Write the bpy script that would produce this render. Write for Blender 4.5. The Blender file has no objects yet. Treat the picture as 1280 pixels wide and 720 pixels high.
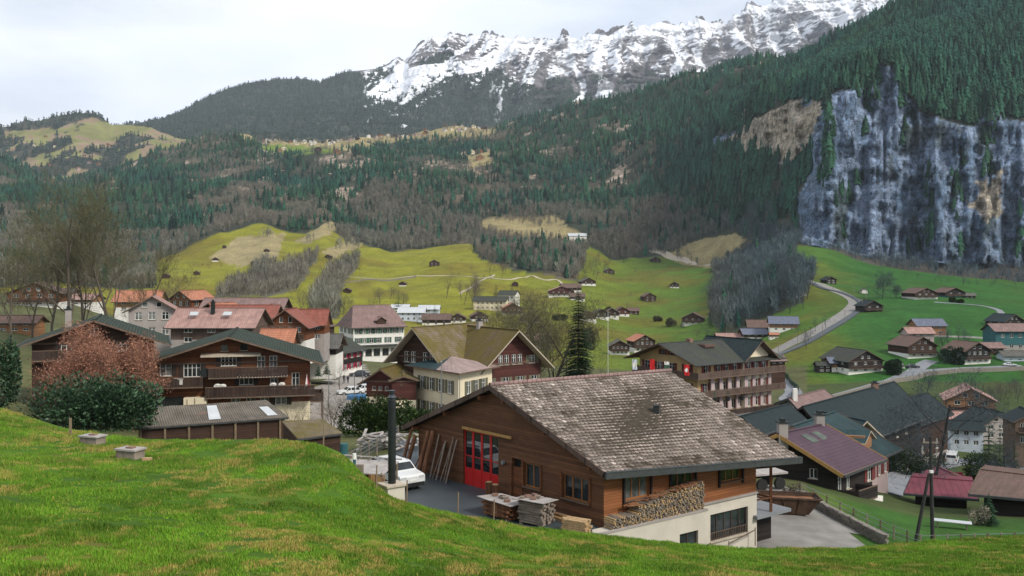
import bpy, math, random
import numpy as np
from mathutils import Vector, Matrix
from mathutils.kdtree import KDTree
R = math.radians
scene = bpy.context.scene
COL = scene.collection
random.seed(7)
rng = np.random.default_rng(11)
F = 1108.0   # focal length in photo pixels
HY = 340.0   # horizon row

# ------------------------------------------------------------------ camera
cd = bpy.data.cameras.new('camera'); cam = bpy.data.objects.new('camera', cd); COL.objects.link(cam)
cam.rotation_euler = (R(90), 0, 0)
cd.sensor_width = 36; cd.lens = 36 * F / 1280; cd.shift_y = -(360 - HY) / 1280
cd.clip_start = 0.2; cd.clip_end = 30000
scene.camera = cam

# ------------------------------------------------------------------ light
SUN_EL, SUN_AZ = 42, 128      # azimuth clockwise from +Y (view direction): behind and right
w = bpy.data.worlds.new('World'); scene.world = w; w.use_nodes = True
nt = w.node_tree; nt.nodes.clear()
def wn(t, **k):
    n = nt.nodes.new(t)
    for a, b in k.items(): setattr(n, a, b)
    return n
out = wn('ShaderNodeOutputWorld'); bg = wn('ShaderNodeBackground')
sky = wn('ShaderNodeTexSky', sky_type='NISHITA', sun_disc=False, sun_elevation=R(SUN_EL), sun_rotation=R(SUN_AZ))
sky.dust_density = 2.0; sky.air_density = 1.0
tc = wn('ShaderNodeTexCoord'); mp = wn('ShaderNodeMapping'); mp.inputs['Scale'].default_value = (1, 1, 3.0)
no = wn('ShaderNodeTexNoise'); no.inputs['Scale'].default_value = 1.7; no.inputs['Detail'].default_value = 7; no.inputs['Roughness'].default_value = .55
cr = wn('ShaderNodeValToRGB'); cr.color_ramp.elements[0].position = .38; cr.color_ramp.elements[1].position = .60
cr.color_ramp.elements[0].color = (.62, .62, .62, 1); cr.color_ramp.elements[1].color = (1, 1, 1, 1)
mx = wn('ShaderNodeMix', data_type='RGBA')
no2 = wn('ShaderNodeTexNoise'); no2.inputs['Scale'].default_value = 3.1; no2.inputs['Detail'].default_value = 6
cr2 = wn('ShaderNodeValToRGB'); cr2.color_ramp.elements[0].position = .3; cr2.color_ramp.elements[1].position = .7
cr2.color_ramp.elements[0].color = (15.2, 16.9, 20.0, 1); cr2.color_ramp.elements[1].color = (21.5, 21.7, 22.0, 1)
L = nt.links.new
L(tc.outputs['Generated'], mp.inputs[0]); L(mp.outputs[0], no.inputs[0]); L(no.outputs[0], cr.inputs[0]); L(mp.outputs[0], no2.inputs[0]); L(no2.outputs[0], cr2.inputs[0])
L(cr.outputs[0], mx.inputs[0]); L(sky.outputs[0], mx.inputs[6]); L(cr2.outputs[0], mx.inputs[7])
L(mx.outputs[2], bg.inputs[0]); bg.inputs[1].default_value = 0.058
L(bg.outputs[0], out.inputs[0])
sd = bpy.data.lights.new('sun', 'SUN'); sd.energy = 3.3; sd.angle = R(12); sd.color = (1, .94, .84)
so = bpy.data.objects.new('sun', sd); COL.objects.link(so)
sdir = Vector((math.sin(R(SUN_AZ)) * math.cos(R(SUN_EL)), math.cos(R(SUN_AZ)) * math.cos(R(SUN_EL)), math.sin(R(SUN_EL))))
so.rotation_euler = sdir.to_track_quat('Z', 'Y').to_euler()
vs = scene.view_settings; vs.view_transform = 'Standard'; vs.look = 'None'; vs.gamma = 1; vs.use_curve_mapping = False; vs.exposure = 0.0
scene.cycles.use_denoising = True
scene.cycles.max_bounces = 4; scene.cycles.diffuse_bounces = 2; scene.cycles.glossy_bounces = 2; scene.cycles.transmission_bounces = 2
scene.cycles.volume_bounces = 0; scene.cycles.transparent_max_bounces = 4
scene.cycles.sample_clamp_indirect = 4

# ------------------------------------------------------------------ helpers
def P(px, py, D): return Vector(((px - 640) / F * D, D, (HY - py) / F * D))

def hsh(ix, iy, s):
    n = (ix.astype(np.int64) * 374761393 + iy.astype(np.int64) * 668265263 + s * 1442695041) & 0xffffffff
    n = ((n ^ (n >> 13)) * 1274126177) & 0xffffffff
    return ((n ^ (n >> 16)) & 0xffff) / 65535.0
def vnoise(x, y, s=0):
    x = np.asarray(x, float); y = np.asarray(y, float)
    ix = np.floor(x); iy = np.floor(y); fx = x - ix; fy = y - iy
    fx = fx * fx * (3 - 2 * fx); fy = fy * fy * (3 - 2 * fy)
    a = hsh(ix, iy, s); b = hsh(ix + 1, iy, s); c = hsh(ix, iy + 1, s); d = hsh(ix + 1, iy + 1, s)
    return (a * (1 - fx) + b * fx) * (1 - fy) + (c * (1 - fx) + d * fx) * fy
def fbm(x, y, s=0, o=4):
    r = 0; a = 1; t = 0
    for k in range(o):
        r = r + a * vnoise(x * 2 ** k, y * 2 ** k, s + k); t += a; a *= .5
    return r / t      # 0..1

def mesh_np(name, V, Fc, mats, col=None, colname='Col', smooth=False, extra=None):
    """V (n,3); Fc (m,3) or (m,4)"""
    me = bpy.data.meshes.new(name)
    V = np.asarray(V, np.float32); Fc = np.asarray(Fc, np.int32)
    k = Fc.shape[1]
    me.vertices.add(len(V)); me.vertices.foreach_set('co', V.ravel())
    me.loops.add(Fc.size); me.loops.foreach_set('vertex_index', Fc.ravel())
    me.polygons.add(len(Fc)); me.polygons.foreach_set('loop_start', np.arange(0, Fc.size, k, dtype=np.int32))
    me.polygons.foreach_set('loop_total', np.full(len(Fc), k, np.int32))
    if smooth: me.polygons.foreach_set('use_smooth', np.ones(len(Fc), bool))
    me.update(calc_edges=True)
    def addc(nm, c):
        at = me.color_attributes.new(nm, 'FLOAT_COLOR', 'POINT')
        c4 = np.ones((len(V), 4), np.float32); c4[:, :c.shape[1]] = c
        at.data.foreach_set('color', c4.ravel())
    if col is not None: addc(colname, np.asarray(col, np.float32))
    for nm, c in (extra or {}).items(): addc(nm, np.asarray(c, np.float32))
    for m in mats: me.materials.append(m)
    return me

def link(name, me, parent=None, loc=None, **props):
    o = bpy.data.objects.new(name, me); COL.objects.link(o)
    if parent: o.parent = parent
    if loc is not None: o.location = loc
    for k, v in props.items(): o[k] = v
    return o
def thing(name, label, cat, loc=(0, 0, 0), rz=0, group=None):
    o = bpy.data.objects.new(name, None); COL.objects.link(o)
    o.empty_display_size = .2
    o.location = loc; o.rotation_euler = (0, 0, rz); o['label'] = label; o['category'] = cat
    if group: o['group'] = group
    return o
def dup(root, loc, rz=0, sc=None, label=None, group=None):
    r = root.copy(); COL.objects.link(r); r.location = loc; r.rotation_euler = (0, 0, rz)
    if sc is not None: r.scale = (sc, sc, sc) if not hasattr(sc, '__len__') else sc
    if label: r['label'] = label
    if group: r['group'] = group
    for ch in KIDS(root):
        c = ch.copy(); COL.objects.link(c); c.parent = r
        for g in KIDS(ch):
            d = g.copy(); COL.objects.link(d); d.parent = c
    return r
_kc = {}
def KIDS(o):
    if o.name not in _kc: _kc[o.name] = list(o.children)
    return _kc[o.name]

class MB:
    def __init__(s): s.v = []; s.f = []; s.m = []; s.uv = []; s.c = []
    def poly(s, pts, mi=0, uv=None):
        b = len(s.v); s.v += [tuple(p) for p in pts]; s.f.append(tuple(range(b, b + len(pts)))); s.m.append(mi)
        s.uv.append(uv if uv else [(p[0], p[2] if len(p) > 2 else 0) for p in pts])
    def box(s, c, sz, M=None, mi=0):
        x, y, z = (k / 2 for k in sz); c = Vector(c)
        q = [Vector((a, b, d)) for a in (-x, x) for b in (-y, y) for d in (-z, z)]
        q = [(M @ p if M else p) + c for p in q]
        for f in ((0, 1, 3, 2), (4, 6, 7, 5), (0, 4, 5, 1), (2, 3, 7, 6), (0, 2, 6, 4), (1, 5, 7, 3)):
            s.poly([q[i] for i in f], mi)
    def beam(s, a, b, w, h, mi=0, up=(0, 0, 1)):
        a = Vector(a); b = Vector(b); d = (b - a); l = d.length
        if l < 1e-6: return
        y = d / l; upv = Vector(up)
        if abs(y.dot(upv)) > .98: upv = Vector((1, 0, 0))
        x = y.cross(upv).normalized(); z = x.cross(y)
        M = Matrix((x, y, z)).transposed()
        s.box((a + b) / 2, (w, l, h), M, mi)
    def tube(s, a, b, r0, r1=None, n=6, mi=0, caps=True):
        if r1 is None: r1 = r0
        a = Vector(a); b = Vector(b); d = (b - a).normalized()
        up = Vector((0, 0, 1)) if abs(d.z) < .9 else Vector((1, 0, 0))
        x = d.cross(up).normalized(); y = d.cross(x)
        A = [a + (x * math.cos(t) + y * math.sin(t)) * r0 for t in (2 * math.pi * k / n for k in range(n))]
        B = [b + (x * math.cos(t) + y * math.sin(t)) * r1 for t in (2 * math.pi * k / n for k in range(n))]
        for k in range(n):
            s.poly([A[k], A[(k + 1) % n], B[(k + 1) % n], B[k]], mi)
        if caps: s.poly(A[::-1], mi); s.poly(B, mi)
    def slab(s, a, b, c, d, th, mt=0, ms=1, skip_ridge=False):
        """a-b ridge edge, d-c eave edge (top surface); th thickness straight down"""
        a, b, c, d = map(Vector, (a, b, c, d)); t = Vector((0, 0, -th))
        u = (b - a).length; v = (d - a).length; u2 = (c - d).length
        nrm = (b - a).cross(d - a)
        uo = (d - a).dot((b - a).normalized())
        top = [a, b, c, d]; uv = [(0, 0), (u, 0), (uo + u2, v), (uo, v)]
        if nrm.z < 0: top = top[::-1]; uv = uv[::-1]
        s.poly(top, mt, uv)
        s.poly([p + t for p in top[::-1]], ms)
        ed = [(b, c), (c, d), (d, a)] + ([] if skip_ridge else [(a, b)])
        for p, q in ed: s.poly([p, q, q + t, p + t], ms)
    def build(s, name, mats, parent=None, loc=None, smooth=False, **props):
        me = bpy.data.meshes.new(name)
        me.from_pydata(s.v, [], s.f)
        for m in (mats if isinstance(mats, (list, tuple)) else [mats]): me.materials.append(m)
        me.polygons.foreach_set('material_index', s.m)
        ul = me.uv_layers.new(name='UVMap')
        flat = [c for u in s.uv for p in u for c in p]
        ul.data.foreach_set('uv', flat)
        if smooth: me.polygons.foreach_set('use_smooth', [True] * len(s.f))
        me.update()
        return link(name, me, parent, loc, **props)

# ------------------------------------------------------------------ materials
def newmat(name):
    m = bpy.data.materials.new(name); m.use_nodes = True
    nt = m.node_tree; b = nt.nodes['Principled BSDF']
    return m, nt, b
def N(nt, t, **k):
    n = nt.nodes.new(t)
    for a, b in k.items():
        if a.startswith('i_'): n.inputs[a[2:].replace('_', ' ')].default_value = b
        else: setattr(n, a, b)
    return n
def ramp(nt, fac, stops):
    n = nt.nodes.new('ShaderNodeValToRGB'); e = n.color_ramp.elements
    while len(e) < len(stops): e.new(.5)
    for k, (p, c) in enumerate(stops):
        e[k].position = p; e[k].color = (*c, 1) if hasattr(c, '__len__') else (c, c, c, 1)
    nt.links.new(fac, n.inputs[0]); return n.outputs[0]
def mixc(nt, f, a, b, bt='MIX'):
    n = nt.nodes.new('ShaderNodeMix'); n.data_type = 'RGBA'; n.blend_type = bt
    for s, v in ((0, f), (6, a), (7, b)):
        if hasattr(v, 'links') or hasattr(v, 'is_linked'): nt.links.new(v, n.inputs[s])
        elif s == 0: n.inputs[0].default_value = v
        else: n.inputs[s].default_value = (*v[:3], 1)
    return n.outputs[2]
def mth(nt, op, a, b=None, c=None):
    n = nt.nodes.new('ShaderNodeMath'); n.operation = op
    for i, v in enumerate((a, b, c)):
        if v is None: continue
        if hasattr(v, 'is_linked'): nt.links.new(v, n.inputs[i])
        else: n.inputs[i].default_value = v
    return n.outputs[0]
def coords(nt, kind='Object', scale=(1, 1, 1)):
    t = nt.nodes.new('ShaderNodeTexCoord'); m = nt.nodes.new('ShaderNodeMapping'); m.inputs['Scale'].default_value = scale
    nt.links.new(t.outputs[kind], m.inputs[0]); return m.outputs[0]
def noise(nt, vec, scale, detail=4, rough=.55):
    n = nt.nodes.new('ShaderNodeTexNoise'); n.inputs['Scale'].default_value = scale; n.inputs['Detail'].default_value = detail; n.inputs['Roughness'].default_value = rough
    nt.links.new(vec, n.inputs['Vector']); return n.outputs['Fac']
def bump(nt, b, h, strength=.4, dist=.05):
    n = nt.nodes.new('ShaderNodeBump'); n.inputs['Strength'].default_value = strength; n.inputs['Distance'].default_value = dist
    nt.links.new(h, n.inputs['Height']); nt.links.new(n.outputs[0], b.inputs['Normal'])

def m_plain(name, col, rough=.8, var=.25, scale=2.0, bmp=.2, metal=0, spec=.3):
    m, nt, b = newmat(name)
    v = coords(nt); n = noise(nt, v, scale, 6)
    c = ramp(nt, n, [(.25, tuple(k * (1 - var) for k in col)), (.75, tuple(min(1, k * (1 + var)) for k in col))])
    nt.links.new(c, b.inputs['Base Color']); b.inputs['Roughness'].default_value = rough; b.inputs['Metallic'].default_value = metal
    b.inputs['Specular IOR Level'].default_value = spec
    if bmp: bump(nt, b, noise(nt, v, scale * 6, 4), bmp, .03)
    return m
def m_wood(name, col, plank=.19, vertical=False, var=.45, weather=(.16, .13, .11), wamt=.35):
    m, nt, b = newmat(name)
    t = nt.nodes.new('ShaderNodeTexCoord'); sp = nt.nodes.new('ShaderNodeSeparateXYZ'); nt.links.new(t.outputs['Object'], sp.inputs[0])
    if vertical: q = mth(nt, 'ADD', sp.outputs[0], sp.outputs[1])
    else: q = sp.outputs[2]
    q = mth(nt, 'DIVIDE', q, plank)
    idx = mth(nt, 'FLOOR', q); fr = mth(nt, 'FRACT', q)
    wn_ = nt.nodes.new('ShaderNodeTexWhiteNoise'); wn_.noise_dimensions = '1D'; nt.links.new(idx, wn_.inputs['W'])
    v = coords(nt, 'Object', (1, 1, 8) if not vertical else (6, 6, .7))
    n = noise(nt, v, 1.4, 6, .65); big = noise(nt, coords(nt), .35, 4)
    f = mth(nt, 'ADD', mth(nt, 'MULTIPLY', n, .7), mth(nt, 'MULTIPLY', wn_.outputs[0], .3))
    c = ramp(nt, f, [(.3, tuple(k * (1 - var) for k in col)), (.75, tuple(k * (1 + var) for k in col))])
    c = mixc(nt, mth(nt, 'MULTIPLY', ramp(nt, big, [(.42, 0.), (.68, 1.)]), wamt), c, weather)
    line = ramp(nt, fr, [(.0, 0.35), (.09, 1.), (.93, 1.), (1., .35)])
    c = mixc(nt, 1.0, c, line, 'MULTIPLY')
    nt.links.new(c, b.inputs['Base Color']); b.inputs['Roughness'].default_value = .75; b.inputs['Specular IOR Level'].default_value = .25
    bump(nt, b, mth(nt, 'ADD', line, mth(nt, 'MULTIPLY', n, .3)), .5, .02)
    return m
def m_tile(name, c1, c2, moss=(.10, .09, .02), mamt=.35, tw=.3, th=.32, msc=.5):
    m, nt, b = newmat(name)
    uv = coords(nt, 'UV'); br = nt.nodes.new('ShaderNodeTexBrick'); nt.links.new(uv, br.inputs[0])
    br.inputs['Scale'].default_value = 1; br.inputs['Brick Width'].default_value = tw; br.inputs['Row Height'].default_value = th
    br.inputs['Mortar Size'].default_value = .02; br.inputs['Color1'].default_value = (*c1, 1); br.inputs['Color2'].default_value = (*c2, 1)
    br.inputs['Mortar'].default_value = (*[k * .3 for k in c1], 1); br.inputs['Bias'].default_value = -.1
    v = coords(nt); big = noise(nt, v, msc, 6, .65)
    sp = nt.nodes.new('ShaderNodeSeparateXYZ'); nt.links.new(uv, sp.inputs[0])
    rowf = mth(nt, 'FRACT', mth(nt, 'DIVIDE', sp.outputs[1], th))
    c = mixc(nt, ramp(nt, big, [(.5 - mamt * .4, 0.), (.78 - mamt * .35, 1.)]), br.outputs[0], moss)
    st = noise(nt, coords(nt, 'UV', (1, .12, 1)), 2.2, 5, .6)
    c = mixc(nt, 1.0, c, ramp(nt, st, [(.25, .72), (.7, 1.15)]), 'MULTIPLY')
    nt.links.new(c, b.inputs['Base Color']); b.inputs['Roughness'].default_value = .85; b.inputs['Specular IOR Level'].default_value = .25
    bump(nt, b, mth(nt, 'ADD', mth(nt, 'MULTIPLY', rowf, 1.), mth(nt, 'MULTIPLY', br.outputs[1], -1.)), .7, .05)
    return m
def m_seam(name, col, pitch=.5, axis=0, rough=.45, wave=False, var=.25, dirt=.3):
    m, nt, b = newmat(name)
    uv = coords(nt, 'UV'); sp = nt.nodes.new('ShaderNodeSeparateXYZ'); nt.links.new(uv, sp.inputs[0])
    q = mth(nt, 'FRACT', mth(nt, 'DIVIDE', sp.outputs[axis], pitch))
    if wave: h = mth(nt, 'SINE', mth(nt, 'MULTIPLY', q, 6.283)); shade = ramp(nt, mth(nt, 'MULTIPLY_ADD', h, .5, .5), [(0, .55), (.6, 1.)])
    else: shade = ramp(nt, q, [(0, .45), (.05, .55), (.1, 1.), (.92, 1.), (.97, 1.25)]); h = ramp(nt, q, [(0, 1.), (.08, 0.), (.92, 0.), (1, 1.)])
    n = noise(nt, coords(nt), .8, 6, .65)
    c = ramp(nt, n, [(.3, tuple(k * (1 - var) for k in col)), (.7, tuple(k * (1 + var) for k in col))])
    c = mixc(nt, 1.0, c, shade, 'MULTIPLY')
    c = mixc(nt, mth(nt, 'MULTIPLY', ramp(nt, noise(nt, coords(nt, 'UV', (1.2, .2, 1)), 1.5, 5), [(.45, 0.), (.75, 1.)]), dirt), c, (.05, .05, .04))
    nt.links.new(c, b.inputs['Base Color']); b.inputs['Roughness'].default_value = max(rough, .6); b.inputs['Specular IOR Level'].default_value = .15
    bump(nt, b, h, .6, .04)
    return m
def m_attr(name, rough=.85, nscale=3.0, namt=.35, bsc=None, bst=.3, bd=.1, spec=.2, nsc2=None):
    m, nt, b = newmat(name)
    a = nt.nodes.new('ShaderNodeVertexColor'); a.layer_name = 'Col'
    n = noise(nt, coords(nt), nscale, 7, .65)
    c = mixc(nt, 1.0, a.outputs[0], ramp(nt, n, [(.28, 1 - namt), (.72, 1 + namt)]), 'MULTIPLY')
    if nsc2: c = mixc(nt, 1.0, c, ramp(nt, noise(nt, coords(nt), nsc2, 5, .6), [(.3, .8), (.7, 1.2)]), 'MULTIPLY')
    nt.links.new(c, b.inputs['Base Color']); b.inputs['Roughness'].default_value = rough; b.inputs['Specular IOR Level'].default_value = spec
    if bsc: bump(nt, b, noise(nt, coords(nt), bsc, 6, .7), bst, bd)
    return m
def m_glass(name, col=(.02, .026, .03), rough=.08):
    m, nt, b = newmat(name)
    n = noise(nt, coords(nt), .9, 3)
    nt.links.new(ramp(nt, n, [(.35, tuple(k * .5 for k in col)), (.7, tuple(k * 1.8 for k in col))]), b.inputs['Base Color'])
    b.inputs['Roughness'].default_value = rough; b.inputs['Specular IOR Level'].default_value = .6
    return m
# ------------------------------------------------------------------ terrain: one lofted sheet from the near meadow to the mountain skyline
PX = np.arange(-700, 2000.1, 3.0)
def tab(pts, sm=6):
    x = [p[0] for p in pts]; y = np.interp(PX, x, [p[1] for p in pts])
    if sm:
        k = np.exp(-.5 * (np.arange(-4 * sm, 4 * sm + 1) * 3.0 / (sm * 3)) ** 2); k /= k.sum()
        y = np.convolve(np.pad(y, 4 * sm, mode='edge'), k, 'valid')
    return y
def ring(D, y=None, z=None, sm=6):
    d = tab(D, sm) if isinstance(D, list) else np.full(len(PX), float(D))
    if y is not None: zz = (HY - tab(y, sm)) / F * d
    else: zz = tab(z, sm)
    return d, zz
rings = []; nrow = []
def add(n, *a, **k): rings.append(ring(*a, **k)); nrow.append(n)
add(0, 3.0, z=[(-700, -1.2), (0, -2.2), (640, -2.7), (1280, -3.0), (2000, -3.2)])
add(10, [(-700, 13), (0, 15), (640, 18), (1280, 20), (2000, 22)], y=[(-700, 690), (0, 735), (640, 745), (1280, 745), (2000, 745)])
add(22, [(-700, 32), (0, 32), (180, 28), (350, 28), (480, 27), (640, 29), (940, 32), (1280, 34), (2000, 36)],
    y=[(-700, 520), (-100, 575), (0, 590), (180, 622), (350, 640), (480, 668), (640, 690), (940, 704), (1280, 700), (2000, 690)])
add(22, [(-700, 60), (0, 55), (180, 46), (350, 42), (430, 39), (480, 36.5), (560, 38), (640, 41), (750, 44), (940, 45), (1060, 46), (1130, 47), (1280, 50), (2000, 55)],
    y=[(-700, 440), (-100, 492), (0, 509), (40, 522), (80, 535), (120, 541), (180, 549), (350, 549), (400, 556), (430, 568), (460, 598), (490, 622), (560, 640), (640, 655), (750, 669), (850, 680), (940, 686), (1060, 686), (1130, 678), (1200, 674), (1280, 669), (2000, 640)], sm=2)
def z2(*p): return list(p)
add(10, [(-700, 74), (0, 66), (200, 56), (350, 52), (430, 47), (480, 41.5), (560, 42), (640, 44), (750, 46.5), (850, 48), (940, 49), (1060, 50), (1130, 52), (1280, 56), (2000, 60)],
    z=[(-700, -9), (0, -12.5), (200, -14), (380, -14.2), (430, -14.1), (480, -14), (740, -14.0), (790, -15.2), (850, -16.8), (900, -17.5), (1060, -17.5), (1130, -17.6), (1280, -18.2), (2000, -18)], sm=2)
add(16, [(-700, 90), (350, 76), (430, 73), (940, 72), (2000, 80)],
    z=[(-700, -9.5), (0, -13), (200, -14.8), (350, -15.5), (420, -14.2), (520, -13.9), (760, -13.9), (830, -15), (900, -17.5), (1000, -17.6), (1060, -18.6), (1150, -20.3), (1280, -20.7), (2000, -21)], sm=2)
add(14, [(-700, 115), (2000, 105)],
    z=[(-700, -10), (0, -13.5), (120, -15.5), (250, -17.6), (400, -18.5), (640, -19.5), (800, -20.5), (950, -22), (1050, -25), (1150, -27.8), (1280, -28.5), (2000, -29)])
add(14, 165.0, z=[(-700, -5), (0, -12), (120, -16.5), (250, -20), (400, -21.0), (520, -22), (640, -24), (800, -26.5), (1000, -31), (1150, -34), (1280, -35), (2000, -33)])
add(18, 300.0, z=[(-700, 10), (0, -8.5), (80, -9.5), (150, -17), (300, -25), (450, -29.5), (640, -34), (800, -37), (1000, -38), (1100, -36.5), (1280, -37), (2000, -20)])
add(24, [(-700, 500), (900, 500), (1000, 450), (2000, 450)],
    y=[(-700, 330), (0, 348), (150, 385), (250, 394), (400, 400), (520, 412), (640, 424), (800, 430), (900, 424), (960, 408), (1000, 394), (1100, 388), (1200, 384), (1280, 388), (2000, 360)])
add(30, [(-700, 700), (200, 800), (850, 850), (930, 780), (1000, 660), (2000, 650)],
    y=[(-700, 300), (0, 340), (150, 362), (220, 366), (300, 368), (380, 362), (450, 373), (500, 370), (560, 362), (640, 368), (720, 364), (800, 376), (880, 372), (930, 356), (1000, 336), (1050, 344), (1100, 352), (1200, 357), (1280, 366), (2000, 340)], sm=4)
add(34, [(-700, 900), (0, 950), (200, 1150), (330, 1350), (500, 1250), (700, 1450), (830, 1300), (900, 1250), (960, 1000), (1020, 880), (2000, 880)],
    y=[(-700, 270), (0, 332), (100, 340), (190, 335), (240, 316), (300, 303), (335, 293), (350, 300), (370, 298), (405, 286), (420, 296), (455, 306), (490, 318), (530, 312), (580, 300), (610, 303), (640, 304), (690, 298), (735, 306), (765, 322), (830, 318), (880, 322), (940, 318), (985, 306), (1010, 311), (1040, 313), (1071, 325), (1127, 339), (1182, 347), (1280, 357), (2000, 340)], sm=2)
add(40, [(-700, 1400), (330, 1700), (700, 1850), (830, 1650), (920, 1350), (985, 1080), (1030, 960), (2000, 950)],
    y=[(-700, 215), (0, 262), (100, 268), (200, 258), (300, 245), (420, 240), (550, 240), (600, 250), (700, 246), (800, 236), (880, 240), (930, 250), (975, 262), (1010, 290), (1060, 312), (1120, 326), (1200, 332), (1280, 334), (2000, 310)], sm=3)
add(80, [(-700, 1800), (330, 2100), (700, 2150), (830, 1850), (900, 1480), (960, 1230), (1030, 1080), (1100, 1040), (2000, 1030)],
    y=[(-700, 180), (0, 226), (100, 248), (200, 222), (300, 205), (450, 205), (600, 200), (700, 186), (800, 170), (870, 172), (900, 165), (940, 128), (1000, 112), (1060, 92), (1110, 78), (1200, 96), (1280, 92), (2000, 40)], sm=3)
add(34, [(-700, 2200), (330, 2600), (600, 2750), (800, 2500), (900, 2200), (1000, 1850), (1140, 1500), (1280, 1450), (2000, 1450)],
    y=[(-700, 150), (0, 197), (30, 212), (50, 230), (80, 231), (140, 222), (170, 202), (200, 190), (260, 178), (310, 170), (330, 182), (400, 180), (500, 172), (600, 160), (640, 153), (700, 136), (765, 121), (830, 98), (900, 77), (990, 77), (1030, 60), (1090, 34), (1140, 4), (1200, -30), (1280, -70), (2000, -300)], sm=2)
add(8, [(-700, 2700), (600, 3200), (1000, 2400), (2000, 2000)],
    z=[(-700, 200), (330, 250), (600, 300), (1000, 400), (2000, 700)])
RD = np.array([r[0] for r in rings]); RZ = np.array([r[1] for r in rings])
for k in range(1, len(RD)): RD[k] = np.maximum(RD[k], RD[k - 1] + .5)

def rough_z(x, y, D):
    """world-space relief added to the lofted sheet"""
    x = np.asarray(x, float); y = np.asarray(y, float); D = np.asarray(D, float)
    near = np.clip((48 - D) / 20, 0, 1)
    r = near * ((fbm(x / 5, y / 5, 3, 3) - .5) * .55 + (fbm(x / 1.1, y / 1.1, 5, 2) - .5) * .10) * np.clip((D - 6) / 10, 0, 1)
    mid = np.clip((D - 420) / 200, 0, 1) * np.clip((1500 - D) / 300, 0, 1)
    r = r + mid * (fbm(x / 90, y / 90, 9, 4) - .5) * 17
    far = np.clip((D - 1050) / 400, 0, 1)
    r = r + far * ((fbm(x / 220, y / 220, 13, 5) - .5) * 75 + (fbm(x / 60, y / 60, 17, 3) - .5) * 26)
    return r
def gz(px, D):
    i = np.clip((px + 700) / 3.0, 0, len(PX) - 1.001); i0 = int(i); f = i - i0
    d = RD[:, i0] * (1 - f) + RD[:, i0 + 1] * f; z = RZ[:, i0] * (1 - f) + RZ[:, i0 + 1] * f
    return float(np.interp(D, d, z) + rough_z((px - 640) / F * D, D, D))
def gxy(x, y): return gz(640 + x / y * F, y)
def hit(px, py, D0=60, D1=2700):
    """the ground point seen at a photo pixel"""
    i = min(max((px + 700) / 3.0, 0), len(PX) - 1.001); i0 = int(i); f = i - i0
    d = RD[:, i0] * (1 - f) + RD[:, i0 + 1] * f; z = RZ[:, i0] * (1 - f) + RZ[:, i0 + 1] * f
    ds = np.geomspace(D0, D1, 900); zz = np.interp(ds, d, z) + rough_z((px - 640) / F * ds, ds, ds); e = zz - (HY - py) / F * ds
    k = np.where((e[1:] >= 0) & (e[:-1] < 0))[0]; k = int(k[0]) + 1 if len(k) else int(np.argmin(np.abs(e)))
    return Vector(((px - 640) / F * ds[k], ds[k], zz[k]))

cols = len(PX); Dg = []; Zg = []; T = []
for k in range(1, len(RD)):
    n = nrow[k]
    for j in range(n):
        t = j / n; Dg.append(RD[k - 1] * (1 - t) + RD[k] * t); Zg.append(RZ[k - 1] * (1 - t) + RZ[k] * t); T.append(k - 1 + t)
Dg.append(RD[-1]); Zg.append(RZ[-1]); T.append(len(RD) - 1)
Dg = np.array(Dg); Zg = np.array(Zg); T = np.array(T)
PXg = np.broadcast_to(PX, Dg.shape)
# smooth along depth a little to take the crease off the ring lines (far part only)
Xg = (PXg - 640) / F * Dg; Yg = Dg.copy()
Zg = Zg + rough_z(Xg, Yg, Dg)
PYg = HY - Zg / Dg * F
def inpoly(x, y, poly):
    r = np.zeros(x.shape, bool); n = len(poly)
    for i in range(n):
        x0, y0 = poly[i]; x1, y1 = poly[(i + 1) % n]
        if y0 == y1: continue
        c = ((y0 > y) != (y1 > y)) & (x < (x1 - x0) * (y - y0) / (y1 - y0) + x0)
        r ^= c
    return r
jx = PXg + (fbm(Xg / 30, Yg / 30, 31, 3) - .5) * 12; jy = PYg + (fbm(Xg / 30 + 99, Yg / 30, 37, 3) - .5) * 6
LD = Dg
rowk = np.repeat(T[:, None], cols, 1)
K_MEADTOP = 11; K_CLIFFFOOT = 12; K_CLIFFTOP = 13
forest = rowk > K_MEADTOP
# forest that comes down below the meadow line
FOREST_LOW = [[(-700, 200), (-700, 362), (-20, 362), (60, 352), (150, 362), (195, 358), (190, 330), (150, 300), (0, 200)],
              [(868, 300), (895, 345), (885, 400), (905, 425), (960, 398), (1005, 378), (1018, 340), (985, 325), (1000, 300)],
              [(590, 296), (650, 296), (735, 305), (722, 352), (650, 340), (596, 322)]]
for p in FOREST_LOW: forest |= inpoly(jx, jy, p) & (LD > 330)
FOREST_LOW2 = [[(265, 372), (330, 330), (350, 340), (400, 316), (372, 362), (330, 372)], [(385, 400), (398, 355), (420, 330), (452, 322), (420, 372), (425, 398)]]
bare_low = np.zeros(forest.shape, bool)
for p in FOREST_LOW2: bare_low |= inpoly(jx, jy, p) & (LD > 330)
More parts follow.
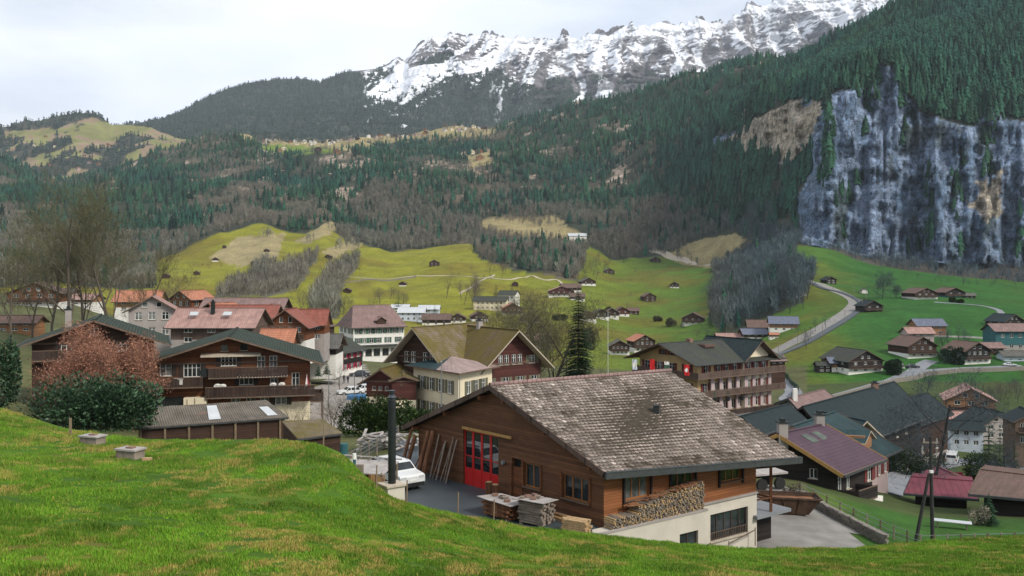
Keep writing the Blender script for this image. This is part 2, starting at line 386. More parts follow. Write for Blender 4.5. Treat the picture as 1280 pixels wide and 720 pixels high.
# clearings inside the forest: dry meadows and terrace
CLEAR = [[(258, 322), (300, 296), (360, 290), (344, 322), (300, 334)], [(368, 302), (415, 276), (420, 288), (385, 306)], [(396, 318), (440, 298), (450, 308), (420, 322)],
         [(600, 274), (690, 268), (735, 296), (735, 306), (650, 300), (600, 290)], [(330, 172), (470, 166), (600, 155), (640, 150), (610, 170), (520, 174), (470, 182), (420, 190), (340, 190)],
         [(325, 182), (360, 182), (430, 186), (415, 192), (350, 194)], [(830, 318), (862, 302), (920, 292), (940, 305), (900, 335), (850, 330)],
         [(583, 196), (614, 188), (612, 206), (590, 212)], [(270, 160), (300, 150), (330, 165), (315, 180)]]
dry = np.zeros(forest.shape, bool)
for p in CLEAR: dry |= inpoly(jx, jy, p) & (LD > 800)
forest &= ~dry
CLIFF = [[(990, 345), (1003, 300), (992, 250), (1000, 238), (1015, 205), (1000, 195), (1000, 175), (1020, 130), (1040, 118), (1085, 108), (1095, 80), (1115, 84), (1125, 110), (1150, 140), (1190, 150), (1215, 160), (1235, 120), (1250, 150), (1290, 150), (2000, 60), (2000, 330), (1280, 332), (1180, 330), (1090, 322), (1040, 306)],
         [(888, 182), (890, 172), (915, 165), (925, 178), (940, 150), (975, 132), (1005, 122), (1022, 130), (1010, 160), (1000, 200), (985, 208), (965, 200), (945, 185), (925, 190), (905, 186)]]
rock = np.zeros(forest.shape, bool)
for p in CLIFF: rock |= inpoly(jx, jy, p) & (rowk > 11.2)
# small outcrops elsewhere
oc = (fbm(Xg / 45, Yg / 45, 71, 4) > np.where((PXg > 300) & (PXg < 760), .655, .70)) & (rowk > 12.1) & (PXg < 1150)
oc |= (fbm(Xg / 25, Zg / 18, 75, 4) > .60) & inpoly(jx, jy, [(400, 190), (470, 188), (490, 240), (420, 262), (395, 230)]) & (rowk > 11.5)
oc |= (fbm(Xg / 20, Zg / 25, 79, 3) > .58) & (PXg > 1100) & (rowk > 13) & (PYg < 150)
scrub = (rowk > K_MEADTOP) & (PXg > 1000) & (rowk <= 12.1) & ~rock
# cliff relief: push the face in and out in vertical ribs
face = rock.astype(float)
face = (face + np.roll(face, 2, 0) + np.roll(face, -2, 0) + np.roll(face, 2, 1) + np.roll(face, -2, 1)) / 5
face *= (rowk > 11) & (rowk < 13.9)
rib = (fbm(PXg / 28, Zg / 190, 41, 4) - .5) * 80 + (np.abs(fbm(PXg / 10, Zg / 120, 43, 3) - .5)) * -60 + (fbm(PXg / 9, Zg / 14, 47, 4) - .5) * 26
rib = rib + (fbm(PXg / 3.6, Zg / 30, 49, 3) - .5) * 16 + (fbm(PXg / 3.2, Zg / 5, 44, 2) - .5) * 9
ledge = (np.abs(fbm(PXg / 60, Zg / 26, 48, 3) - .5)) * 34
Yd = face * (rib + ledge)
Xg = Xg * (Yg + Yd) / Yg; Zg = Zg * (Yg + Yd) / Yg; Yg = Yg + Yd

def C(*c): return np.array(c, float)
col = np.zeros(Dg.shape + (3,))
n1 = fbm(Xg / 60, Yg / 60, 21, 5)[..., None]; n2 = fbm(Xg / 14, Yg / 14, 23, 4)[..., None]; n3 = fbm(Xg / 4.5, Yg / 6, 25, 4)[..., None]
sm = lambda a, b, x: np.clip((x - a) / (b - a), 0, 1) ** 2 * (3 - 2 * np.clip((x - a) / (b - a), 0, 1))
# meadow: olive on the left, greener on the right, ochre patches
side = sm(560, 900, PXg)[..., None]
mead = (C(.185, .185, .015) * (1 - side) + C(.060, .118, .013) * side)
side2 = sm(980, 1100, PXg)[..., None]
mead = mead * (1 - side2) + C(.024, .088, .014) * side2
mead = mead * (1 - sm(.46, .66, n1) * .55 * (1 - side2 * .8)) + C(.125, .088, .014) * sm(.46, .66, n1) * .55 * (1 - side2 * .8)
mead = mead * (.82 + .36 * n2)
col[:] = mead
# foreground grass
fg = (rowk < 4.0)[..., None]
fgc = C(.055, .125, .008) * (.75 + .5 * n3) ; fgc = fgc * (1 - sm(.50, .66, n2 * .55 + n3 * .45) * .75) + C(.17, .125, .025) * sm(.50, .66, n2 * .55 + n3 * .45) * .75
col = np.where(fg, fgc, col)
# village floor: green-brown gardens and grey paving
vil = ((rowk >= 4) & (rowk < 8.2) & (PXg < 1010))[..., None]
vc = C(.085, .09, .035) * (.8 + .4 * n2)
col = np.where(vil, vc, col)
vr = ((rowk >= 5) & (rowk < 8.0) & (PXg >= 1010))[..., None]
col = np.where(vr, C(.05, .07, .02) * (.75 + .5 * n2), col)
d_ = dry[..., None]
col = np.where(d_, C(.26, .215, .105) * (.7 + .6 * n2), col)
col = np.where((inpoly(jx, jy, CLEAR[5]) & (LD > 800))[..., None], C(.13, .19, .03), col)
col = np.where(bare_low[..., None], C(.10, .095, .065) * (.7 + .6 * n2), col)
f_ = forest[..., None]
ff = C(.034, .042, .028) * (.7 + .6 * n2); bt_ = (sm(.5, .72, n1) * (1 - .9 * sm(800, 880, PXg)[..., None])); ff = ff * (1 - bt_) + C(.12, .098, .07) * bt_
col = np.where(f_, ff, col)
col = np.where(scrub[..., None], C(.065, .058, .048) * (.6 + .8 * n2), col)
col = np.where((oc & ~rock & forest)[..., None], C(.34, .27, .21) * (.6 + .8 * n2), col)
tjx = PXg + (fbm(PXg / 16, Zg / 30, 301, 4) - .5) * 46; tjy = PYg + (fbm(PXg / 16 + 50, Zg / 30, 303, 4) - .5) * 46
tan = (inpoly(tjx, tjy, [(930, 195), (925, 150), (1000, 118), (1024, 130), (1008, 200), (985, 210)]) | inpoly(tjx, tjy, [(1212, 228), (1248, 214), (1254, 262), (1235, 275), (1212, 262)]) | inpoly(jx, jy, [(885, 190), (930, 160), (930, 195)]))
wq = (fbm(PXg / 20, Zg / 40, 59, 4) - .5); st = fbm(PXg / 13 + wq * 2.2, Zg / 42 + wq * 1.5, 51, 5) * .62 + fbm(PXg / 3.4 + wq * 3, Zg / 16, 52, 3) * .38; st2 = fbm(PXg / 3.6, Zg / 25, 53, 3); st3 = fbm(PXg / 30, Zg / 40, 57, 4)
rc = C(.205, .265, .37) * (.75 + .5 * st2[..., None])
rc = np.where(tan[..., None], C(.40, .34, .26) * (.75 + .5 * st2[..., None]), rc)
dk = sm(.525, .56, st)[..., None] * (1 - .85 * tan[..., None]); rc = rc * (1 - dk * .60) + C(.045, .08, .125) * dk
veg = .8 * sm(.60, .68, st3 * .75 + st2 * .25)[..., None] * (1 - tan[..., None]); rc = rc * (1 - veg) + C(.035, .05, .04) * veg
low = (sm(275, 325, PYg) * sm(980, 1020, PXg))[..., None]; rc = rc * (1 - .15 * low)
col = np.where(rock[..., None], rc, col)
def m_cliff():
    m = m_attr('cliff_rock', .9, .05, .12); nt = m.node_tree; b = nt.nodes['Principled BSDF']; src = b.inputs['Base Color'].links[0].from_socket
    v = coords(nt, 'Object', (.10, .10, .055)); n = noise(nt, v, 1.0, 8, .72); v2 = coords(nt, 'Object', (.05, .05, .30)); n2 = noise(nt, v2, 1.0, 6, .7); n3 = noise(nt, coords(nt, 'Object', (.30, .30, .20)), 1.0, 6, .75)
    c = mixc(nt, 1.0, src, ramp(nt, n, [(.36, .6), (.47, .95), (.62, 1.5)]), 'MULTIPLY'); c = mixc(nt, 1.0, c, ramp(nt, n2, [(.36, .55), (.5, 1.), (.7, 1.2)]), 'MULTIPLY'); c = mixc(nt, 1.0, c, ramp(nt, n3, [(.40, .6), (.475, 1.), (.64, 1.35)]), 'MULTIPLY'); vo = nt.nodes.new('ShaderNodeTexVoronoi'); vo.feature = 'DISTANCE_TO_EDGE'; vo.inputs['Scale'].default_value = 1; wv_ = nt.nodes.new('ShaderNodeVectorMath'); wv_.operation = 'ADD'; nt.links.new(coords(nt, 'Object', (.035, .035, .022)), wv_.inputs[0]); nn_ = nt.nodes.new('ShaderNodeTexNoise'); nn_.inputs['Scale'].default_value = .06; nn_.inputs['Detail'].default_value = 6; nt.links.new(coords(nt), nn_.inputs['Vector']); nt.links.new(nn_.outputs['Color'], wv_.inputs[1]); nt.links.new(wv_.outputs[0], vo.inputs['Vector']); c = mixc(nt, 1.0, c, ramp(nt, vo.outputs['Distance'], [(.0, .35), (.03, 1.), (1., 1.)]), 'MULTIPLY'); c = mixc(nt, 1.0, c, ramp(nt, noise(nt, coords(nt, 'Object', (.22, .22, .016)), 1.0, 4, .6), [(.33, .3), (.40, 1.), (1., 1.)]), 'MULTIPLY')
    nt.links.new(c, b.inputs['Base Color']); bump(nt, b, mth(nt, 'ADD', n, mth(nt, 'MULTIPLY', n2, .6)), 1.0, 6.0); return m
CLIFF_MAT = m_cliff()
TERRAIN_MAT = m_attr('terrain_cover', .9, .32, .32, 1.2, .5, .5, .15, nsc2=.045)
idx = np.arange(Dg.size).reshape(Dg.shape)
Fq = np.stack([idx[:-1, :-1], idx[:-1, 1:], idx[1:, 1:], idx[1:, :-1]], -1).reshape(-1, 4)
V = np.stack([Xg, Yg, Zg], -1)
me = mesh_np('ground', V.reshape(-1, 3), Fq, [TERRAIN_MAT, CLIFF_MAT], col.reshape(-1, 3), smooth=True)
me.polygons.foreach_set('material_index', (rock | (oc & forest))[:-1, :-1].ravel().astype(np.int32))
V_GROUND = V
link("ground", me, kind='structure')

# ------------------------------------------------------------------ far mountains
def far_loft(name, pxs, layers, nrows, relief, colour):
    """layers: list of (D, [(px,y)...]) from low/near to high/far"""
    Dl = []; Zl = []
    for D, ys in layers:
        d = np.interp(pxs, [p[0] for p in D], [p[1] for p in D]) if isinstance(D, list) else np.full(len(pxs), float(D))
        Dl.append(d); Zl.append((HY - np.interp(pxs, [p[0] for p in ys], [p[1] for p in ys])) / F * d)
    DD = []; ZZ = []; TT = []
    for k in range(1, len(Dl)):
        for j in range(nrows[k - 1]):
            t = j / nrows[k - 1]; DD.append(Dl[k - 1] * (1 - t) + Dl[k] * t); ZZ.append(Zl[k - 1] * (1 - t) + Zl[k] * t); TT.append(k - 1 + t)
    DD.append(Dl[-1]); ZZ.append(Zl[-1]); TT.append(len(Dl) - 1.)
    DD = np.array(DD); ZZ = np.array(ZZ); TT = np.repeat(np.array(TT)[:, None], len(pxs), 1)
    PP = np.broadcast_to(pxs, DD.shape)
    Yn = relief(PP, DD, ZZ, TT)
    X = (PP - 640) / F * DD; Y = DD + Yn[0]; Z = ZZ + Yn[1]
    c, aux = colour(PP, HY - Z / Y * F, X, Y, Z, TT)
    idx = np.arange(DD.size).reshape(DD.shape)
    Fq = np.stack([idx[:-1, :-1], idx[:-1, 1:], idx[1:, 1:], idx[1:, :-1]], -1).reshape(-1, 4)
    V = np.stack([X, Y, Z], -1)
    me = mesh_np(name, V.reshape(-1, 3), Fq, [m_attr(name + '_cover', .9, .02, .15, .05, .5, 4, .1, nsc2=.004)], c.reshape(-1, 3), smooth=True)
    link(name, me, kind='structure')
    return V, aux, PP
# left hills with high pastures
pxs = np.arange(-500, 420, 2.0)
def rel(PP, D, Z, T):
    X = (PP - 640) / F * D
    e = np.clip((3 - T), 0, 1)
    return 0, ((fbm(X / 300, D / 300, 61, 5) - .5) * 120 + (fbm(X / 80, D / 80, 63, 3) - .5) * 30) * (.35 + .65 * e)
def colr(PP, PY, X, Y, Z, T):
    n = fbm(X / 160, Y / 160, 65, 4); n2_ = fbm(X / 45, Y / 45, 66, 4)
    past = ((inpoly(PP + (n - .5) * 30, PY + (n2_ - .5) * 12, [(0, 165), (70, 160), (110, 150), (150, 152), (240, 165), (244, 182), (215, 196), (170, 205), (130, 240), (80, 245), (40, 230), (0, 215)])) & (fbm(X / 110, Y / 110, 68, 4) > .40)) | ((PP < 0) & (n > .5))
    past |= inpoly(PP, PY, [(165, 162), (200, 160), (244, 164), (243, 177), (180, 172)])
    c = C(.20, .20, .075) * (.7 + .6 * n2_[..., None]); c = np.where((n2_ > .56)[..., None], C(.23, .17, .11), c)
    c = np.where(past[..., None], c, C(.055, .058, .045) * (.6 + .8 * n2_[..., None]))
    return c, ~past
HV, Hfor, HP = far_loft('pasture_hills', pxs, [([(-500, 2500), (420, 2900)], [(-500, 260), (420, 260)]), ([(-500, 2900), (420, 3400)], [(-500, 205), (60, 215), (150, 195), (250, 180), (420, 180)]), ([(-500, 3500), (420, 3900)],
    [(-500, 140), (-50, 158), (10, 157), (30, 150), (50, 155), (65, 148), (95, 144), (125, 146), (140, 156), (155, 151), (190, 151), (205, 158), (240, 166), (300, 172), (420, 176)]), ([(-500, 4200), (420, 4400)], [(-500, 190), (420, 200)])], [40, 70, 20], rel, colr)
# forested ridge rising to the snow mountain
pxs = np.arange(60, 1300, 1.15)
SKY = [(60, 175), (150, 158), (200, 150), (230, 137), (262, 120), (290, 109), (320, 102), (350, 99), (380, 98), (400, 104), (415, 96), (430, 90), (470, 86), (486, 80), (497, 70), (506, 76), (522, 58), (541, 42), (552, 46), (562, 40), (580, 45), (608, 40), (630, 46), (650, 43), (675, 48), (695, 46), (703, 42), (720, 46), (737, 40), (760, 44), (776, 34), (790, 27), (806, 29), (820, 25), (845, 31), (868, 20), (890, 28), (905, 24), (922, 16), (934, 3), (950, 8), (972, -3), (1000, -12), (1030, -8), (1060, -20), (1100, -18), (1150, -32), (1250, -40), (1400, -60)]
def rel(PP, D, Z, T):
    X = (PP - 640) / F * D
    hi = sm(450, 560, PP) ; top = np.clip(T - 1, 0, 1)
    ribs = (np.abs(fbm(X / 520 + Z / 1500, Z / 2600, 81, 4) - .5) * -2 + .35) * 420 + (np.abs(fbm(X / 170 - Z / 900, Z / 900, 82, 3) - .5) * -2 + .3) * 190
    ribs = ribs + (fbm(X / 60 - Z / 300, Z / 110, 84, 4) - .5) * 120 + (np.abs(fbm(X / 300, Z / 42, 89, 3) - .5)) * -80 + (fbm(X / 16, Z / 16, 88, 2) - .5) * 30
    endf = np.clip((3 - T) * 3, 0, 1)
    dy = -ribs * hi * top * endf
    zz = (fbm(X / 340, D / 340, 85, 5) - .5) * 150 * np.clip(1 - top, 0, 1) + (fbm(X / 90, D / 90, 86, 3) - .5) * 45 * (1 - hi) * (T < 2.9) + ((fbm(X / 60, D / 200, 87, 4) - .5) * 90 + (fbm(X / 14, D / 200, 90, 2) - .5) * 34) * hi * np.clip((T - 2.7) * 4, 0, 1)
    return dy, zz
def colr(PP, PY, X, Y, Z, T):
    n = fbm(X / 130, Z / 70, 91, 5); g = fbm(X / 75 - Z / 700, Z / 420, 92, 4); n3_ = fbm(X / 45, Z / 26, 93, 3)
    band = fbm(X / 400, Z / 32, 95, 3)
    # snow line (in metres) follows the real mountain: lower in gullies
    sky_y = np.interp(PP, [p[0] for p in SKY], [p[1] for p in SKY])
    dep = (PY - sky_y)                      # depth below the crest in photo rows ~ altitude
    full = np.interp(PP, [440, 456, 500, 540, 600, 640, 700, 780, 860, 930, 1150], [0, 30, 58, 50, 30, 38, 36, 40, 42, 46, 56])
    wp_ = (fbm(X / 380, Z / 260, 191, 4) - .5) * 5; gl_ = fbm(X / 62 - Z / 330 + wp_, Z / 240 + wp_ * .4, 96, 5); fine = fbm(X / 17, Z / 13, 98, 3); strat = fbm(X / 170, Z / 17, 99, 3)
    s = sm(-.05, .05, .85 * (1 - dep / np.maximum(full, 1)) - .17 + (gl_ - .5) * 3.3 + (fine - .5) * 2.7 + (strat - .5) * .8 * (PP > 590))
    gul = sm(.605, .63, fbm(X / 55 - Z / 300 + wp_ * .8, Z / 800, 97, 3) + (fine - .5) * .10) * sm(125, 70, dep) * sm(600, 640, PP)
    s = np.maximum(s, gul) * sm(452, 460, PP)
    # rock buttresses
    butt = sm(.535, .565, n * .45 + band * .3 + fine * .25) * sm(4, 14, dep)
    s = s * (1 - .8 * butt * sm(600, 660, PP + 0 * dep))
    s = np.where(inpoly(PP, PY, [(506, 78), (540, 48), (556, 62), (570, 68), (552, 80), (525, 84)]), s * (fine > .62), s)
    s = np.where(inpoly(PP, PY, [(455, 120), (485, 94), (525, 82), (560, 78), (600, 74), (618, 62), (640, 70), (600, 90), (560, 96), (520, 124), (505, 131)]), np.maximum(s, .97 * (fine * .5 + n3_ * .5 < .575)), s)
    s = s * (dep > 1.2)
    rockc = C(.165, .155, .16) * (.35 + .6 * n3_[..., None] + .7 * strat[..., None]) ; dkf = sm(.45, .6, n)[..., None]; rockc = rockc * (1 - .5 * dkf)
    forc = C(.045, .055, .045) * (.6 + .8 * n3_[..., None])
    treeline = np.interp(PP, [60, 470, 500, 560, 620, 650, 700, 780, 860, 1400], [-10, -10, 30, 34, 30, 60, 66, 74, 84, 90])
    isf = sm(-3, 3, dep - treeline + (n - .5) * 60 + (g - .5) * 50) * (1 - sm(640, 700, PP) * sm(.5, .56, band) * .8)
    c = rockc * (1 - isf[..., None]) + forc * isf[..., None]
    s = s * (1 - sm(.6, 1, isf) * .0)
    c = c * (1 - s[..., None]) + C(.74, .76, .80) * s[..., None]
    return c, (isf > .6) & (s < .3) & (T < 3)
MV, Mfor, MP = far_loft('snow_mountain', pxs, [(3300, [(60, 205), (400, 205), (1400, 230)]), (4000, [(60, 185), (250, 160), (480, 165), (700, 165), (1400, 160)]), (5000, [(60, 180), (230, 148), (300, 125), (470, 122), (640, 135), (760, 130), (1400, 110)]), ([(60, 5200), (450, 5600), (600, 6000), (1400, 6000)], SKY), (7200, [(60, 190), (1400, 60)])], [40, 60, 190, 12], rel, colr)

# ------------------------------------------------------------------ haze
hb = MB(); z0, z1 = -45, 2400
zmin = float(Zg.min()) - 1; zmax = float(max(Zg.max(), MV[..., 2].max())) + 30
hb.box((0, 3700, (zmin + zmax) / 2), (17000, 7700, zmax - zmin))
hm = bpy.data.materials.new('haze_air'); hm.use_nodes = True; hn = hm.node_tree; hn.nodes.clear()
ho = hn.nodes.new('ShaderNodeOutputMaterial'); hv = hn.nodes.new('ShaderNodeVolumePrincipled')
hv.inputs['Color'].default_value = (.78, .88, 1, 1); hv.inputs['Density'].default_value = 3.7e-5; hv.inputs['Anisotropy'].default_value = 0.0
hn.links.new(hv.outputs[0], ho.inputs['Volume'])
hb.build('haze', hm, kind='stuff')
# ------------------------------------------------------------------ woods on the slopes (uncountable: stuff) built from many small trees
M_FOL = m_attr('foliage_mass', .8, .25, .35, spec=.15)
M_TWIG = m_attr('bare_branches', .9, .25, .3, spec=.1)
def conifer_low(seed, tiers=5, seg=6):
    r = random.Random(seed); v = []; f = []
    for t in range(tiers):
        a = t / tiers; zb = .10 + .88 * a ** .95; zt = min(1.0, zb + .42 * (1 - a) + .06); rad = .17 * (1 - a) ** .8 + .02
        c = len(v); v.append((r.uniform(-.01, .01), r.uniform(-.01, .01), zt))
        ph = r.random() * 6
        for k in range(seg):
            an = ph + 2 * math.pi * k / seg; q = rad * (1 if k % 2 else .55) * r.uniform(.75, 1.2)
            v.append((math.cos(an) * q, math.sin(an) * q, zb - (.045 if k % 2 else -.04) * r.uniform(.6, 1.4)))
        for k in range(seg): f.append((c, c + 1 + k, c + 1 + (k + 1) % seg))
    return np.array(v), np.array(f)
def bare_low_tree(seed, n=30):
    """a leafless crown: narrow upright twigs spread through an egg-shaped volume"""
    r = random.Random(seed); v = []; f = []
    def sl(a, b, w):
        c = len(v); d = (b[0] - a[0], b[1] - a[1]); an = r.random() * 6.28
        v.extend([(a[0] - math.cos(an) * w, a[1] - math.sin(an) * w, a[2]), (a[0] + math.cos(an) * w, a[1] + math.sin(an) * w, a[2]), b]); f.append((c, c + 1, c + 2))
    sl((0, 0, 0), (0, 0, .8), .018)
    for k in range(n):
        z = r.uniform(.15, .7); an = r.random() * 6.28; q = r.uniform(.0, .12)
        a = (math.cos(an) * q, math.sin(an) * q, z); l = r.uniform(.15, .34); sp = r.uniform(.05, .2) * (1.25 - z)
        an += r.uniform(-.6, .6)
        sl(a, (a[0] + math.cos(an) * sp, a[1] + math.sin(an) * sp, min(1, z + l)), r.uniform(.008, .02))
    return np.array(v), np.array(f)
def scatter(name, protos, pos, size, cols_, mat, widen=None, **props):
    Vs = []; Fs = []; Cs = []; base = 0
    pid = rng.integers(0, len(protos), len(pos))
    for i, (pv, pf) in enumerate(protos):
        s = np.where(pid == i)[0]
        if not len(s): continue
        an = rng.random(len(s)) * 6.283; ca = np.cos(an)[:, None]; sa = np.sin(an)[:, None]
        wd = size[s][:, None] * (widen[s][:, None] if widen is not None else 1)
        x = (pv[None, :, 0] * ca - pv[None, :, 1] * sa) * wd + pos[s, 0:1]
        y = (pv[None, :, 0] * sa + pv[None, :, 1] * ca) * wd + pos[s, 1:2]
        z = pv[None, :, 2] * size[s][:, None] + pos[s, 2:3]
        Vs.append(np.stack([x, y, z], -1).reshape(-1, 3))
        Fs.append((pf[None] + (np.arange(len(s)) * len(pv))[:, None, None] + base).reshape(-1, 3)); base += len(s) * len(pv)
        zc = (.75 + .5 * pv[None, :, 2:3])
        zc = np.broadcast_to(np.ones_like(zc), (len(s), len(pv), 1))
        Cs.append((cols_[s][:, None, :] * zc).reshape(-1, 3))
    me = mesh_np(name, np.concatenate(Vs), np.concatenate(Fs), [mat], np.concatenate(Cs))
    return link(name, me, **props)
def sample_grid(mask, n, Vg, pmax=None, extra=None):
    """n random points on masked cells, weighted by ground area"""
    A = Vg[:-1, :-1]; B = Vg[:-1, 1:]; Cc = Vg[1:, :-1]
    area = np.linalg.norm(np.cross((B - A)[..., :], (Cc - A)), axis=-1)
    w_ = area * mask[:-1, :-1]
    if extra is not None: w_ = w_ * extra[:-1, :-1]
    w_ = w_.ravel(); cdf = np.cumsum(w_); k = np.searchsorted(cdf, rng.random(n) * cdf[-1])
    i, j = np.unravel_index(np.minimum(k, w_.size - 1), area.shape); u = rng.random(n)[:, None]; v = rng.random(n)[:, None]
    p = Vg[i, j] * (1 - u) * (1 - v) + Vg[i, j + 1] * (1 - u) * v + Vg[i + 1, j] * u * (1 - v) + Vg[i + 1, j + 1] * u * v
    return p, i, j
Vg = V_GROUND
conif = [conifer_low(s) for s in range(6)]; bares = [bare_low_tree(s) for s in range(5)]
vis = (PXg > -260) & (PXg < 1540) & (rowk < 14.3)
# share of leafless wood: patches, and most of the lower fringe
fr = fbm(Xg / 130, Yg / 130, 101, 4)
bareness = np.clip((fr - .535 + .04 * ((PXg > 230) & (PXg < 640))) * 7, 0, 1)
bareness = np.maximum(bareness, .8 * sm(12.0, 11.2, rowk) * sm(.45, .6, fbm(Xg / 70, Yg / 70, 104, 3) + .1))
bareness = np.maximum(bareness, (inpoly(PXg, PYg, [(855, 300), (870, 280), (985, 300), (1010, 330), (990, 420), (880, 430)])) * .93)
bareness = np.where(rowk > 13.0, bareness * .4, bareness)
bareness *= 1 - .75 * sm(640, 760, PXg) * (rowk > 12)
bareness *= 1 - sm(960, 1020, PXg) * (rowk > 12.2)
rockedge = rock & (fbm(PXg / 14, Zg / 40, 107, 3) > .64) & ~tan
conmask = (forest | rockedge) & vis & ~(rock & ~rockedge) & ~scrub
p, i, j = sample_grid(conmask, 50000, Vg, extra=(1 - bareness) * np.where(rockedge, .5, 1) * np.where((PXg > 980) & (rowk > 12.3) & ~rock, np.where(rowk < 13.7, 7.0, 2.2), np.where((PXg > 820) & (rowk > 12) & (rowk < 13.4), 3.0, 1)) * np.where((PXg > 1000) & (rowk > 12.3), 1.0, .22 + sm(.40, .58, fbm(Xg / 48, Yg / 48, 109, 4))))
hue = fbm(p[:, 0] / 160, p[:, 1] / 160, 111, 3)[:, None]; rr = rng.random(len(p))[:, None]
cc = (C(.012, .053, .044) * (1 - hue) + C(.022, .062, .026) * hue) * (.3 + 1.4 * rr)
sz = 9 + 18 * rng.random(len(p)) ** 1.1; sz *= np.where(p[:, 1] > 2100, .9, 1)
p[:, 2] -= 1
scatter('conifer_wood', conif, p, sz, cc, M_FOL, widen=rng.uniform(.9, 1.45, len(p)), kind='stuff', label='dark green spruce forest covering the mountain slopes')
bm_ = ((forest & (bareness > .08)) | bare_low | scrub | (dry & (fbm(Xg / 50, Yg / 50, 113, 3) > .60))) & vis & ~rock
p, i, j = sample_grid(bm_, 25000, Vg, extra=np.where(bare_low | scrub, 1.0, np.where(dry, .35, bareness)) * np.where(rowk < 12, 2.2, 1))
hue = fbm(p[:, 0] / 110, p[:, 1] / 110, 115, 3)[:, None]; rr = rng.random(len(p))[:, None]
rs = sm(820, 960, 640 + p[:, 0] / p[:, 1] * F)[:, None]
cc = (C(.165, .175, .14) * (1 - hue) + C(.195, .165, .13) * hue) * (1 - .85 * rs) + C(.065, .105, .125) * .85 * rs
cc = cc * (.6 + .7 * rr)
sz = np.where(scrub[i, j], 5, 11) + 7 * rng.random(len(p))
scatter('leafless_wood', bares, p, sz, cc, M_TWIG, widen=rng.uniform(.9, 1.5, len(p)), kind='stuff', label='grey brown leafless woodland patches between the spruces')
# far ridges: small simple cones
tiny = [conifer_low(s, 2, 4) for s in (20, 21, 22)]
for nm, VV, mk, n, lb in (('hill_wood', HV, Hfor & (HP > -80), 5500, 'distant dark wood on the left pasture hills'), ('ridge_wood', MV, Mfor & (MP < 1150), 26000, 'distant spruce wood on the long ridge below the snow')):
    p, i, j = sample_grid(mk, n, VV)
    rr = rng.random(len(p))[:, None]
    scatter(nm, tiny, p - np.array([0, 0, 2.]), 16 + 14 * rng.random(len(p)), C(.028, .045, .034) * (.5 + rr), M_FOL, widen=rng.uniform(1.2, 2.2, len(p)), kind='stuff', label=lb)
# ------------------------------------------------------------------ building kit
M = {}
M['dark_timber'] = m_wood('dark_timber', (.050, .026, .017), .2, var=.5, wamt=.25, weather=(.07, .05, .04))
M['brown_timber'] = m_wood('brown_timber', (.16, .058, .024), .2, var=.45, wamt=.5, weather=(.07, .035, .02))
M['orange_timber'] = m_wood('orange_timber', (.235, .088, .032), .17, var=.3, wamt=.45, weather=(.17, .065, .028))
M['shaded_gable_timber'] = m_wood('shaded_gable_timber', (.135, .060, .029), .17, var=.4, wamt=.5, weather=(.07, .034, .018))  # workshop gable boards: shade of the roof overhang is put into this darker colour
M['tan_timber'] = m_wood('tan_timber', (.30, .15, .07), .2, var=.3)
M['red_timber'] = m_wood('red_timber', (.085, .028, .022), .2, var=.4, wamt=.3, weather=(.05, .02, .02))
M['black_timber'] = m_wood('black_timber', (.022, .017, .016), .2, var=.5, wamt=.2, weather=(.04, .035, .03))
M['board'] = m_wood('board', (.045, .028, .022), .14, vertical=True, var=.5, wamt=.3, weather=(.09, .07, .06))
M['grey_board'] = m_wood('grey_board', (.10, .065, .05), .14, vertical=True, var=.4)
M['trim'] = m_plain('trim', (.13, .09, .065), .8, .35, 3)
M['pale_trim'] = m_plain('pale_trim', (.42, .36, .28), .8, .2, 3)
M['yellow_trim'] = m_plain('yellow_trim', (.36, .21, .07), .7, .2, 3)
M['dark_trim'] = m_plain('dark_trim', (.045, .05, .05), .6, .3, 3)
M['white'] = m_plain('white_render', (.68, .66, .61), .85, .10, .7, .3)
M['cream'] = m_plain('cream_render', (.66, .58, .42), .85, .10, .7, .3)
M['ochre'] = m_plain('ochre_render', (.50, .36, .18), .85, .12, .7, .3)
M['pinkish'] = m_plain('pinkish_render', (.42, .33, .32), .85, .12, .7, .3)
M['bluewhite'] = m_plain('blue_white_render', (.50, .55, .62), .85, .1, .7, .3)
M['grey_render'] = m_plain('grey_render', (.30, .27, .25), .85, .15, .7, .3)
M['teal_wall'] = m_plain('teal_board', (.03, .11, .12), .7, .2, .7, .3)
M['concrete'] = m_plain('concrete', (.50, .46, .39), .9, .14, .5, .4)
M['glass'] = m_glass('window_glass', (.022, .028, .03))
M['glass2'] = m_glass('curtained_glass', (.12, .13, .125), .2)
M['greenglass'] = m_glass('green_reflecting_glass', (.03, .045, .02))
M['frame'] = m_plain('white_frame', (.66, .66, .63), .6, .05, 3, 0)
M['brown_frame'] = m_plain('brown_frame', (.26, .11, .035), .6, .2, 3, 0)
M['dark_frame'] = m_plain('dark_frame', (.05, .035, .03), .6, .2, 3, 0)
M['sh_brown'] = m_plain('brown_shutter', (.035, .025, .02), .7, .2, 4, 0)
M['sh_olive'] = m_plain('olive_shutter', (.13, .125, .085), .7, .2, 4, 0)
M['sh_green'] = m_plain('green_shutter', (.045, .10, .065), .7, .2, 4, 0)
M['sh_red'] = m_plain('red_shutter', (.30, .02, .05), .7, .15, 4, 0)
M['sh_maroon'] = m_plain('maroon_shutter', (.14, .035, .03), .7, .2, 4, 0)
M['r_green'] = m_seam('green_sheet_roof', (.038, .052, .040), .32, 1, .9, True, .25, .3)
M['r_dark'] = m_tile('dark_slate_roof', (.045, .047, .047), (.07, .068, .065), (.05, .06, .035), .3)
M['r_slate'] = m_tile('grey_slate_roof', (.13, .125, .12), (.19, .175, .16), (.07, .07, .05), .35)
M['r_blue'] = m_seam('blue_grey_metal_roof', (.12, .135, .18), .55, 0, .45)
M['r_teal'] = m_seam('teal_metal_roof', (.022, .045, .050), .6, 0, .55)
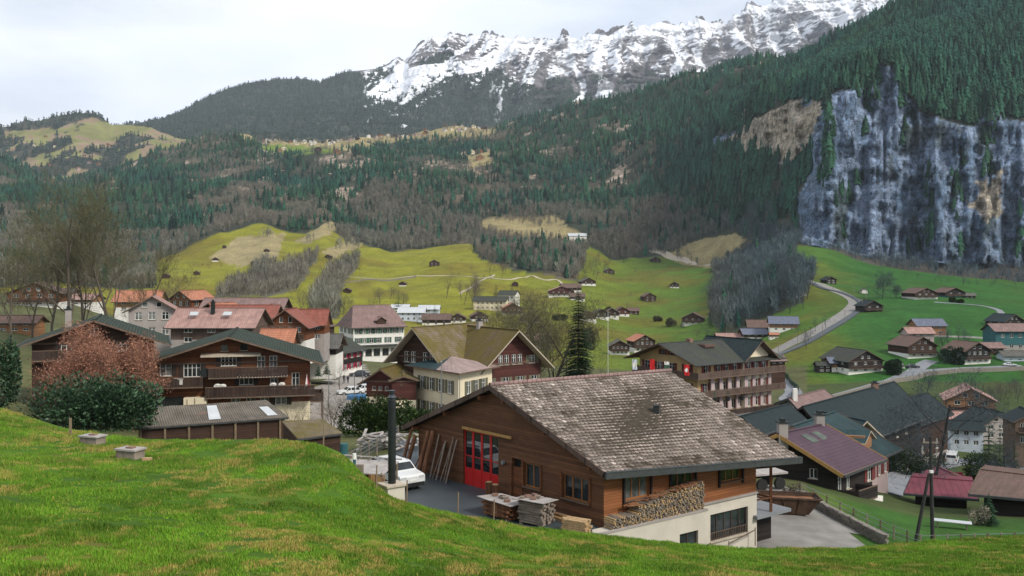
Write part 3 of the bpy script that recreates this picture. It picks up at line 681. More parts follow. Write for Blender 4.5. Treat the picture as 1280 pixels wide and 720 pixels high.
M['r_tealdark'] = m_tile('dark_teal_roof', (.014, .026, .030), (.022, .036, .040), (.02, .03, .03), .25)
M['r_purple'] = m_seam('purple_brown_ribbed_roof', (.075, .046, .062), .42, 1, .5, False, .18, .15)
M['r_redmetal'] = m_seam('red_metal_roof', (.17, .045, .062), .62, 0, .5, False, .2, .3)
M['r_red'] = m_tile('red_tile_roof', (.27, .085, .062), (.34, .115, .08), (.22, .09, .07), .3, .3, .34)
M['r_orange'] = m_tile('orange_tile_roof', (.44, .175, .10), (.50, .22, .135), (.38, .17, .11), .25, .3, .34)
M['r_pink'] = m_tile('pale_pink_tile_roof', (.42, .25, .21), (.50, .32, .27), (.26, .16, .14), .35, .3, .36)
M['r_brown'] = m_tile('brown_tile_roof', (.15, .088, .078), (.20, .12, .10), (.11, .08, .06), .35, .3, .34)
M['r_mauve'] = m_tile('mauve_brown_tile_roof', (.26, .165, .15), (.31, .20, .18), (.17, .12, .11), .3, .3, .34)
M['r_moss'] = m_tile('mossy_yellow_roof', (.12, .09, .068), (.16, .118, .088), (.11, .082, .02), .72, .3, .34)
M['r_mossgrey'] = m_tile('mossy_grey_roof', (.20, .155, .13), (.26, .20, .165), (.12, .095, .025), .6, .3, .34)
M['r_corr'] = m_seam('corrugated_grey_brown_roof', (.155, .135, .11), .18, 0, .85, True, .3, .5)
M['r_pinkmetal'] = m_seam('pink_grey_metal_roof', (.30, .22, .20), .5, 0, .5)
M['r_white'] = m_plain('pale_sheet_roof', (.45, .47, .48), .5, .12, 1)
M['brick'] = m_plain('chimney_brick', (.20, .12, .09), .9, .3, 6)
M['iron'] = m_plain('dark_iron', (.03, .035, .035), .5, .3, 4, .1, .5)
M['steel'] = m_plain('grey_steel', (.30, .32, .33), .4, .15, 4, 0, .7)
M['asphalt'] = m_plain('asphalt', (.045, .056, .062), .55, .22, .5, .4, 0, .4)
M['paving'] = m_plain('pale_paving', (.29, .265, .24), .9, .13, .4, .2)
M['greypave'] = m_plain('grey_road', (.19, .20, .215), .9, .14, .4, .2)
M['gravel'] = m_plain('grey_gravel', (.21, .20, .185), .95, .3, .6, .5)
M['post'] = m_plain('weathered_post', (.21, .155, .10), .9, .3, 5)
M['stone'] = m_plain('dry_stone', (.20, .18, .155), .95, .45, 3.5, .8)
M['red'] = m_plain('red_paint', (.48, .018, .018), .35, .12, 2, 0)

class Facade:
    def __init__(s, O, U, Nn, Ln): s.O = Vector(O); s.U = Vector(U); s.N = Vector(Nn); s.L = Ln
    def pt(s, u, z, n=0): return s.O + s.U * (u + s.L / 2) + Vector((0, 0, z)) + s.N * n
def holed(mb, fc, z0, top, holes, depth=.12, mi=0, z1=None):
    """wall skin from z0 up to top(u) (or z1) with recessed openings; holes = (u0,u1,v0,v1), u from the middle"""
    h = fc.L / 2; us = {-h, h}
    for (u, z) in top: 
        if -h < u < h: us.add(u)
    H = [(max(-h + .01, a), min(h - .01, b), c, d) for a, b, c, d in holes if d > z0 and (z1 is None or c < z1) and b > -h and a < h]
    for a, b, c, d in H: us.add(a); us.add(b)
    us = sorted(us); tu = [p[0] for p in top]; tz = [p[1] for p in top]
    T_ = lambda u: min(float(np.interp(u, tu, tz)), z1 if z1 is not None else 1e9)
    for a, b in zip(us[:-1], us[1:]):
        if b - a < 1e-5: continue
        ta, tb = T_(a), T_(b)
        if max(ta, tb) <= z0 + 1e-4: continue
        ta = max(ta, z0); tb = max(tb, z0)
        m = (a + b) / 2; cov = sorted((c, d) for (p, q, c, d) in H if p < m < q)
        z = z0
        for c, d in cov:
            c2 = max(c, z0); d2 = min(d, (ta + tb) / 2 if z1 is None else z1)
            if c2 > z + 1e-4: mb.poly([fc.pt(a, z), fc.pt(b, z), fc.pt(b, c2), fc.pt(a, c2)], mi)
            z = max(z, d2)
        if min(ta, tb) > z + 1e-4 or max(ta, tb) > z + 1e-4:
            mb.poly([fc.pt(a, z), fc.pt(b, z), fc.pt(b, max(tb, z)), fc.pt(a, max(ta, z))], mi)
    for a, b, c, d in H:
        c = max(c, z0); d = d if z1 is None else min(d, z1)
        q = [(a, c), (b, c), (b, d), (a, d)]
        for k in range(4):
            (ua, za), (ub, zb) = q[k], q[(k + 1) % 4]
            mb.poly([fc.pt(ua, za), fc.pt(ua, za, -depth), fc.pt(ub, zb, -depth), fc.pt(ub, zb)], mi)
wr = random.Random(5)
def window(parent, fc, u, v, w, h, frame='frame', n=2, shut=None, sill=True, depth=.12, glass=None, lod=2, name='window', label=None, bars=True):
    m = MB(); t = .07 if w > .7 else .05; d0 = -depth
    M4 = Matrix((fc.U, fc.N, Vector((0, 0, 1)))).transposed()
    def bx(uc, zc, nc, a, b, c_, mm=m, mi=0): mm.box(fc.pt(uc, zc, nc), (a, b, c_), M4, mi)
    a, b = u - w / 2, u + w / 2; pr = .05
    bx(u, v + t / 2, d0 + pr / 2, w - .004, pr, t); bx(u, v + h - t / 2, d0 + pr / 2, w - .004, pr, t)
    bx(a + t / 2, v + h / 2, d0 + pr / 2, t, pr - .006, h - .004); bx(b - t / 2, v + h / 2, d0 + pr / 2, t, pr - .006, h - .004)
    for k in range(1, n): bx(a + w * k / n, v + h / 2, d0 + pr / 2, t * 1.1, pr - .012, h - .01)
    if bars and h > 1.0 and lod > 1: bx(u, v + h * .66, d0 + pr / 2 - .006, w - .02, pr - .024, t * .6)
    o = m.build(name, M[frame], parent)
    if label: o['label'] = label
    g = MB(); g.poly([fc.pt(a, v, d0 + .005), fc.pt(b, v, d0 + .005), fc.pt(b, v + h, d0 + .005), fc.pt(a, v + h, d0 + .005)])
    g.build('pane', M[glass or ('glass2' if wr.random() < .33 else 'glass')], o)
    if sill:
        q = MB(); bx(u, v - .035, .05, w + .16, .16, .06, q); q.build('sill', M['pale_trim' if frame != 'brown_frame' else 'trim'], o)
    if shut:
        sw = min(.5 * w, .55)
        for s in (-1, 1):
            q = MB(); bx(u + s * (w / 2 + sw / 2 + .02), v + h / 2, .03, sw, .04, h + .04, q)
            q.build('shutter', M[shut], o)
    return o
def roof_gable(parent, w, l, he, rise, ridge='y', oe=1.0, og=1.0, th=.2, mt='r_dark', ms='trim', cap=True, x0=0, y0=0, label=None, fascia=None, name='roof', hip=0):
    """two slopes over a w (x) by l (y) box whose front middle is (x0, y0)"""
    mb = MB(); half = (w if ridge == 'y' else l) / 2; s = rise / half
    zt = he + rise + th * .9; run = half + oe; ze = zt - s * run
    if ridge == 'y':
        a = Vector((x0, y0 - og, zt)); b = Vector((x0, y0 + l + og, zt))
        if hip: a.y += hip; b.y -= hip
        for q in (-1, 1):
            c = Vector((x0 + q * run, y0 + l + og, ze)); d = Vector((x0 + q * run, y0 - og, ze))
            mb.slab(a, b, c, d, th, 0, 1, True)
        if hip:
            for (p, yy) in ((a, y0 - og), (b, y0 + l + og)):
                mb.poly([p, (x0 - run, yy, ze), (x0 + run, yy, ze)], 0, [(run, 0), (0, run), (2 * run, run)])
        if cap: mb.beam(a + Vector((0, .01, .03)), b + Vector((0, -.01, .03)), .28, .1, 0)
        for q in (-1, 1):
            mb.beam((x0 + q * (run + .07), y0 - og, ze - .04), (x0 + q * (run + .07), y0 + l + og, ze - .04), .13, .12, 2)
    else:
        yc = y0 + l / 2; a = Vector((x0 - w / 2 - og, yc, zt)); b = Vector((x0 + w / 2 + og, yc, zt))
        if hip: a.x += hip; b.x -= hip
        for q in (-1, 1):
            c = Vector((x0 + w / 2 + og, yc + q * run, ze)); d = Vector((x0 - w / 2 - og, yc + q * run, ze))
            mb.slab(a, b, c, d, th, 0, 1, True)
        if hip:
            for (p, xx) in ((a, x0 - w / 2 - og), (b, x0 + w / 2 + og)):
                mb.poly([p, (xx, yc - run, ze), (xx, yc + run, ze)], 0, [(run, 0), (0, run), (2 * run, run)])
        if cap: mb.beam(a + Vector((.01, 0, .03)), b + Vector((-.01, 0, .03)), .28, .1, 0)
        for q in (-1, 1):
            mb.beam((x0 - w / 2 - og, yc + q * (run + .07), ze - .04), (x0 + w / 2 + og, yc + q * (run + .07), ze - .04), .13, .12, 2)
    o = mb.build(name, [M[mt], M[ms], M[fascia or 'dark_trim']], parent)
    if label: o['label'] = label
    return o, zt, s
def facades(w, l, x0=0, y0=0):
    return {'F': Facade((x0 - w / 2, y0, 0), (1, 0, 0), (0, -1, 0), w), 'R': Facade((x0 + w / 2, y0, 0), (0, 1, 0), (1, 0, 0), l),
            'B': Facade((x0 + w / 2, y0 + l, 0), (-1, 0, 0), (0, 1, 0), w), 'L': Facade((x0 - w / 2, y0 + l, 0), (0, -1, 0), (-1, 0, 0), l)}
def volume(root, w, l, he, rise, ridge='y', lower=0, wall='white', timber='dark_timber', roof='r_dark', wins=(), oe=1.0, og=1.0, th=.2, ms='trim', x0=0, y0=0, found=2.0, lod=2, hip=0, depth=.12, fascia=None, cap=True, noroof=False, bands=True):
    """walls (masonry below, timber above), roof and windows of one gabled volume.
    wins: (side, sill, h, w, [u...], frame, mullions, shutter)"""
    fs = facades(w, l, x0, y0); holes = {k: [] for k in 'FRBL'}
    for q in wins:
        for u in q[4]: holes[q[0]].append((u - q[3] / 2, u + q[3] / 2, q[1], q[1] + q[2]))
    lo = MB(); hi = MB()
    for k, fc in fs.items():
        h = fc.L / 2; gable = (k in 'FB') == (ridge == 'y') and not hip
        top = [(-h, he), (0, he + rise), (h, he)] if gable else [(-h, he), (h, he)]
        hh = holes[k] if lod > 0 else []
        if lower > 0: holed(lo, fc, -found, top, hh, depth, 0, z1=min(lower, he) if lower < he else None)
        if lower < he:
            f2 = fc
            if lower > 0 and lod > 1: f2 = Facade(fc.O + fc.N * .0, fc.U, fc.N, fc.L)
            holed(hi, f2, lower if lower > 0 else -found, top, hh, depth, 0)
        elif gable and lower >= he and False: pass
        if gable and lod > 1 and lower < he and bands:
            hi.box(fc.pt(0, he - .1, .04), (fc.L + .1, .08, .18), Matrix((fc.U, fc.N, Vector((0, 0, 1)))).transposed(), 1)
    if lo.f: lo.build('wall', [M[wall]], root)
    if hi.f: hi.build('timber_wall' if lower > 0 else 'wall', [M[timber], M['trim']], root)
    if not noroof: roof_gable(root, w, l, he, rise, ridge, oe, og, th, roof, ms, cap, x0, y0, fascia=fascia, hip=hip)
    for q in wins:
        side, sill, h, ww, us = q[:5]; fr = q[5] if len(q) > 5 else 'frame'; n = q[6] if len(q) > 6 else 2; sh = q[7] if len(q) > 7 else None
        gl = q[8] if len(q) > 8 else None
        for u in us: window(root, fs[side], u, sill, ww, h, fr, n, sh, sill=lod > 1, depth=depth if lod > 0 else -.06, lod=lod, glass=gl)
    return fs
def balcony(root, fc, u0, u1, z, out=1.3, h=1.0, mat='board', railtop='trim', ends=True, label=None, open_=False, posts=0):
    m = MB(); M4 = Matrix((fc.U, fc.N, Vector((0, 0, 1)))).transposed(); uc = (u0 + u1) / 2; L_ = u1 - u0
    m.box(fc.pt(uc, z - .08, out / 2), (L_, out, .16), M4, 1)
    b_ = m.build('balcony', [M[mat], M[railtop]], root)
    m = MB()
    if open_:
        n = max(2, int(L_ / .14))
        for k in range(n + 1): m.box(fc.pt(u0 + L_ * k / n, z + h / 2, out - .03), (.04, .03, h), M4, 0)
    else:
        n = max(1, int(L_ / .16)); pw = L_ / n
        for k in range(n): m.box(fc.pt(u0 + pw * (k + .5), z + h / 2 - .06, out - .02), (pw - .015, .035, h - .05), M4, 0)
        if ends:
            for s in (u0 + .02, u1 - .02): m.box(fc.pt(s, z + h / 2 - .06, out / 2 - .03), (.035, out - .08, h - .05), M4, 0)
    m.box(fc.pt(uc, z + h + .0, out - .02), (L_ + .06, .12, .07), M4, 1)
    m.build('railing', [M[mat], M[railtop]], b_)
    if posts:
        q = MB()
        for k in range(posts): q.box(fc.pt(u0 + .1 + (L_ - .2) * k / max(1, posts - 1), z - 1.3, out - .1), (.14, .14, 2.4), M4, 0)
        q.build('support_posts', M['trim'], b_)
    if label: b_['label'] = label
    return b_
def chimney(root, x, y, zb, h=1.6, s=.6, mat='brick', cap=True):
    m = MB(); m.box((x, y, zb + h / 2 - .8), (s, s, h + 1.6), None, 0); m.build('chimney', M[mat], root)
    if cap:
        q = MB(); q.box((x, y, zb + h + .05), (s + .18, s + .18, .1), None, 0); q.box((x, y, zb + h + .25), (s * .55, s * .55, .28), None, 0)
        q.build('chimney_cap', M['iron'], root.children[-1] if False else root)
def H(name, label, px, py, D, rot, w, l, he, rise, cat='house', group=None, **k):
    p = P(px, py, D) if D else hit(px, py)
    t = thing(name, label, cat, p, R(rot), group)
    fs = volume(t, w, l, he, rise, **k)
    return t, fs
# ------------------------------------------------------------------ the big timber workshop with the tiled roof
def m_tilegeo():
    m, nt, b = newmat('weathered_clay_tile')
    a = nt.nodes.new('ShaderNodeVertexColor'); a.layer_name = 'Col'
    v = coords(nt); n = noise(nt, v, 9, 6, .7); n2 = noise(nt, v, .35, 5, .6)
    c = mixc(nt, 1.0, a.outputs[0], ramp(nt, n, [(.3, .55), (.7, 1.25)]), 'MULTIPLY')
    c = mixc(nt, 1.0, c, ramp(nt, n2, [(.35, .78), (.65, 1.1)]), 'MULTIPLY')
    nt.links.new(c, b.inputs['Base Color']); b.inputs['Roughness'].default_value = .9; b.inputs['Specular IOR Level'].default_value = .2
    bump(nt, b, noise(nt, v, 22, 4, .7), .4, .02); return m
M['tilegeo'] = m_tilegeo()
M['moss'] = m_plain('dark_moss_felt', (.045, .035, .024), .95, .5, 3, .5)
def tiled_slope(name, parent, o, A, B, Cc, Dd, tw=.30, th=.33, base=(.315, .26, .225), seed=3, mossy=.5):
    """real overlapping tiles on the quad A-B ridge, D-C eave (coordinates relative to o)"""
    r = np.random.default_rng(seed); A, B, Cc, Dd = [np.array(q) - np.array(o) for q in (A, B, Cc, Dd)]
    Ls = (np.linalg.norm(Dd - A) + np.linalg.norm(Cc - B)) / 2; Lr = (np.linalg.norm(B - A) + np.linalg.norm(Cc - Dd)) / 2
    nr = int(Ls / th); nc = int(Lr / tw)
    nrm = np.cross(B - A, Dd - A); nrm /= np.linalg.norm(nrm); nrm = nrm if nrm[2] > 0 else -nrm
    V_ = []; F_ = []; C_ = []
    def q(u, v): return (A * (1 - u) + B * u) * (1 - v) + (Dd * (1 - u) + Cc * u) * v
    for i in range(nr):
        for j in range(nc):
            off = .5 if i % 2 else 0
            u0 = (j + off + .06) / (nc + .5); u1 = (j + off + .94) / (nc + .5); v0 = i / nr; v1 = (i + 1.15) / nr
            if v1 > 1.01: v1 = 1.01
            lift = .05 + r.normal(0, .006); lo = .012
            p = [q(u0, v0) + nrm * lo, q(u1, v0) + nrm * lo, q(u1, v1 - .22 / nr) + nrm * lift, q((u0 + u1) / 2, v1) + nrm * (lift + .004), q(u0, v1 - .22 / nr) + nrm * (lift + r.normal(0, .004))]
            b_ = len(V_); V_ += p; t = -nrm * .035
            V_ += [p[2] + t, p[3] + t, p[4] + t]
            F_ += [(b_, b_ + 4, b_ + 3), (b_, b_ + 3, b_ + 2), (b_, b_ + 2, b_ + 1), (b_ + 4, b_ + 7, b_ + 6), (b_ + 4, b_ + 6, b_ + 3), (b_ + 3, b_ + 6, b_ + 5), (b_ + 3, b_ + 5, b_ + 2)]
            P_ = q(u0, v0); n_ = float(fbm(P_[0] / 1.6, P_[1] / 1.6 + P_[2], 401, 4))
            k = r.uniform(.62, 1.28)
            c = np.array(base) * k
            if r.random() < .025: c = np.array((.55, .47, .42)) * r.uniform(.8, 1.1)
            mo = np.clip((n_ - (.62 - mossy * .2)) * 5, 0, 1) * r.uniform(.2, 1.0)
            c = c * (1 - mo) + np.array((.075, .058, .038)) * mo
            top = .55 + .45 * np.clip(1, 0, 1)
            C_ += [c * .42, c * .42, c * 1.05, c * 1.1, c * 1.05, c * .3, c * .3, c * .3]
    me = mesh_np(name, np.array(V_), np.array(F_), [M['tilegeo']], np.array(C_))
    return link(name, me, parent)
R0 = P(612, 482, 55.25); E0 = P(754, 590, 48.0); E1 = P(999, 571, 56.0); R1 = P(838, 464, 64.5); EL = P(503, 533, 62.5)
BL = EL + (R1 - R0) * 1.0; BL.z = EL.z - .3
# ground plan of the walls
W0 = Vector((5.05, 48.75)); G = (Vector((EL.x, EL.y)) - Vector((E0.x, E0.y))).normalized()
WL = W0 + G * 17.6; WR = Vector(((945 - 640) / F * 56.3, 56.3)); WB = WL + (WR - W0)
ZY = -14.0; ZB = -17.6
shed_o = Vector((W0.x, W0.y, ZY))
shed = thing('workshop', 'large brown timber workshop with wide tiled roof, red folding doors and concrete basement', 'workshop', shed_o)
def rel3(v, z=None): return Vector((v[0], v[1], v[2] if z is None else z)) - shed_o
slopeg = lambda P2, line: 0
# roof height above a plan point on the gable side
def rz_g(u):       # u = metres from W0 towards WL along the gable
    half = (Vector((R0.x, R0.y)) - Vector((E0.x, E0.y))).length; d = u + .55
    zr = R0.z - .38; sl = (R0.z - E0.z) / half
    return zr - abs(half - d) * sl
fcG = Facade((WL.x - shed_o.x, WL.y - shed_o.y, 0), (-G.x, -G.y, 0), (-.755, -.656, 0), 17.6)
GL = 17.6; hu = lambda px: None
def gu(px):        # photo column -> position along the gable, from its middle
    k = (px - 640) / F
    t = (W0.x - k * W0.y) / (k * G.y - G.x)
    return GL / 2 - t
def gzv(px, py):   # height above the yard of a photo pixel on the gable
    k = (px - 640) / F; t = (W0.x - k * W0.y) / (k * G.y - G.x); D = W0.y + G.y * t
    return (HY - py) / F * D - ZY
top = [(-GL / 2, rz_g(GL) - ZY), (GL / 2 - ((Vector((R0.x, R0.y)) - Vector((E0.x, E0.y))).length - .55), R0.z - .38 - ZY), (GL / 2, rz_g(0) - ZY)]
top = [(u, z + .05) for u, z in top]
gh = []
def gspan(pxa, pya, pxb, pyb):
    ua, ub = gu(pxa), gu(pxb); return ua, ub, gzv((pxa + pxb) / 2, (pyb)), gzv((pxa + pxb) / 2, pya)
door = (gu(579), gu(623), 0.0, gzv(600, 540)); pdoor = (gu(640), gu(651.5), .05, gzv(645, 573))
w1 = gspan(655, 580, 675, 606); w2 = gspan(703, 592, 736, 623)
w1 = (w1[0], w1[1], 1.05, 2.45); w2 = (w2[0], w2[1], 1.0, 2.35)
mb = MB(); holed(mb, fcG, -.6, top, [door, pdoor, w1, w2], .28)
LONG = (WR - W0).length; lu = (WR - W0).normalized(); ln = Vector((lu.y, -lu.x))
fcL = Facade((0, 0, 0), (lu.x, lu.y, 0), (ln.x, ln.y, 0), LONG)
def lpos(px, py):
    k = (px - 640) / F; t = (k * W0.y - W0.x) / (lu.x - k * lu.y); D = W0.y + lu.y * t
    return t - LONG / 2, (HY - py) / F * D - ZY
Lw = []
for (a, ya, yb, b) in ((781, 594, 623, 811), (839, 587, 612, 867), (900, 580, 601, 926)):
    ua, _ = lpos(a, ya); ub, _ = lpos(b, ya); zc = lpos((a + b) / 2, yb)[1]; zt_ = lpos((a + b) / 2, ya)[1]; Lw.append((ua, ub, zc, zt_))
ztop = [(-LONG / 2, 3.0), (LONG / 2, 2.55)]
ml = MB(); holed(ml, fcL, .0, ztop, Lw, .22)
# rear walls
for a, b in ((WR, WB), (WB, WL)):
    ml.poly([rel3(a, ZB), rel3(b, ZB), rel3(b, ZY + 3.0), rel3(a, ZY + 3.0)])
ob = mb.build('gable_wall', M['shaded_gable_timber'], shed)
# a wall is a shell of real thickness: the back of the cladding closes the view through the doors
bk = MB(); bk.poly([fcG.pt(-GL / 2, -.5, -.3), fcG.pt(GL / 2, -.5, -.3), fcG.pt(GL / 2, 2.9, -.3), fcG.pt(-GL / 2, 2.9, -.3)]); bk.build('lining', M['iron'], ob)
ml.build('long_wall', M['orange_timber'], shed)
# concrete basement, terrace kerb
cb = MB(); bw = []
for (a, ya, yb, b) in ((833, 660, 679, 856), (887, 638, 671, 934)):
    ua, _ = lpos(a, ya); ub, _ = lpos(b, ya); zc = lpos((a + b) / 2, yb)[1]; zt_ = lpos((a + b) / 2, ya)[1]; bw.append((ua, ub, zc, zt_))
fcC = Facade(Vector((0, 0, 0)) + Vector((ln.x, ln.y, 0)) * .06, (lu.x, lu.y, 0), (ln.x, ln.y, 0), LONG)
fcP = Facade(Vector((0, 0, 0)) + Vector((ln.x, ln.y, 0)) * 1.35, (lu.x, lu.y, 0), (ln.x, ln.y, 0), LONG)   # projecting plinth under the firewood
up = lpos(868, 640)[0]
plin = Facade(Vector((ln.x, ln.y, 0)) * 1.05 + Vector((lu.x, lu.y, 0)) * -1.6, (lu.x, lu.y, 0), (ln.x, ln.y, 0), LONG / 2 + up + 1.6)
s1 = [h for h in bw if h[0] < up]; s2 = [h for h in bw if h[0] >= up]
sh = LONG / 2 + up + 1.6
def sft(h): return (h[0] + LONG / 2 + 1.6 - sh / 2, h[1] + LONG / 2 + 1.6 - sh / 2, h[2], h[3])
holed(cb, plin, -4.5, [(-sh / 2, -.02), (sh / 2, -.02)], [sft(h) for h in s1], .2)
Lr = LONG - (LONG / 2 + up); right = Facade(Vector((ln.x, ln.y, 0)) * .06 + Vector((lu.x, lu.y, 0)) * (LONG / 2 + up), (lu.x, lu.y, 0), (ln.x, ln.y, 0), Lr)
def sfr(h): q = -LONG / 2 - (up) - Lr / 2 + LONG / 2; return (h[0] + q, h[1] + q, h[2], h[3])
def sfr(h): q = -(up) - Lr / 2; return (h[0] + q, h[1] + q, h[2], h[3])
holed(cb, right, -4.5, [(-Lr / 2, -.02), (Lr / 2, -.02)], [sfr(h) for h in s2], .2)
l3 = Vector((lu.x, lu.y, 0)); n3v = Vector((ln.x, ln.y, 0)); k0 = l3 * -1.6; k1 = l3 * (LONG / 2 + up); kz = Vector((0, 0, 0))
for a, b in (((k0 + n3v * 1.05), (k1 + n3v * 1.05)),):
    cb.poly([k0 + Vector((0, 0, -.02)), k0 + n3v * 1.05 + Vector((0, 0, -.02)), k1 + n3v * 1.05 + Vector((0, 0, -.02)), k1 + Vector((0, 0, -.02))])
cb.poly([k1 + n3v * .06 + Vector((0, 0, -4.5)), k1 + n3v * 1.05 + Vector((0, 0, -4.5)), k1 + n3v * 1.05 + Vector((0, 0, -.02)), k1 + n3v * .06 + Vector((0, 0, -.02))])
e1 = l3 * LONG
cb.poly([e1 + n3v * .06 + Vector((0, 0, -4.5)), e1 - n3v * .9 + Vector((0, 0, -4.5)), e1 - n3v * .9 + Vector((0, 0, -.02)), e1 + n3v * .06 + Vector((0, 0, -.02))])
cb.poly([k1 + n3v * .06 + Vector((0, 0, -.02)), e1 + n3v * .06 + Vector((0, 0, -.02)), e1 + Vector((0, 0, -.02)), k1 + Vector((0, 0, -.02))])
cb.build('basement_wall', M['concrete'], shed)
sp_ = MB(); sp_.beam(k0 + n3v * 1.0 + Vector((0, 0, .03)), k1 + n3v * 1.0 + Vector((0, 0, .03)), .18, .1); sp_.beam(k1 + n3v * .1 + Vector((0, 0, .03)), e1 + n3v * .1 + Vector((0, 0, .03)), .16, .1); sp_.build('coping', M['grey_render'], shed)
# doors and windows
dm = MB(); M4 = Matrix((fcG.U, fcG.N, Vector((0, 0, 1)))).transposed()
du0, du1, dz0, dz1 = door; nd = 4
dr = MB(); gl = MB()
for k in range(nd):
    a = du0 + (du1 - du0) * k / nd; b = du0 + (du1 - du0) * (k + 1) / nd; wd = b - a
    dr.box(fcG.pt((a + b) / 2, .62, -.14), (wd - .05, .06, 1.2), M4)
    for uu in (a + .05, b - .05): dr.box(fcG.pt(uu, (1.2 + dz1) / 2, -.14), (.09, .058, dz1 - 1.2), M4)
    dr.box(fcG.pt((a + b) / 2, dz1 - .07, -.14), (wd - .05, .056, .13), M4)
    dr.box(fcG.pt((a + b) / 2, 2.0, -.14), (wd - .2, .05, .05), M4)
    gl.poly([fcG.pt(a, 1.2, -.15), fcG.pt(b, 1.2, -.15), fcG.pt(b, dz1, -.15), fcG.pt(a, dz1, -.15)])
do = dr.build('folding_door', M['red'], shed); mg = m_glass('door_glass', (.012, .016, .018), .02); mg.node_tree.nodes['Principled BSDF'].inputs['Specular IOR Level'].default_value = 1.0
gl.build('pane', mg, do)
rl = MB(); rl.beam(fcG.pt(gu(580), gzv(580, 534), .12), fcG.pt(gu(641), gzv(641, 548) + .05, .12), .12, .16); rl.build('door_rail', M['yellow_trim'], shed)
pd = MB(); pd.box(fcG.pt((pdoor[0] + pdoor[1]) / 2, 1.05, -.12), (pdoor[1] - pdoor[0] - .02, .06, 2.0), M4); pd.box(fcG.pt(pdoor[1] - .15, 1.0, -.06), (.05, .05, .2), M4); pd.build('door', M['brown_timber'], shed)
for uu in (pdoor[0] - .06, pdoor[1] + .06): fr = MB(); fr.box(fcG.pt(uu, 1.1, .02), (.1, .06, 2.3), M4); fr.build('door_frame', M['brown_timber'], shed)
for wv, n in ((w1, 2), (w2, 3)):
    window(shed, fcG, (wv[0] + wv[1]) / 2, wv[2], wv[1] - wv[0], wv[3] - wv[2], 'brown_frame', n, None, depth=.2, bars=False)
    for uu in (wv[0] - .1, wv[1] + .1): q = MB(); q.box(fcG.pt(uu, (wv[2] + wv[3]) / 2, .03), (.16, .07, wv[3] - wv[2] + .25), M4); q.build('window_surround', M['brown_timber'], shed)
M4l = Matrix((fcL.U, fcL.N, Vector((0, 0, 1)))).transposed()
for k, wv in enumerate(Lw):
    wo = window(shed, fcL, (wv[0] + wv[1]) / 2, wv[2], wv[1] - wv[0], wv[3] - wv[2], 'brown_frame', 3, None, depth=.16, glass='greenglass' if k else 'glass2', bars=False)
    for uu in (wv[0] - .12, wv[1] + .12): q = MB(); q.box(fcL.pt(uu, (wv[2] + wv[3]) / 2 - .1, .06), (.12, .14, wv[3] - wv[2] + .3), M4l); q.build('window_surround', M['black_timber'], shed)
for h in s1:
    f = sft(h); wo = window(shed, plin, (f[0] + f[1]) / 2, f[2], f[1] - f[0], f[3] - f[2], 'dark_frame', 2, None, depth=.18, bars=False)
for h in s2:
    f = sfr(h); wo = window(shed, right, (f[0] + f[1]) / 2, f[2], f[1] - f[0], f[3] - f[2], 'dark_frame', 5, None, depth=.18, bars=False, glass='glass')
    q = MB()
    for k in range(22): uu = f[0] + (f[1] - f[0]) * (k + .5) / 22; q.box(right.pt(uu, f[2] + .25, -.02), (.025, .025, .5), M4l)
    q.box(right.pt((f[0] + f[1]) / 2, f[2] + .5, -.02), (f[1] - f[0], .03, .03), M4l); q.build('window_bars', M['trim'], wo)
q = MB(); a0 = lpos(903, 676)[0]; a1 = lpos(936, 664)[0]
q.beam(fcL.pt(a0, lpos(903, 677)[1], .5), fcL.pt(a1, lpos(936, 660)[1], .5), .05, .05)
for uu, zz in ((a0, lpos(903, 677)[1]), (a1, lpos(936, 660)[1])): q.beam(fcL.pt(uu, zz + .15, .5), fcL.pt(uu, zz - 1, .5), .05, .05)
q.build('stair_rail', M['trim'], shed)
for k, (uu, zz, f_) in enumerate(((gu(630), gzv(630, 578), fcG), (lpos(872, 604)[0], lpos(872, 604)[1], fcL))):
    q = MB(); q.tube(f_.pt(uu, zz, .02), f_.pt(uu, zz, .16), .16, .13, 10); q.build('bell_lamp', M['steel'], shed)
q = MB()   # roof deck under the tiles, verge boards and gutter
th = .3
q.slab(rel3(R0), rel3(R1), rel3(E1), rel3(E0), th, 0, 1, True)
q.slab(rel3(R0), rel3(R1), rel3(BL), rel3(EL), th, 0, 1, True)
roof = q.build('roof', [M['moss'], M['black_timber']], shed)
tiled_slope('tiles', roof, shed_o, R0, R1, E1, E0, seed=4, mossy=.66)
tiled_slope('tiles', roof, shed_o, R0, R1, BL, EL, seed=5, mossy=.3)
q = MB(); up_ = Vector((0, 0, .05))
nr = 46
for k in range(nr):
    a = R0.lerp(R1, k / nr); b = R0.lerp(R1, (k + 1.12) / nr); q.tube(rel3(a) + up_, rel3(b) + up_ + Vector((0, 0, .02)), .13, .15, 8, 0, False)
q.build('ridge_tiles', M['r_mauve'], roof)
q = MB()
q.beam(rel3(R0) + Vector((-.03, -.03, -.1)), rel3(E0) + Vector((-.03, -.03, -.1)), .06, .32); q.beam(rel3(R0) + Vector((-.03, -.03, -.1)), rel3(EL) + Vector((-.03, -.03, -.1)), .06, .32)
q.build('verge_board', M['grey_board'], roof)
q = MB(); q.beam(rel3(E0) + Vector((.1, -.12, -.2)), rel3(E1) + Vector((.1, -.12, -.2)), .2, .34); q.beam(rel3(E0) + Vector((.1, -.12, -.0)), rel3(E1) + Vector((.1, -.12, -.0)), .24, .05); q.build('gutter', M['dark_trim'], roof)
q = MB()   # purlins and rafters under the eaves
gn = Vector((-.755, -.656, 0))
for t in (.12, .5, .88):
    for a, b in ((R0, E0), (R0, EL)):
        q = MB(); p = rel3(a.lerp(b, t)) + Vector((0, 0, -.42)); q.beam(p + Vector((.02, .02, 0)), p - gn * 2.2, .2, .24); q.build('purlin', M['brown_timber'], shed)
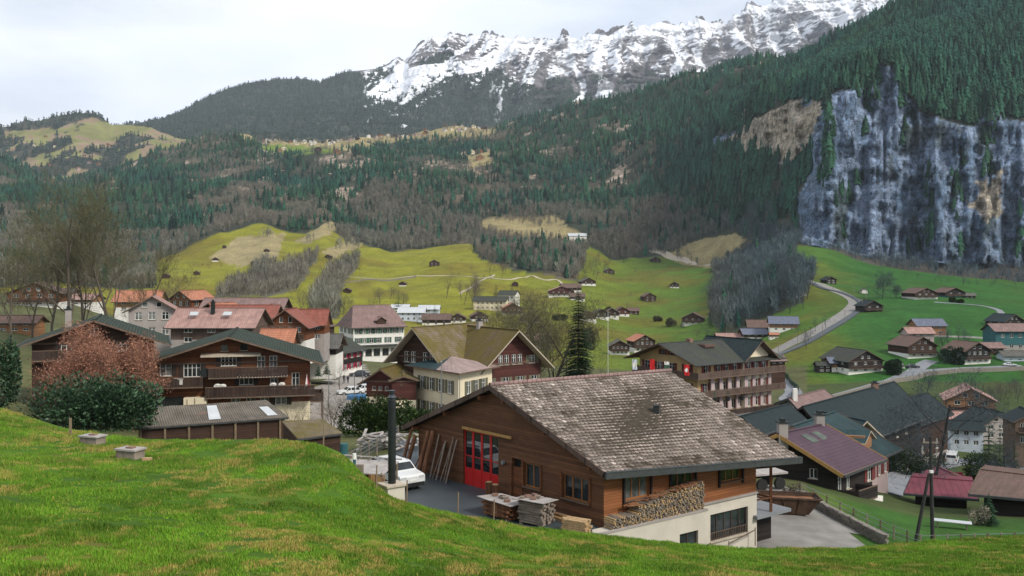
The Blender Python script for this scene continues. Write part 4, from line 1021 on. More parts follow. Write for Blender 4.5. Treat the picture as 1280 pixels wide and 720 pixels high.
for k in range(16):
    p = rel3(E0.lerp(E1, (k + .5) / 16)) + Vector((0, 0, -.37)); d = rel3(R0.lerp(R1, (k + .5) / 16)) + Vector((0, 0, -.37)); q = MB(); q.beam(p, p.lerp(d, .22), .1, .14); q.build('rafter', M['brown_timber'], shed)
vp = rel3(P(820, 514, 57.2)); vp.z = 0
# small vent on the near slope
ab = (rel3(R1) - rel3(R0)); ac = rel3(E0) - rel3(R0); nrm = ab.cross(ac).normalized()
ray = Vector(((820 - 640) / F, 1, (HY - 515) / F)); num = (R0).dot(nrm); tt = num / ray.dot(nrm); hp = ray * tt - shed_o
q = MB(); q.box(hp + Vector((0, 0, .12)), (.34, .34, .5)); q.box(hp + Vector((0, 0, .42)), (.44, .44, .06)); q.build('roof_vent', M['iron'], roof)
# post under the right end of the eave and balcony deck there
q = MB()
pe = rel3(E1) + Vector((-1.0, -.2, 0)); q.beam((pe.x - .5, pe.y + 1.2, -1.4), (pe.x - .5, pe.y + 1.2, pe.z - .2), .15, .15); q.build('eave_post', M['brown_timber'], shed); q = MB(); q.beam((pe.x - 1.3, pe.y + 2.4, -1.4), (pe.x - 1.3, pe.y + 2.4, pe.z + .2), .15, .15); q.build('eave_post', M['brown_timber'], shed); q = MB(); q.box((pe.x - 1.2, pe.y + 2.2, -1.5), (3.4, 3.0, .2), Matrix.Rotation(math.atan2(lu.y, lu.x), 3, 'Z')); q.build('side_deck', M['sheet_'] if 'sheet_' in M else M['greypave'], shed); q = MB(); q.box((pe.x - 1.6, pe.y + 2.6, -3.0), (2.2, 2.0, 3.0), Matrix.Rotation(math.atan2(lu.y, lu.x), 3, 'Z')); q.build('deck_base', M['black_timber'], shed); q = MB(); q.beam((pe.x - .5, pe.y + 1.2, -.5), (pe.x - 1.3, pe.y + 2.4, -.5), .08, .1); q.beam((pe.x - .5, pe.y + 1.2, -.5), (pe.x - 2.2, pe.y + .2, -.5), .08, .1); q.build('deck_rail', M['brown_timber'], shed)
# ------------------------------------------------------------------ village houses, nearest first
W = lambda *a: a
# left chalet behind the copper tree
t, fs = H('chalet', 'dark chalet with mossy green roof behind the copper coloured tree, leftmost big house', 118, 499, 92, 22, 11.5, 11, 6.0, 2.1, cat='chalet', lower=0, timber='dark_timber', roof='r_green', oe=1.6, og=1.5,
    wins=[W('F', 4.9, 1.1, 1.0, [-2.6, 2.6], 'frame', 2, 'sh_brown'), W('F', 6.7, .7, .8, [0], 'frame', 2), W('F', 3.0, 1.1, 1.2, [-2.4, 0, 2.4], 'frame', 2, 'sh_brown'), W('R', 4.9, 1.1, 1.0, [-2, 2], 'frame', 2, None), W('L', 4.9, 1.1, 1.0, [-2, 2], 'frame', 2, None)])
balcony(t, fs['F'], -5.6, 2.2, 4.3, 1.2, .95)
chimney(t, -2.9, 6.0, 7.6, 1.5, .6, 'grey_render')
# big brown chalet with balconies
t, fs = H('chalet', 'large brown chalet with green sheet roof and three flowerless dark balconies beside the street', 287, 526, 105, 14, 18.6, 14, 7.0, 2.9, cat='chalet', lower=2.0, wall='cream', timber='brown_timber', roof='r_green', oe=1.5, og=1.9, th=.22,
    wins=[W('F', 8.3, .75, .85, [-.6, 1.6], 'dark_frame', 1), W('F', 6.5, 1.25, 1.75, [-.1], 'frame', 4, 'sh_brown'), W('F', 6.0, 1.6, .9, [3.6, 5.0], 'frame', 2),
          W('F', 5.5, 1.4, 1.3, [-7.1], 'frame', 2, 'sh_brown'), W('F', 5.3, 1.6, 1.9, [-4.2], 'frame', 4, 'sh_brown'), W('F', 4.2, 1.3, 1.6, [1.9], 'frame', 3, 'sh_brown'), W('F', 3.6, 1.9, .9, [5.1, 7.6], 'frame', 2, None),
          W('F', 1.9, 1.1, 1.0, [.7, 2.4, 4.0], 'frame', 2), W('F', 1.7, 1.3, 1.3, [5.9], 'frame', 2, 'sh_brown'), W('R', 3.8, 1.2, 1.0, [-4, 0, 4], 'frame', 2, 'sh_brown'), W('R', 6.2, 1.0, 1.0, [-3, 3], 'frame', 2, 'sh_brown')])
f = fs['F']
balcony(t, f, -2.3, 6.7, 5.3, 1.5, 1.15, label='short upper balcony under the awning'); balcony(t, f, -9.2, -2.9, 4.3, 1.3, 1.1, label='left balcony at middle height'); balcony(t, f, -2.6, 9.8, 3.0, 1.6, 1.2, label='long lower balcony')
balcony(t, fs['R'], -6.5, -3.0, 1.9, 1.6, 1.1, posts=2, label='small side balcony on posts')
q = MB(); q.slab(f.pt(-3.2, 8.05, .05), f.pt(3.6, 8.05, .05), f.pt(3.6, 7.85, .9), f.pt(-3.2, 7.85, .9), .05, 0, 0); q.beam(f.pt(-3.2, 7.75, .9), f.pt(3.6, 7.75, .9), .03, .22); q.build('awning', M['pale_trim'], t)
q = MB(); M4 = Matrix.Identity(3)
q.box(f.pt(-7.0, 1.75, .06), (3.6, .1, 2.6), M4); q.box(f.pt(-6.2, 1.2, .13), (1.0, .06, 1.7), M4, 1); q.build('garage_door', [M['iron'], M['grey_render']], t)
q = MB(); q.box(f.pt(-3.75, 1.55, .7), (2.5, 1.4, 2.9)); bx_ = q.build('stair_box', M['cream'], t)
q = MB()
for a, b in ((( -3.75, .1), (-3.75, 3.0)), ((-5.0, 1.5), (-2.5, 1.5)), ((-4.6, 2.9), (-4.6, .1))): q.beam(f.pt(a[0], a[1], 1.43), f.pt(b[0], b[1], 1.43), .06, .06)
q.build('strip_joints', M['trim'], bx_)
q = MB(); q.box(f.pt(-3.4, 1.2, 1.42), (.5, .05, .6)); q.build('small_window', M['greenglass'], bx_)
q = MB(); q.tube(f.pt(-2.7, 5.9, 1.1), f.pt(-2.7, 5.9, 1.25), .55, .55, 14); q.build('satellite_dish', M['iron'], t)
q = MB()
for k in range(18): u = 1.0 + k * .33; q.box(f.pt(u, 5.35 - .12 * math.sin(k / 17 * math.pi), 1.62), (.06, .06, .07))
q.build('string_lights', M['white'], t, kind='stuff', label='string of small white bulbs under the balcony')
for (u, zz, nn) in ((-1.3, 4.4, .9), (-.7, 4.35, .9), (5.0, 4.35, .8), (6.0, 4.35, .8)):
    q = MB(); q.box((0, 0, .1), (.75, .5, .2)); q.tube((0, 0, .2), (0, 0, .34), .38, .2, 8)
    o = q.build('cushion', M['white'], None); o.location = t.matrix_basis @ Vector(f.pt(u, zz - .2, nn)); o.rotation_euler = (0, 0, R(14)); o['category'] = 'cushion'; o['label'] = 'white cushion heaped on the long lower balcony of the brown chalet'; o['group'] = 'cushions on the balcony'
q = MB(); q.tube((0, 0, 0), (0, 0, 2.3), .03, .03, 6); o = thing('parasol', 'folded red and white parasol at the right end of the long balcony', 'parasol', t.matrix_basis @ Vector(f.pt(8.9, 3.05, 1.0)))
q.build('pole', M['white'], o)
for k in range(6):
    q = MB(); a0 = k * math.pi / 3; a1 = a0 + math.pi / 3
    q.poly([(0, 0, 2.3), (.42 * math.cos(a0), .42 * math.sin(a0), .5), (.42 * math.cos(a1), .42 * math.sin(a1), .5)])
    q.poly([(0, 0, .5), (.42 * math.cos(a1), .42 * math.sin(a1), .5), (.42 * math.cos(a0), .42 * math.sin(a0), .5)]); q.build('canopy_panel', M['sh_red' if k % 2 else 'white'], o)
q = MB(); q.box((0, 0, .3), (1.1, .6, .6)); q.box((0, 0, .63), (1.2, .7, .06)); o = q.build('balcony_chest', M['white'], None); o.location = t.matrix_basis @ Vector(f.pt(-5.6, 4.6 + .0, .95)); o['label'] = 'white chest on the left balcony of the brown chalet'; o['category'] = 'chest'

# low lean-to shed in front
def lean(name, label, TL, TR, BR, BL_, roofm, wallm, base, cat='shed', th=.12, ms='trim'):
    pts = [P(*p) for p in (TL, TR, BR, BL_)]; o = (pts[2] + pts[3]) / 2; o.z = base
    t = thing(name, label, cat, o); r = [p - o for p in pts]
    m = MB(); m.slab(r[0], r[1], r[2], r[3], th, 0, 1); rf = m.build('roof', [M[roofm], M[ms]], t)
    m = MB(); ins = []
    cx = sum((p for p in r), Vector()) / 4
    for p in r: k = p.lerp(Vector((cx.x, cx.y, p.z)), .06); ins.append(Vector((k.x, k.y, p.z - th - .02)))
    for i in range(4):
        a, b = ins[i], ins[(i + 1) % 4]; m.poly([Vector((a.x, a.y, -1.5)), Vector((b.x, b.y, -1.5)), b, a])
    m.build('wall', M[wallm], t)
    m = MB(); m.beam(r[3] + Vector((0, -.08, -.1)), r[2] + Vector((0, -.08, -.1)), .12, .12); m.build('gutter', M['dark_trim'], t)
    return t, r
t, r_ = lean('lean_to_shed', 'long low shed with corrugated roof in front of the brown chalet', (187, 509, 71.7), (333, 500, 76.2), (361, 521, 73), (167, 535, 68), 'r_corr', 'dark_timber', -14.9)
for a, b in ((.47, .55), (.87, .94)):
    m = MB(); A = r_[3].lerp(r_[2], a); B = r_[3].lerp(r_[2], b); Cc = r_[0].lerp(r_[1], b); Dd = r_[0].lerp(r_[1], a); up_ = Vector((0, 0, .06))
    A, B, Cc, Dd = A.lerp(Dd, .12) + up_, B.lerp(Cc, .12) + up_, B.lerp(Cc, .85 if a < .6 else .6) + up_, A.lerp(Dd, .85 if a < .6 else .6) + up_
    m.slab(Dd, Cc, B, A, .03, 0, 0); m.build('skylight', M['r_white'], t)
for k in range(7):
    m = MB(); p = r_[3].lerp(r_[2], .04 + k * .15); m.beam((p.x, p.y + .02, -1.2), (p.x, p.y + .02, p.z - .15), .13, .13); m.build('post', M['post'], t)
lean('lean_to_shed', 'small mossy flat-tiled shed roof beside the grass edge near the street', (352, 526, 66), (404, 524, 67), (428, 541, 64), (372, 548, 61), 'r_mossgrey', 'dark_timber', -14.9)

# ---------------- school-like chalet with cross gables (several volumes, one thing)
D0 = 122.0; o = P(575, 510, D0); o.z = -21.0
t = thing('guest_house', 'cream and dark timber guest house with mossy yellow roofs and cross gables', 'house', o)
def sub(root, px, D, rot, zb):
    """an inner frame: returns function to place volume children"""
    e = bpy.data.objects.new('wing', None); COL.objects.link(e); e.parent = root
    p = P(px, 340, D); e.location = Vector((p.x, p.y, zb)) - root.location; e.rotation_euler = (0, 0, R(rot)); return e
def reparent(e, root):
    """bake the helper frame into its children and hang them on the thing"""
    bpy.context.view_layer.update()
    for c in list(e.children):
        c.parent = root; c.matrix_basis = e.matrix_basis @ c.matrix_basis
    bpy.data.objects.remove(e)
e = sub(t, 641, 122, 35, -21)
g = volume(e, 9.6, 13, 8.6, 4.3, lower=0, timber='red_timber', roof='r_moss', oe=1.3, og=1.6, ms='pale_trim',
    wins=[W('F', 8.3, 1.35, .75, [-2.0, -1.0, 0.2, 1.2], 'frame', 2), W('F', 8.3, 1.1, 1.1, [3.3], 'frame', 2, 'sh_olive'), W('F', 5.0, 1.6, .95, [-3.8, -1.1, 1.3, 3.7], 'frame', 2, 'sh_olive'), W('F', 2.0, 1.5, 1.0, [-1.1, 1.3, 3.7], 'frame', 2, 'sh_olive'), W('R', 5.0, 1.5, .95, [-4, -1, 2], 'frame', 2, 'sh_olive')])
chimney(e, -.1, 8.3, 12.6, 1.3, .7, 'grey_render')
reparent(e, t)
e = sub(t, 524, 123, -35, -21)
volume(e, 8.2, 13, 9.3, 3.9, lower=0, timber='dark_timber', roof='r_mossgrey', oe=1.2, og=1.6, ms='pale_trim',
    wins=[W('F', 8.4, 1.5, .9, [-2.3, -1.1, 1.1, 2.3], 'frame', 2)])
reparent(e, t)
# white flashing strip running down the roof valley
m = MB(); a = P(578, 411, 119.6) - o; b = P(578, 437, 117.2) - o; 
# cream front block with lean-to metal roof
e = sub(t, 573, 112.5, 0, -21)
# plan: corner at origin, left wall to upper-left, right wall to upper-right
cA = Vector((0, 0, 0)); cL = P(517, 340, 121.0) - P(573, 340, 112.5); cR = P(615, 340, 119.5) - P(573, 340, 112.5); cL.z = cR.z = 0
def fac(a, b): d = (b - a); L_ = d.length; d.normalize(); return Facade(a, d, Vector((d.y, -d.x, 0)), L_)
fl = fac(cL, cA); frr = fac(cA, cR); mw = MB(); ww = []
for fc, us, rows in ((fl, [-3.2, -1.0, 1.2, 3.4], ((5.35, 1.7), (2.1, 1.7))), (frr, [-1.6, 0.2, 1.9], ((5.2, 1.7), (2.0, 1.5)))):
    hs = [(u - .5, u + .5, s, s + h) for u in us for s, h in rows]
    hgt = 8.1
    holed(mw, fc, -2, [(-fc.L / 2, hgt), (fc.L / 2, hgt)], hs, .12)
    for u in us:
        for s, h in rows: ww.append((fc, u, s, h))
mw.poly([cA + Vector((0, 0, 8.09)), cR + Vector((0, 0, 8.09)), cL + cR + Vector((0, 0, 8.09)), cL + Vector((0, 0, 8.09))])
mw.build('wall', M['cream'], e)
for fc, u, s, h in ww: window(e, fc, u, s, 1.0, h, 'frame', 2, 'sh_olive', depth=.12)
pr = Vector((0, 0, 8.3)); n = (cL + cR).normalized()
q = MB(); a = cL + cL.normalized() * .9 - Vector((fl.U.y, -fl.U.x, 0)) * -1.0; 
oA = cA - n * 1.5 + Vector((0, 0, 8.3)); oL = cL + fl.N * 1.0 + cL.normalized() * .8 + Vector((0, 0, 8.35)); oR = cR + frr.N * 1.0 + cR.normalized() * .6 + Vector((0, 0, 8.35)); bk_ = (cL + cR) * .62 + Vector((0, 0, 9.4))
q.slab(bk_, bk_, oA, oL, .16, 0, 1) if False else None
mid = (oL + (oA - oL) * .6)
q.poly([oL, mid, bk_], 2, [(0, 0), (4, 0), (2, 4)]); q.poly([mid, oA, bk_], 0, [(0, 0), (3, 0), (2, 4)]); q.poly([oA, oR, bk_], 0, [(0, 0), (5, 0), (2, 4)])
d = Vector((0, 0, -.18)); q.poly([oL + d, bk_ + d, oA + d], 1); q.poly([oA + d, bk_ + d, oR + d], 1)
for x, y in ((oL, oA), (oA, oR), (oR, bk_), (bk_, oL)): q.poly([x + d, y + d, y, x], 1)
q.build('porch_roof', [M['r_pinkmetal'], M['trim'], M['r_teal']], e)
q = MB(); q.beam(oA + Vector((0, .1, -.3)), oA + Vector((0, .1, -8.6)), .1, .1); q.build('downpipe', M['steel'], e)
reparent(e, t)
e = sub(t, 478, 119, -14, -21)
volume(e, 4.6, 7.5, 6.4, 1.5, lower=4.2, wall='cream', timber='red_timber', roof='r_moss', oe=.9, og=.9, ms='trim',
    wins=[W('F', 5.1, .55, .5, [-1.2, -.3, .6], 'frame', 1), W('F', 2.6, .55, .5, [-1.2, -.3, .6], 'dark_frame', 1)])
reparent(e, t)
e = sub(t, 505, 117.5, 8, -21)
volume(e, 3.2, 6, 6.6, .5, lower=4.0, wall='cream', timber='red_timber', roof='r_mossgrey', oe=.4, og=.5, ms='trim', wins=[W('F', 2.9, .8, .6, [.4], 'dark_frame', 1)])
q = MB(); q.box((1.6, -1.6, 1.3), (6.2, 3.0, .25)); q.build('terrace_slab', M['pale_trim'], e)
q = MB(); q.box((1.6, -1.55, .1), (5.6, 2.6, 2.1)); q.build('terrace_wall', M['sh_maroon'], e)
reparent(e, t)

# ---------------- railway hotel with three balcony levels
o = P(872, 512, 148); o.z = P(0, 514, 148).z
t = thing('hotel', 'large ochre hotel with wrap-around wooden balconies and dark slate roof', 'hotel', o)
Wd, Ln, he, ri = 14.0, 18.5, 8.3, 2.5
e = sub(t, 872, 148, -55, o.z)
xo = -Wd / 2
fs = facades(Wd, Ln, xo, 0)
rows = []
for s in (6.0, 2.9, -.2): rows += [W('R', s, 1.6, 1.1, [-7.4, -5.0, -2.9, -.8, 1.3, 3.4, 5.5, 7.6] if s < 6 else [-7.2, -4.2, -2.2, 0, 2.0], 'frame', 2, 'sh_maroon'), W('F', s, 1.6, 1.4, [-5.0, -1.9, 1.0, 4.7], 'frame', 2, 'sh_maroon')]
volume(e, Wd, Ln, he, ri, wall='ochre', lower=20, roof='r_dark', oe=1.7, og=2.3, x0=xo, wins=rows + [W('F', 8.9, .9, 1.0, [-1.1, 1.1], 'dark_frame', 2, 'sh_maroon')], ms='trim', found=3.5)
for z in (5.6, 2.5): balcony(e, fs['F'], -7.2, 8.7, z, 1.7, 1.0, 'grey_board', 'trim'); balcony(e, fs['R'], -9.3, 11.5, z, 1.7, 1.0, 'grey_board', 'trim', ends=False)
balcony(e, fs['F'], -7.2, 8.7, -.6, 1.7, 1.0, 'board', 'trim'); balcony(e, fs['R'], -9.3, 13.5, -.6, 3.2, .9, 'board', 'trim', ends=False)
for k in range(8):
    q = MB()
    for z in (-.5, 2.6):
        q.box(fs['R'].pt(-6.2 + k * 2.1, z + 1.5, .45), (.3, .8, 2.7), None)
    q.build('pilaster', M['pinkish'], e)
m = MB(); m.beam((xo, 5.0, he + ri + .2), (xo, 5.8, he + ri + .2), 1.0, 1.0); m.build('chimney', M['brick'], e)
m = MB(); m.box((xo + 2.2, 7.2, he + ri - .5), (2.0, 2.6, .5)); m.build('roof_hatch', M['r_brown'], e)
reparent(e, t)
e = sub(t, 944, 156.0, 35, o.z)
volume(e, 6.6, 10, 8.7, 2.5, wall='cream', lower=20, roof='r_tealdark', oe=1.4, og=1.6, ms='trim', y0=-.15, wins=[W('F', 6.1, 1.7, 1.1, [-1.9, 0.1, 2.1], 'frame', 2, 'sh_maroon'), W('F', 2.9, 1.6, 1.1, [-2.0, 0, 2.0], 'frame', 2, 'sh_maroon'), W('F', -.2, 1.6, 1.1, [-2.0, 0, 2.0], 'frame', 2, 'sh_maroon')])
reparent(e, t)
e = sub(t, 931, 141, 35, o.z - 3.2)
q = MB(); q.box((-1.0, 5.0, .6), (18.5, 5.2, 3.4)); q.build('annex_wall', M['white'], e)
q = MB(); q.box((-1.0, 5.0, 2.42), (19.2, 6.0, .22)); q.build('annex_roof', M['steel'], e)
reparent(e, t)
# flags on slanting poles
def flag(px, py, D, label, cols_, kind):
    o = P(px, py, D); t = thing('flag', label, 'flag', o, 0, 'flags on the hotel balcony'); t.scale = (.68, .68, .68)
    m = MB(); m.tube((0, 1.4, -1.0), (0, -.4, 2.1), .035, .03, 6); m.build('pole', M['pale_trim'], t)
    nx, nz = 6, 10; v = lambda i, j, dy=0: ((i / nx - .5) * 1.15 + .08 * math.sin(j * .9), -.35 + .12 * math.sin(i * 1.5 + j * .5) + dy, 1.75 - j / nz * 2.5 - .12 * abs(i / nx - .3))
    m = MB()
    for i in range(nx):
        for j in range(nz):
            mi = 0
            if kind == 'cross': mi = 1 if (i in (2, 3) and 3 <= j <= 6) or (1 <= i <= 4 and j in (4, 5)) else 0
            if kind == 'band': mi = 1 if 3 <= j <= 6 else 0
            m.poly([v(i, j), v(i, j + 1), v(i + 1, j + 1), v(i + 1, j)], mi); m.poly([v(i, j, .02), v(i + 1, j, .02), v(i + 1, j + 1, .02), v(i, j + 1, .02)], mi)
    m.build('cloth', [M[c] for c in cols_], t)
flag(793, 458, 147, 'pale blue flag, leftmost on the hotel balcony', ['bluewhite', 'white'], 'band')
flag(815, 458, 143.5, 'plain red flag second from left on the hotel balcony', ['red', 'white'], 'plain')
flag(833, 461, 141.5, 'grey white flag with green band on the hotel balcony', ['white', 'sh_green'], 'band')
flag(858, 465, 139, 'red flag with white cross, rightmost on the hotel balcony', ['red', 'white'], 'cross')
for k in range(5):
    p = P(893 + k * 17, 502 - k * 1.0, 143.5 + k * 4.6)
    t2 = thing('planter', 'dark shrub in a pot on the lowest hotel balcony', 'planter', p, 0, 'potted shrubs on the hotel terrace')
    m = MB(); m.tube((0, 0, 0), (0, 0, .6), .3, .4, 8); m.build('pot', M['iron'], t2)
    m = MB(); r = random.Random(k)
    for j in range(60):
        a = r.random() * 6.3; z = r.random(); q = .5 * math.sin(z * 2.6 + .3); c = Vector((math.cos(a) * q * r.random(), math.sin(a) * q * r.random(), .6 + z * 1.0)); d1 = Vector((r.uniform(-.15, .15), r.uniform(-.15, .15), r.uniform(-.05, .2))); d2 = Vector((r.uniform(-.15, .15), r.uniform(-.15, .15), r.uniform(-.1, .1))); m.poly([c, c + d1, c + d2])
    m.build('foliage', M['sh_green'], t2)

# ---------------- purple roofed house and its neighbours on the right
s = 1.15
def house_from_roof(name, label, TL, TR, BR, BL_, base, roofm, wallm, cat='house', inset=.9, th=.22, ms='yellow_trim', lower=None, lwall='white', fas='dark_trim'):
    """near slope corners given; the far slope mirrors it"""
    a, b, c, d = [P(*p) for p in (TL, TR, BR, BL_)]
    z = (a.z + b.z) / 2; a.z = b.z = z; z2_ = (c.z + d.z) / 2; c.z = d.z = z2_
    o = (a + b + c + d) / 4; o.z = base; a, b, c, d = a - o, b - o, c - o, d - o
    hv = ((d - a) + (c - b)) / 2; hv.z = 0; c2 = b - hv; d2 = a - hv; c2.z = d2.z = c.z
    t = thing(name, label, cat, o)
    m = MB(); m.slab(a, b, c, d, th, 0, 1, True); m.slab(a, b, c2, d2, th, 0, 1, True); rf = m.build('roof', [M[roofm], M[ms]], t)
    m = MB(); nrm = (a - b).normalized(); u1 = Vector((0, 0, -.12))
    m.beam(a + nrm * .04 + u1, d + nrm * .04 + u1, .06, .34); m.beam(a + nrm * .04 + u1, d2 + nrm * .04 + u1, .06, .34); m.beam(b - nrm * .04 + u1, c - nrm * .04 + u1, .06, .34); m.build('verge_board', M[ms], rf)
    m = MB(); hn = hv.normalized(); m.beam(d + hn * .08 + u1, c + hn * .08 + u1, .16, .2); m.build('gutter', M[fas], rf)
    m = MB(); m.beam(a + Vector((0, 0, .04)), b + Vector((0, 0, .04)), .3, .08); m.build('ridge_cap', M[roofm], rf)
    # walls
    rl = (b - a).normalized(); L_ = (b - a).length; wa = hv.length
    A0 = a + rl * inset; k = 1 - inset / wa
    gl_ = Facade(Vector((A0.x, A0.y, 0)) - Vector((hv.x, hv.y, 0)) * k, (hn.x, hn.y, 0), (-rl.x, -rl.y, 0), 2 * wa * k)
    if gl_.N.dot(Vector((0, -1, 0))) < 0 and False: pass
    p1 = Vector((A0.x, A0.y, 0)) + Vector((hv.x, hv.y, 0)) * k
    ev = Facade(p1, (rl.x, rl.y, 0), (hn.x, hn.y, 0), L_ - 2 * inset)
    he_ = d.z + (a.z - d.z) * (1 - k) - th - .02; pk = a.z - th - .02; hw = gl_.L / 2
    return t, gl_, ev, he_, pk, (a, b, c, d), rf
t, g, ev, he_, pk, cr_, rf = house_from_roof('house', 'black timber house with purple ribbed roof and corner balcony', (972, 543, 80.5), (1031, 529, 86), (1108, 573, 84), (1054, 594, 77.2), -20.6, 'r_purple', 'black_timber')
m = MB(); hs = [(2.3, 3.0, 2.0, 2.9)]; eh = [(-3.2, -2.4, .9, 2.3), (-1.6, -.9, 1.0, 2.2), (2.2, 3.1, 1.1, 2.3)]
holed(m, g, .4, [(-g.L / 2, he_), (0, pk), (g.L / 2, he_)], hs, .1); holed(m, ev, .4, [(-ev.L / 2, he_), (ev.L / 2, he_)], eh, .1)
for s_ in (1,):
    b0 = g.pt(-g.L / 2, 0); b1 = ev.pt(ev.L / 2, 0); dd = b1 - g.pt(g.L / 2, 0); b2 = b0 + dd
    m.poly([b1 + Vector((0, 0, .4)), b2 + Vector((0, 0, .4)), b2 + Vector((0, 0, he_)), (b1 + b2) / 2 + Vector((0, 0, pk)), b1 + Vector((0, 0, he_))]); m.poly([b2 + Vector((0, 0, .4)), b0 + Vector((0, 0, .4)), b0 + Vector((0, 0, he_)), b2 + Vector((0, 0, he_))])
m.build('timber_wall', M['black_timber'], t)
m = MB(); holed(m, g, -2.5, [(-g.L / 2, .4), (g.L / 2, .4)], [], .1); holed(m, ev, -2.5, [(-ev.L / 2, .4), (ev.L / 2, .4)], [], .1); m.build('base_wall', M['concrete'], t)
window(t, g, 2.65, 2.0, .7, .9, 'frame', 2, None)
window(t, ev, -2.8, .9, .8, 1.4, 'frame', 2); window(t, ev, -1.25, 1.0, .7, 1.2, 'frame', 2); window(t, ev, 2.65, 1.1, .9, 1.2, 'frame', 2, 'sh_maroon')
balcony(t, ev, -ev.L / 2 - .1, ev.L / 2 - 3.2, .35, 1.9, 1.0, 'black_timber', 'trim', label='dark corner balcony')
m = MB(); q0 = ev.pt(-ev.L / 2 + .6, 0, 1.7); m.beam((q0.x, q0.y, -2.4), (q0.x, q0.y, .2), .3, .3); q1 = ev.pt(0, 0, .9); m.box((q1.x, q1.y, -1.2), (3.0, 1.6, 2.6), Matrix((ev.U, ev.N, Vector((0, 0, 1)))).transposed()); m.build('balcony_base', M['white'], t)
a, b, c, d = cr_
for k in (.3, .52):
    m = MB(); up_ = Vector((0, 0, .07)); q = lambda u, v: a.lerp(b, u).lerp(d.lerp(c, u), v) + up_
    m.slab(q(k, .13), q(k + .13, .13), q(k + .13, .33), q(k, .33), .06, 0, 1); m.build('skylight', [M['greenglass'], M['dark_trim']], rf)
chimney(t, a.x + .5, a.y + .2, a.z, 1.0, .8, 'grey_render'); chimney(t, b.x - .6, b.y - .2, b.z, .9, .8, 'grey_render')
def boxhouse(t, g, ev, he_, pk, wallm, base=-2.5, holesE=(), frame='frame', shut=None, lowm=None, lowh=0, holesG=()):
    m = MB(); hs = [(u - w_ / 2, u + w_ / 2, s_, s_ + h_) for (u, s_, w_, h_) in holesE]; hg = [(u - w_ / 2, u + w_ / 2, s_, s_ + h_) for (u, s_, w_, h_) in holesG]
    z0 = lowh if lowm else base
    holed(m, g, z0, [(-g.L / 2, he_), (0, pk), (g.L / 2, he_)], hg, .1); holed(m, ev, z0, [(-ev.L / 2, he_), (ev.L / 2, he_)], hs, .1)
    b0 = g.pt(-g.L / 2, 0); b1 = ev.pt(ev.L / 2, 0); dd = b1 - g.pt(g.L / 2, 0); b2 = b0 + dd; Z = lambda z: Vector((0, 0, z))
    m.poly([b1 + Z(z0), b2 + Z(z0), b2 + Z(he_), (b1 + b2) / 2 + Z(pk), b1 + Z(he_)]); m.poly([b2 + Z(z0), b0 + Z(z0), b0 + Z(he_), b2 + Z(he_)])
    m.build('timber_wall' if lowm else 'wall', M[wallm], t)
    if lowm:
        m = MB()
        for f_, hh in ((g, hg), (ev, hs)): holed(m, f_, base, [(-f_.L / 2, lowh), (f_.L / 2, lowh)], hh, .1)
        m.poly([b1 + Z(base), b2 + Z(base), b2 + Z(lowh), b1 + Z(lowh)]); m.poly([b2 + Z(base), b0 + Z(base), b0 + Z(lowh), b2 + Z(lowh)])
        m.build('wall', M[lowm], t)
    for (u, s_, w_, h_) in holesE: window(t, ev, u, s_, w_, h_, frame, 2, shut)
    for (u, s_, w_, h_) in holesG: window(t, g, u, s_, w_, h_, frame, 2, shut)
t, g, ev, he_, pk, cr_, rf = house_from_roof('house', 'pinkish walled house with teal roof just behind the purple roof', (990, 534, 92), (1045, 513, 102), (1128, 560, 100), (1072, 586, 90), -24.5, 'r_teal', 'pinkish', ms='trim')
boxhouse(t, g, ev, he_, pk, 'pinkish', holesE=[(-2.5, 2.2, 1.0, 1.4), (0, 2.2, 1.0, 1.4), (2.5, 2.2, 1.0, 1.4), (4.6, 2.2, 1.0, 1.4)], shut='sh_maroon')
a, b, c, d = cr_; m = MB(); p0 = a.lerp(b, .55).lerp(d.lerp(c, .55), .55) + Vector((0, 0, .1)); hn = Vector((ev.N.x, ev.N.y, 0)); rl = Vector((ev.U.x, ev.U.y, 0))
m.slab(p0 + Vector((0, 0, .9)) - hn * 2.4, p0 + Vector((0, 0, .9)) + hn * 1.8, p0 + hn * 1.8 + rl * 1.9 + Vector((0, 0, -.2)), p0 - hn * 1 + rl * 1.9 + Vector((0, 0, -.2)), .12, 0, 1, True)
m.slab(p0 + Vector((0, 0, .9)) - hn * 2.4, p0 + Vector((0, 0, .9)) + hn * 1.8, p0 + hn * 1.8 - rl * 1.9 + Vector((0, 0, -.2)), p0 - hn * 1 - rl * 1.9 + Vector((0, 0, -.2)), .12, 0, 1, True)
m.build('dormer_roof', [M['r_teal'], M['pale_trim']], rf)
m = MB(); m.box(p0 + hn * .3 + Vector((0, 0, -.4)), (2.4, 2.4, 1.7), Matrix((rl, hn, Vector((0, 0, 1)))).transposed()); m.build('dormer_wall', M['tan_timber'], t)
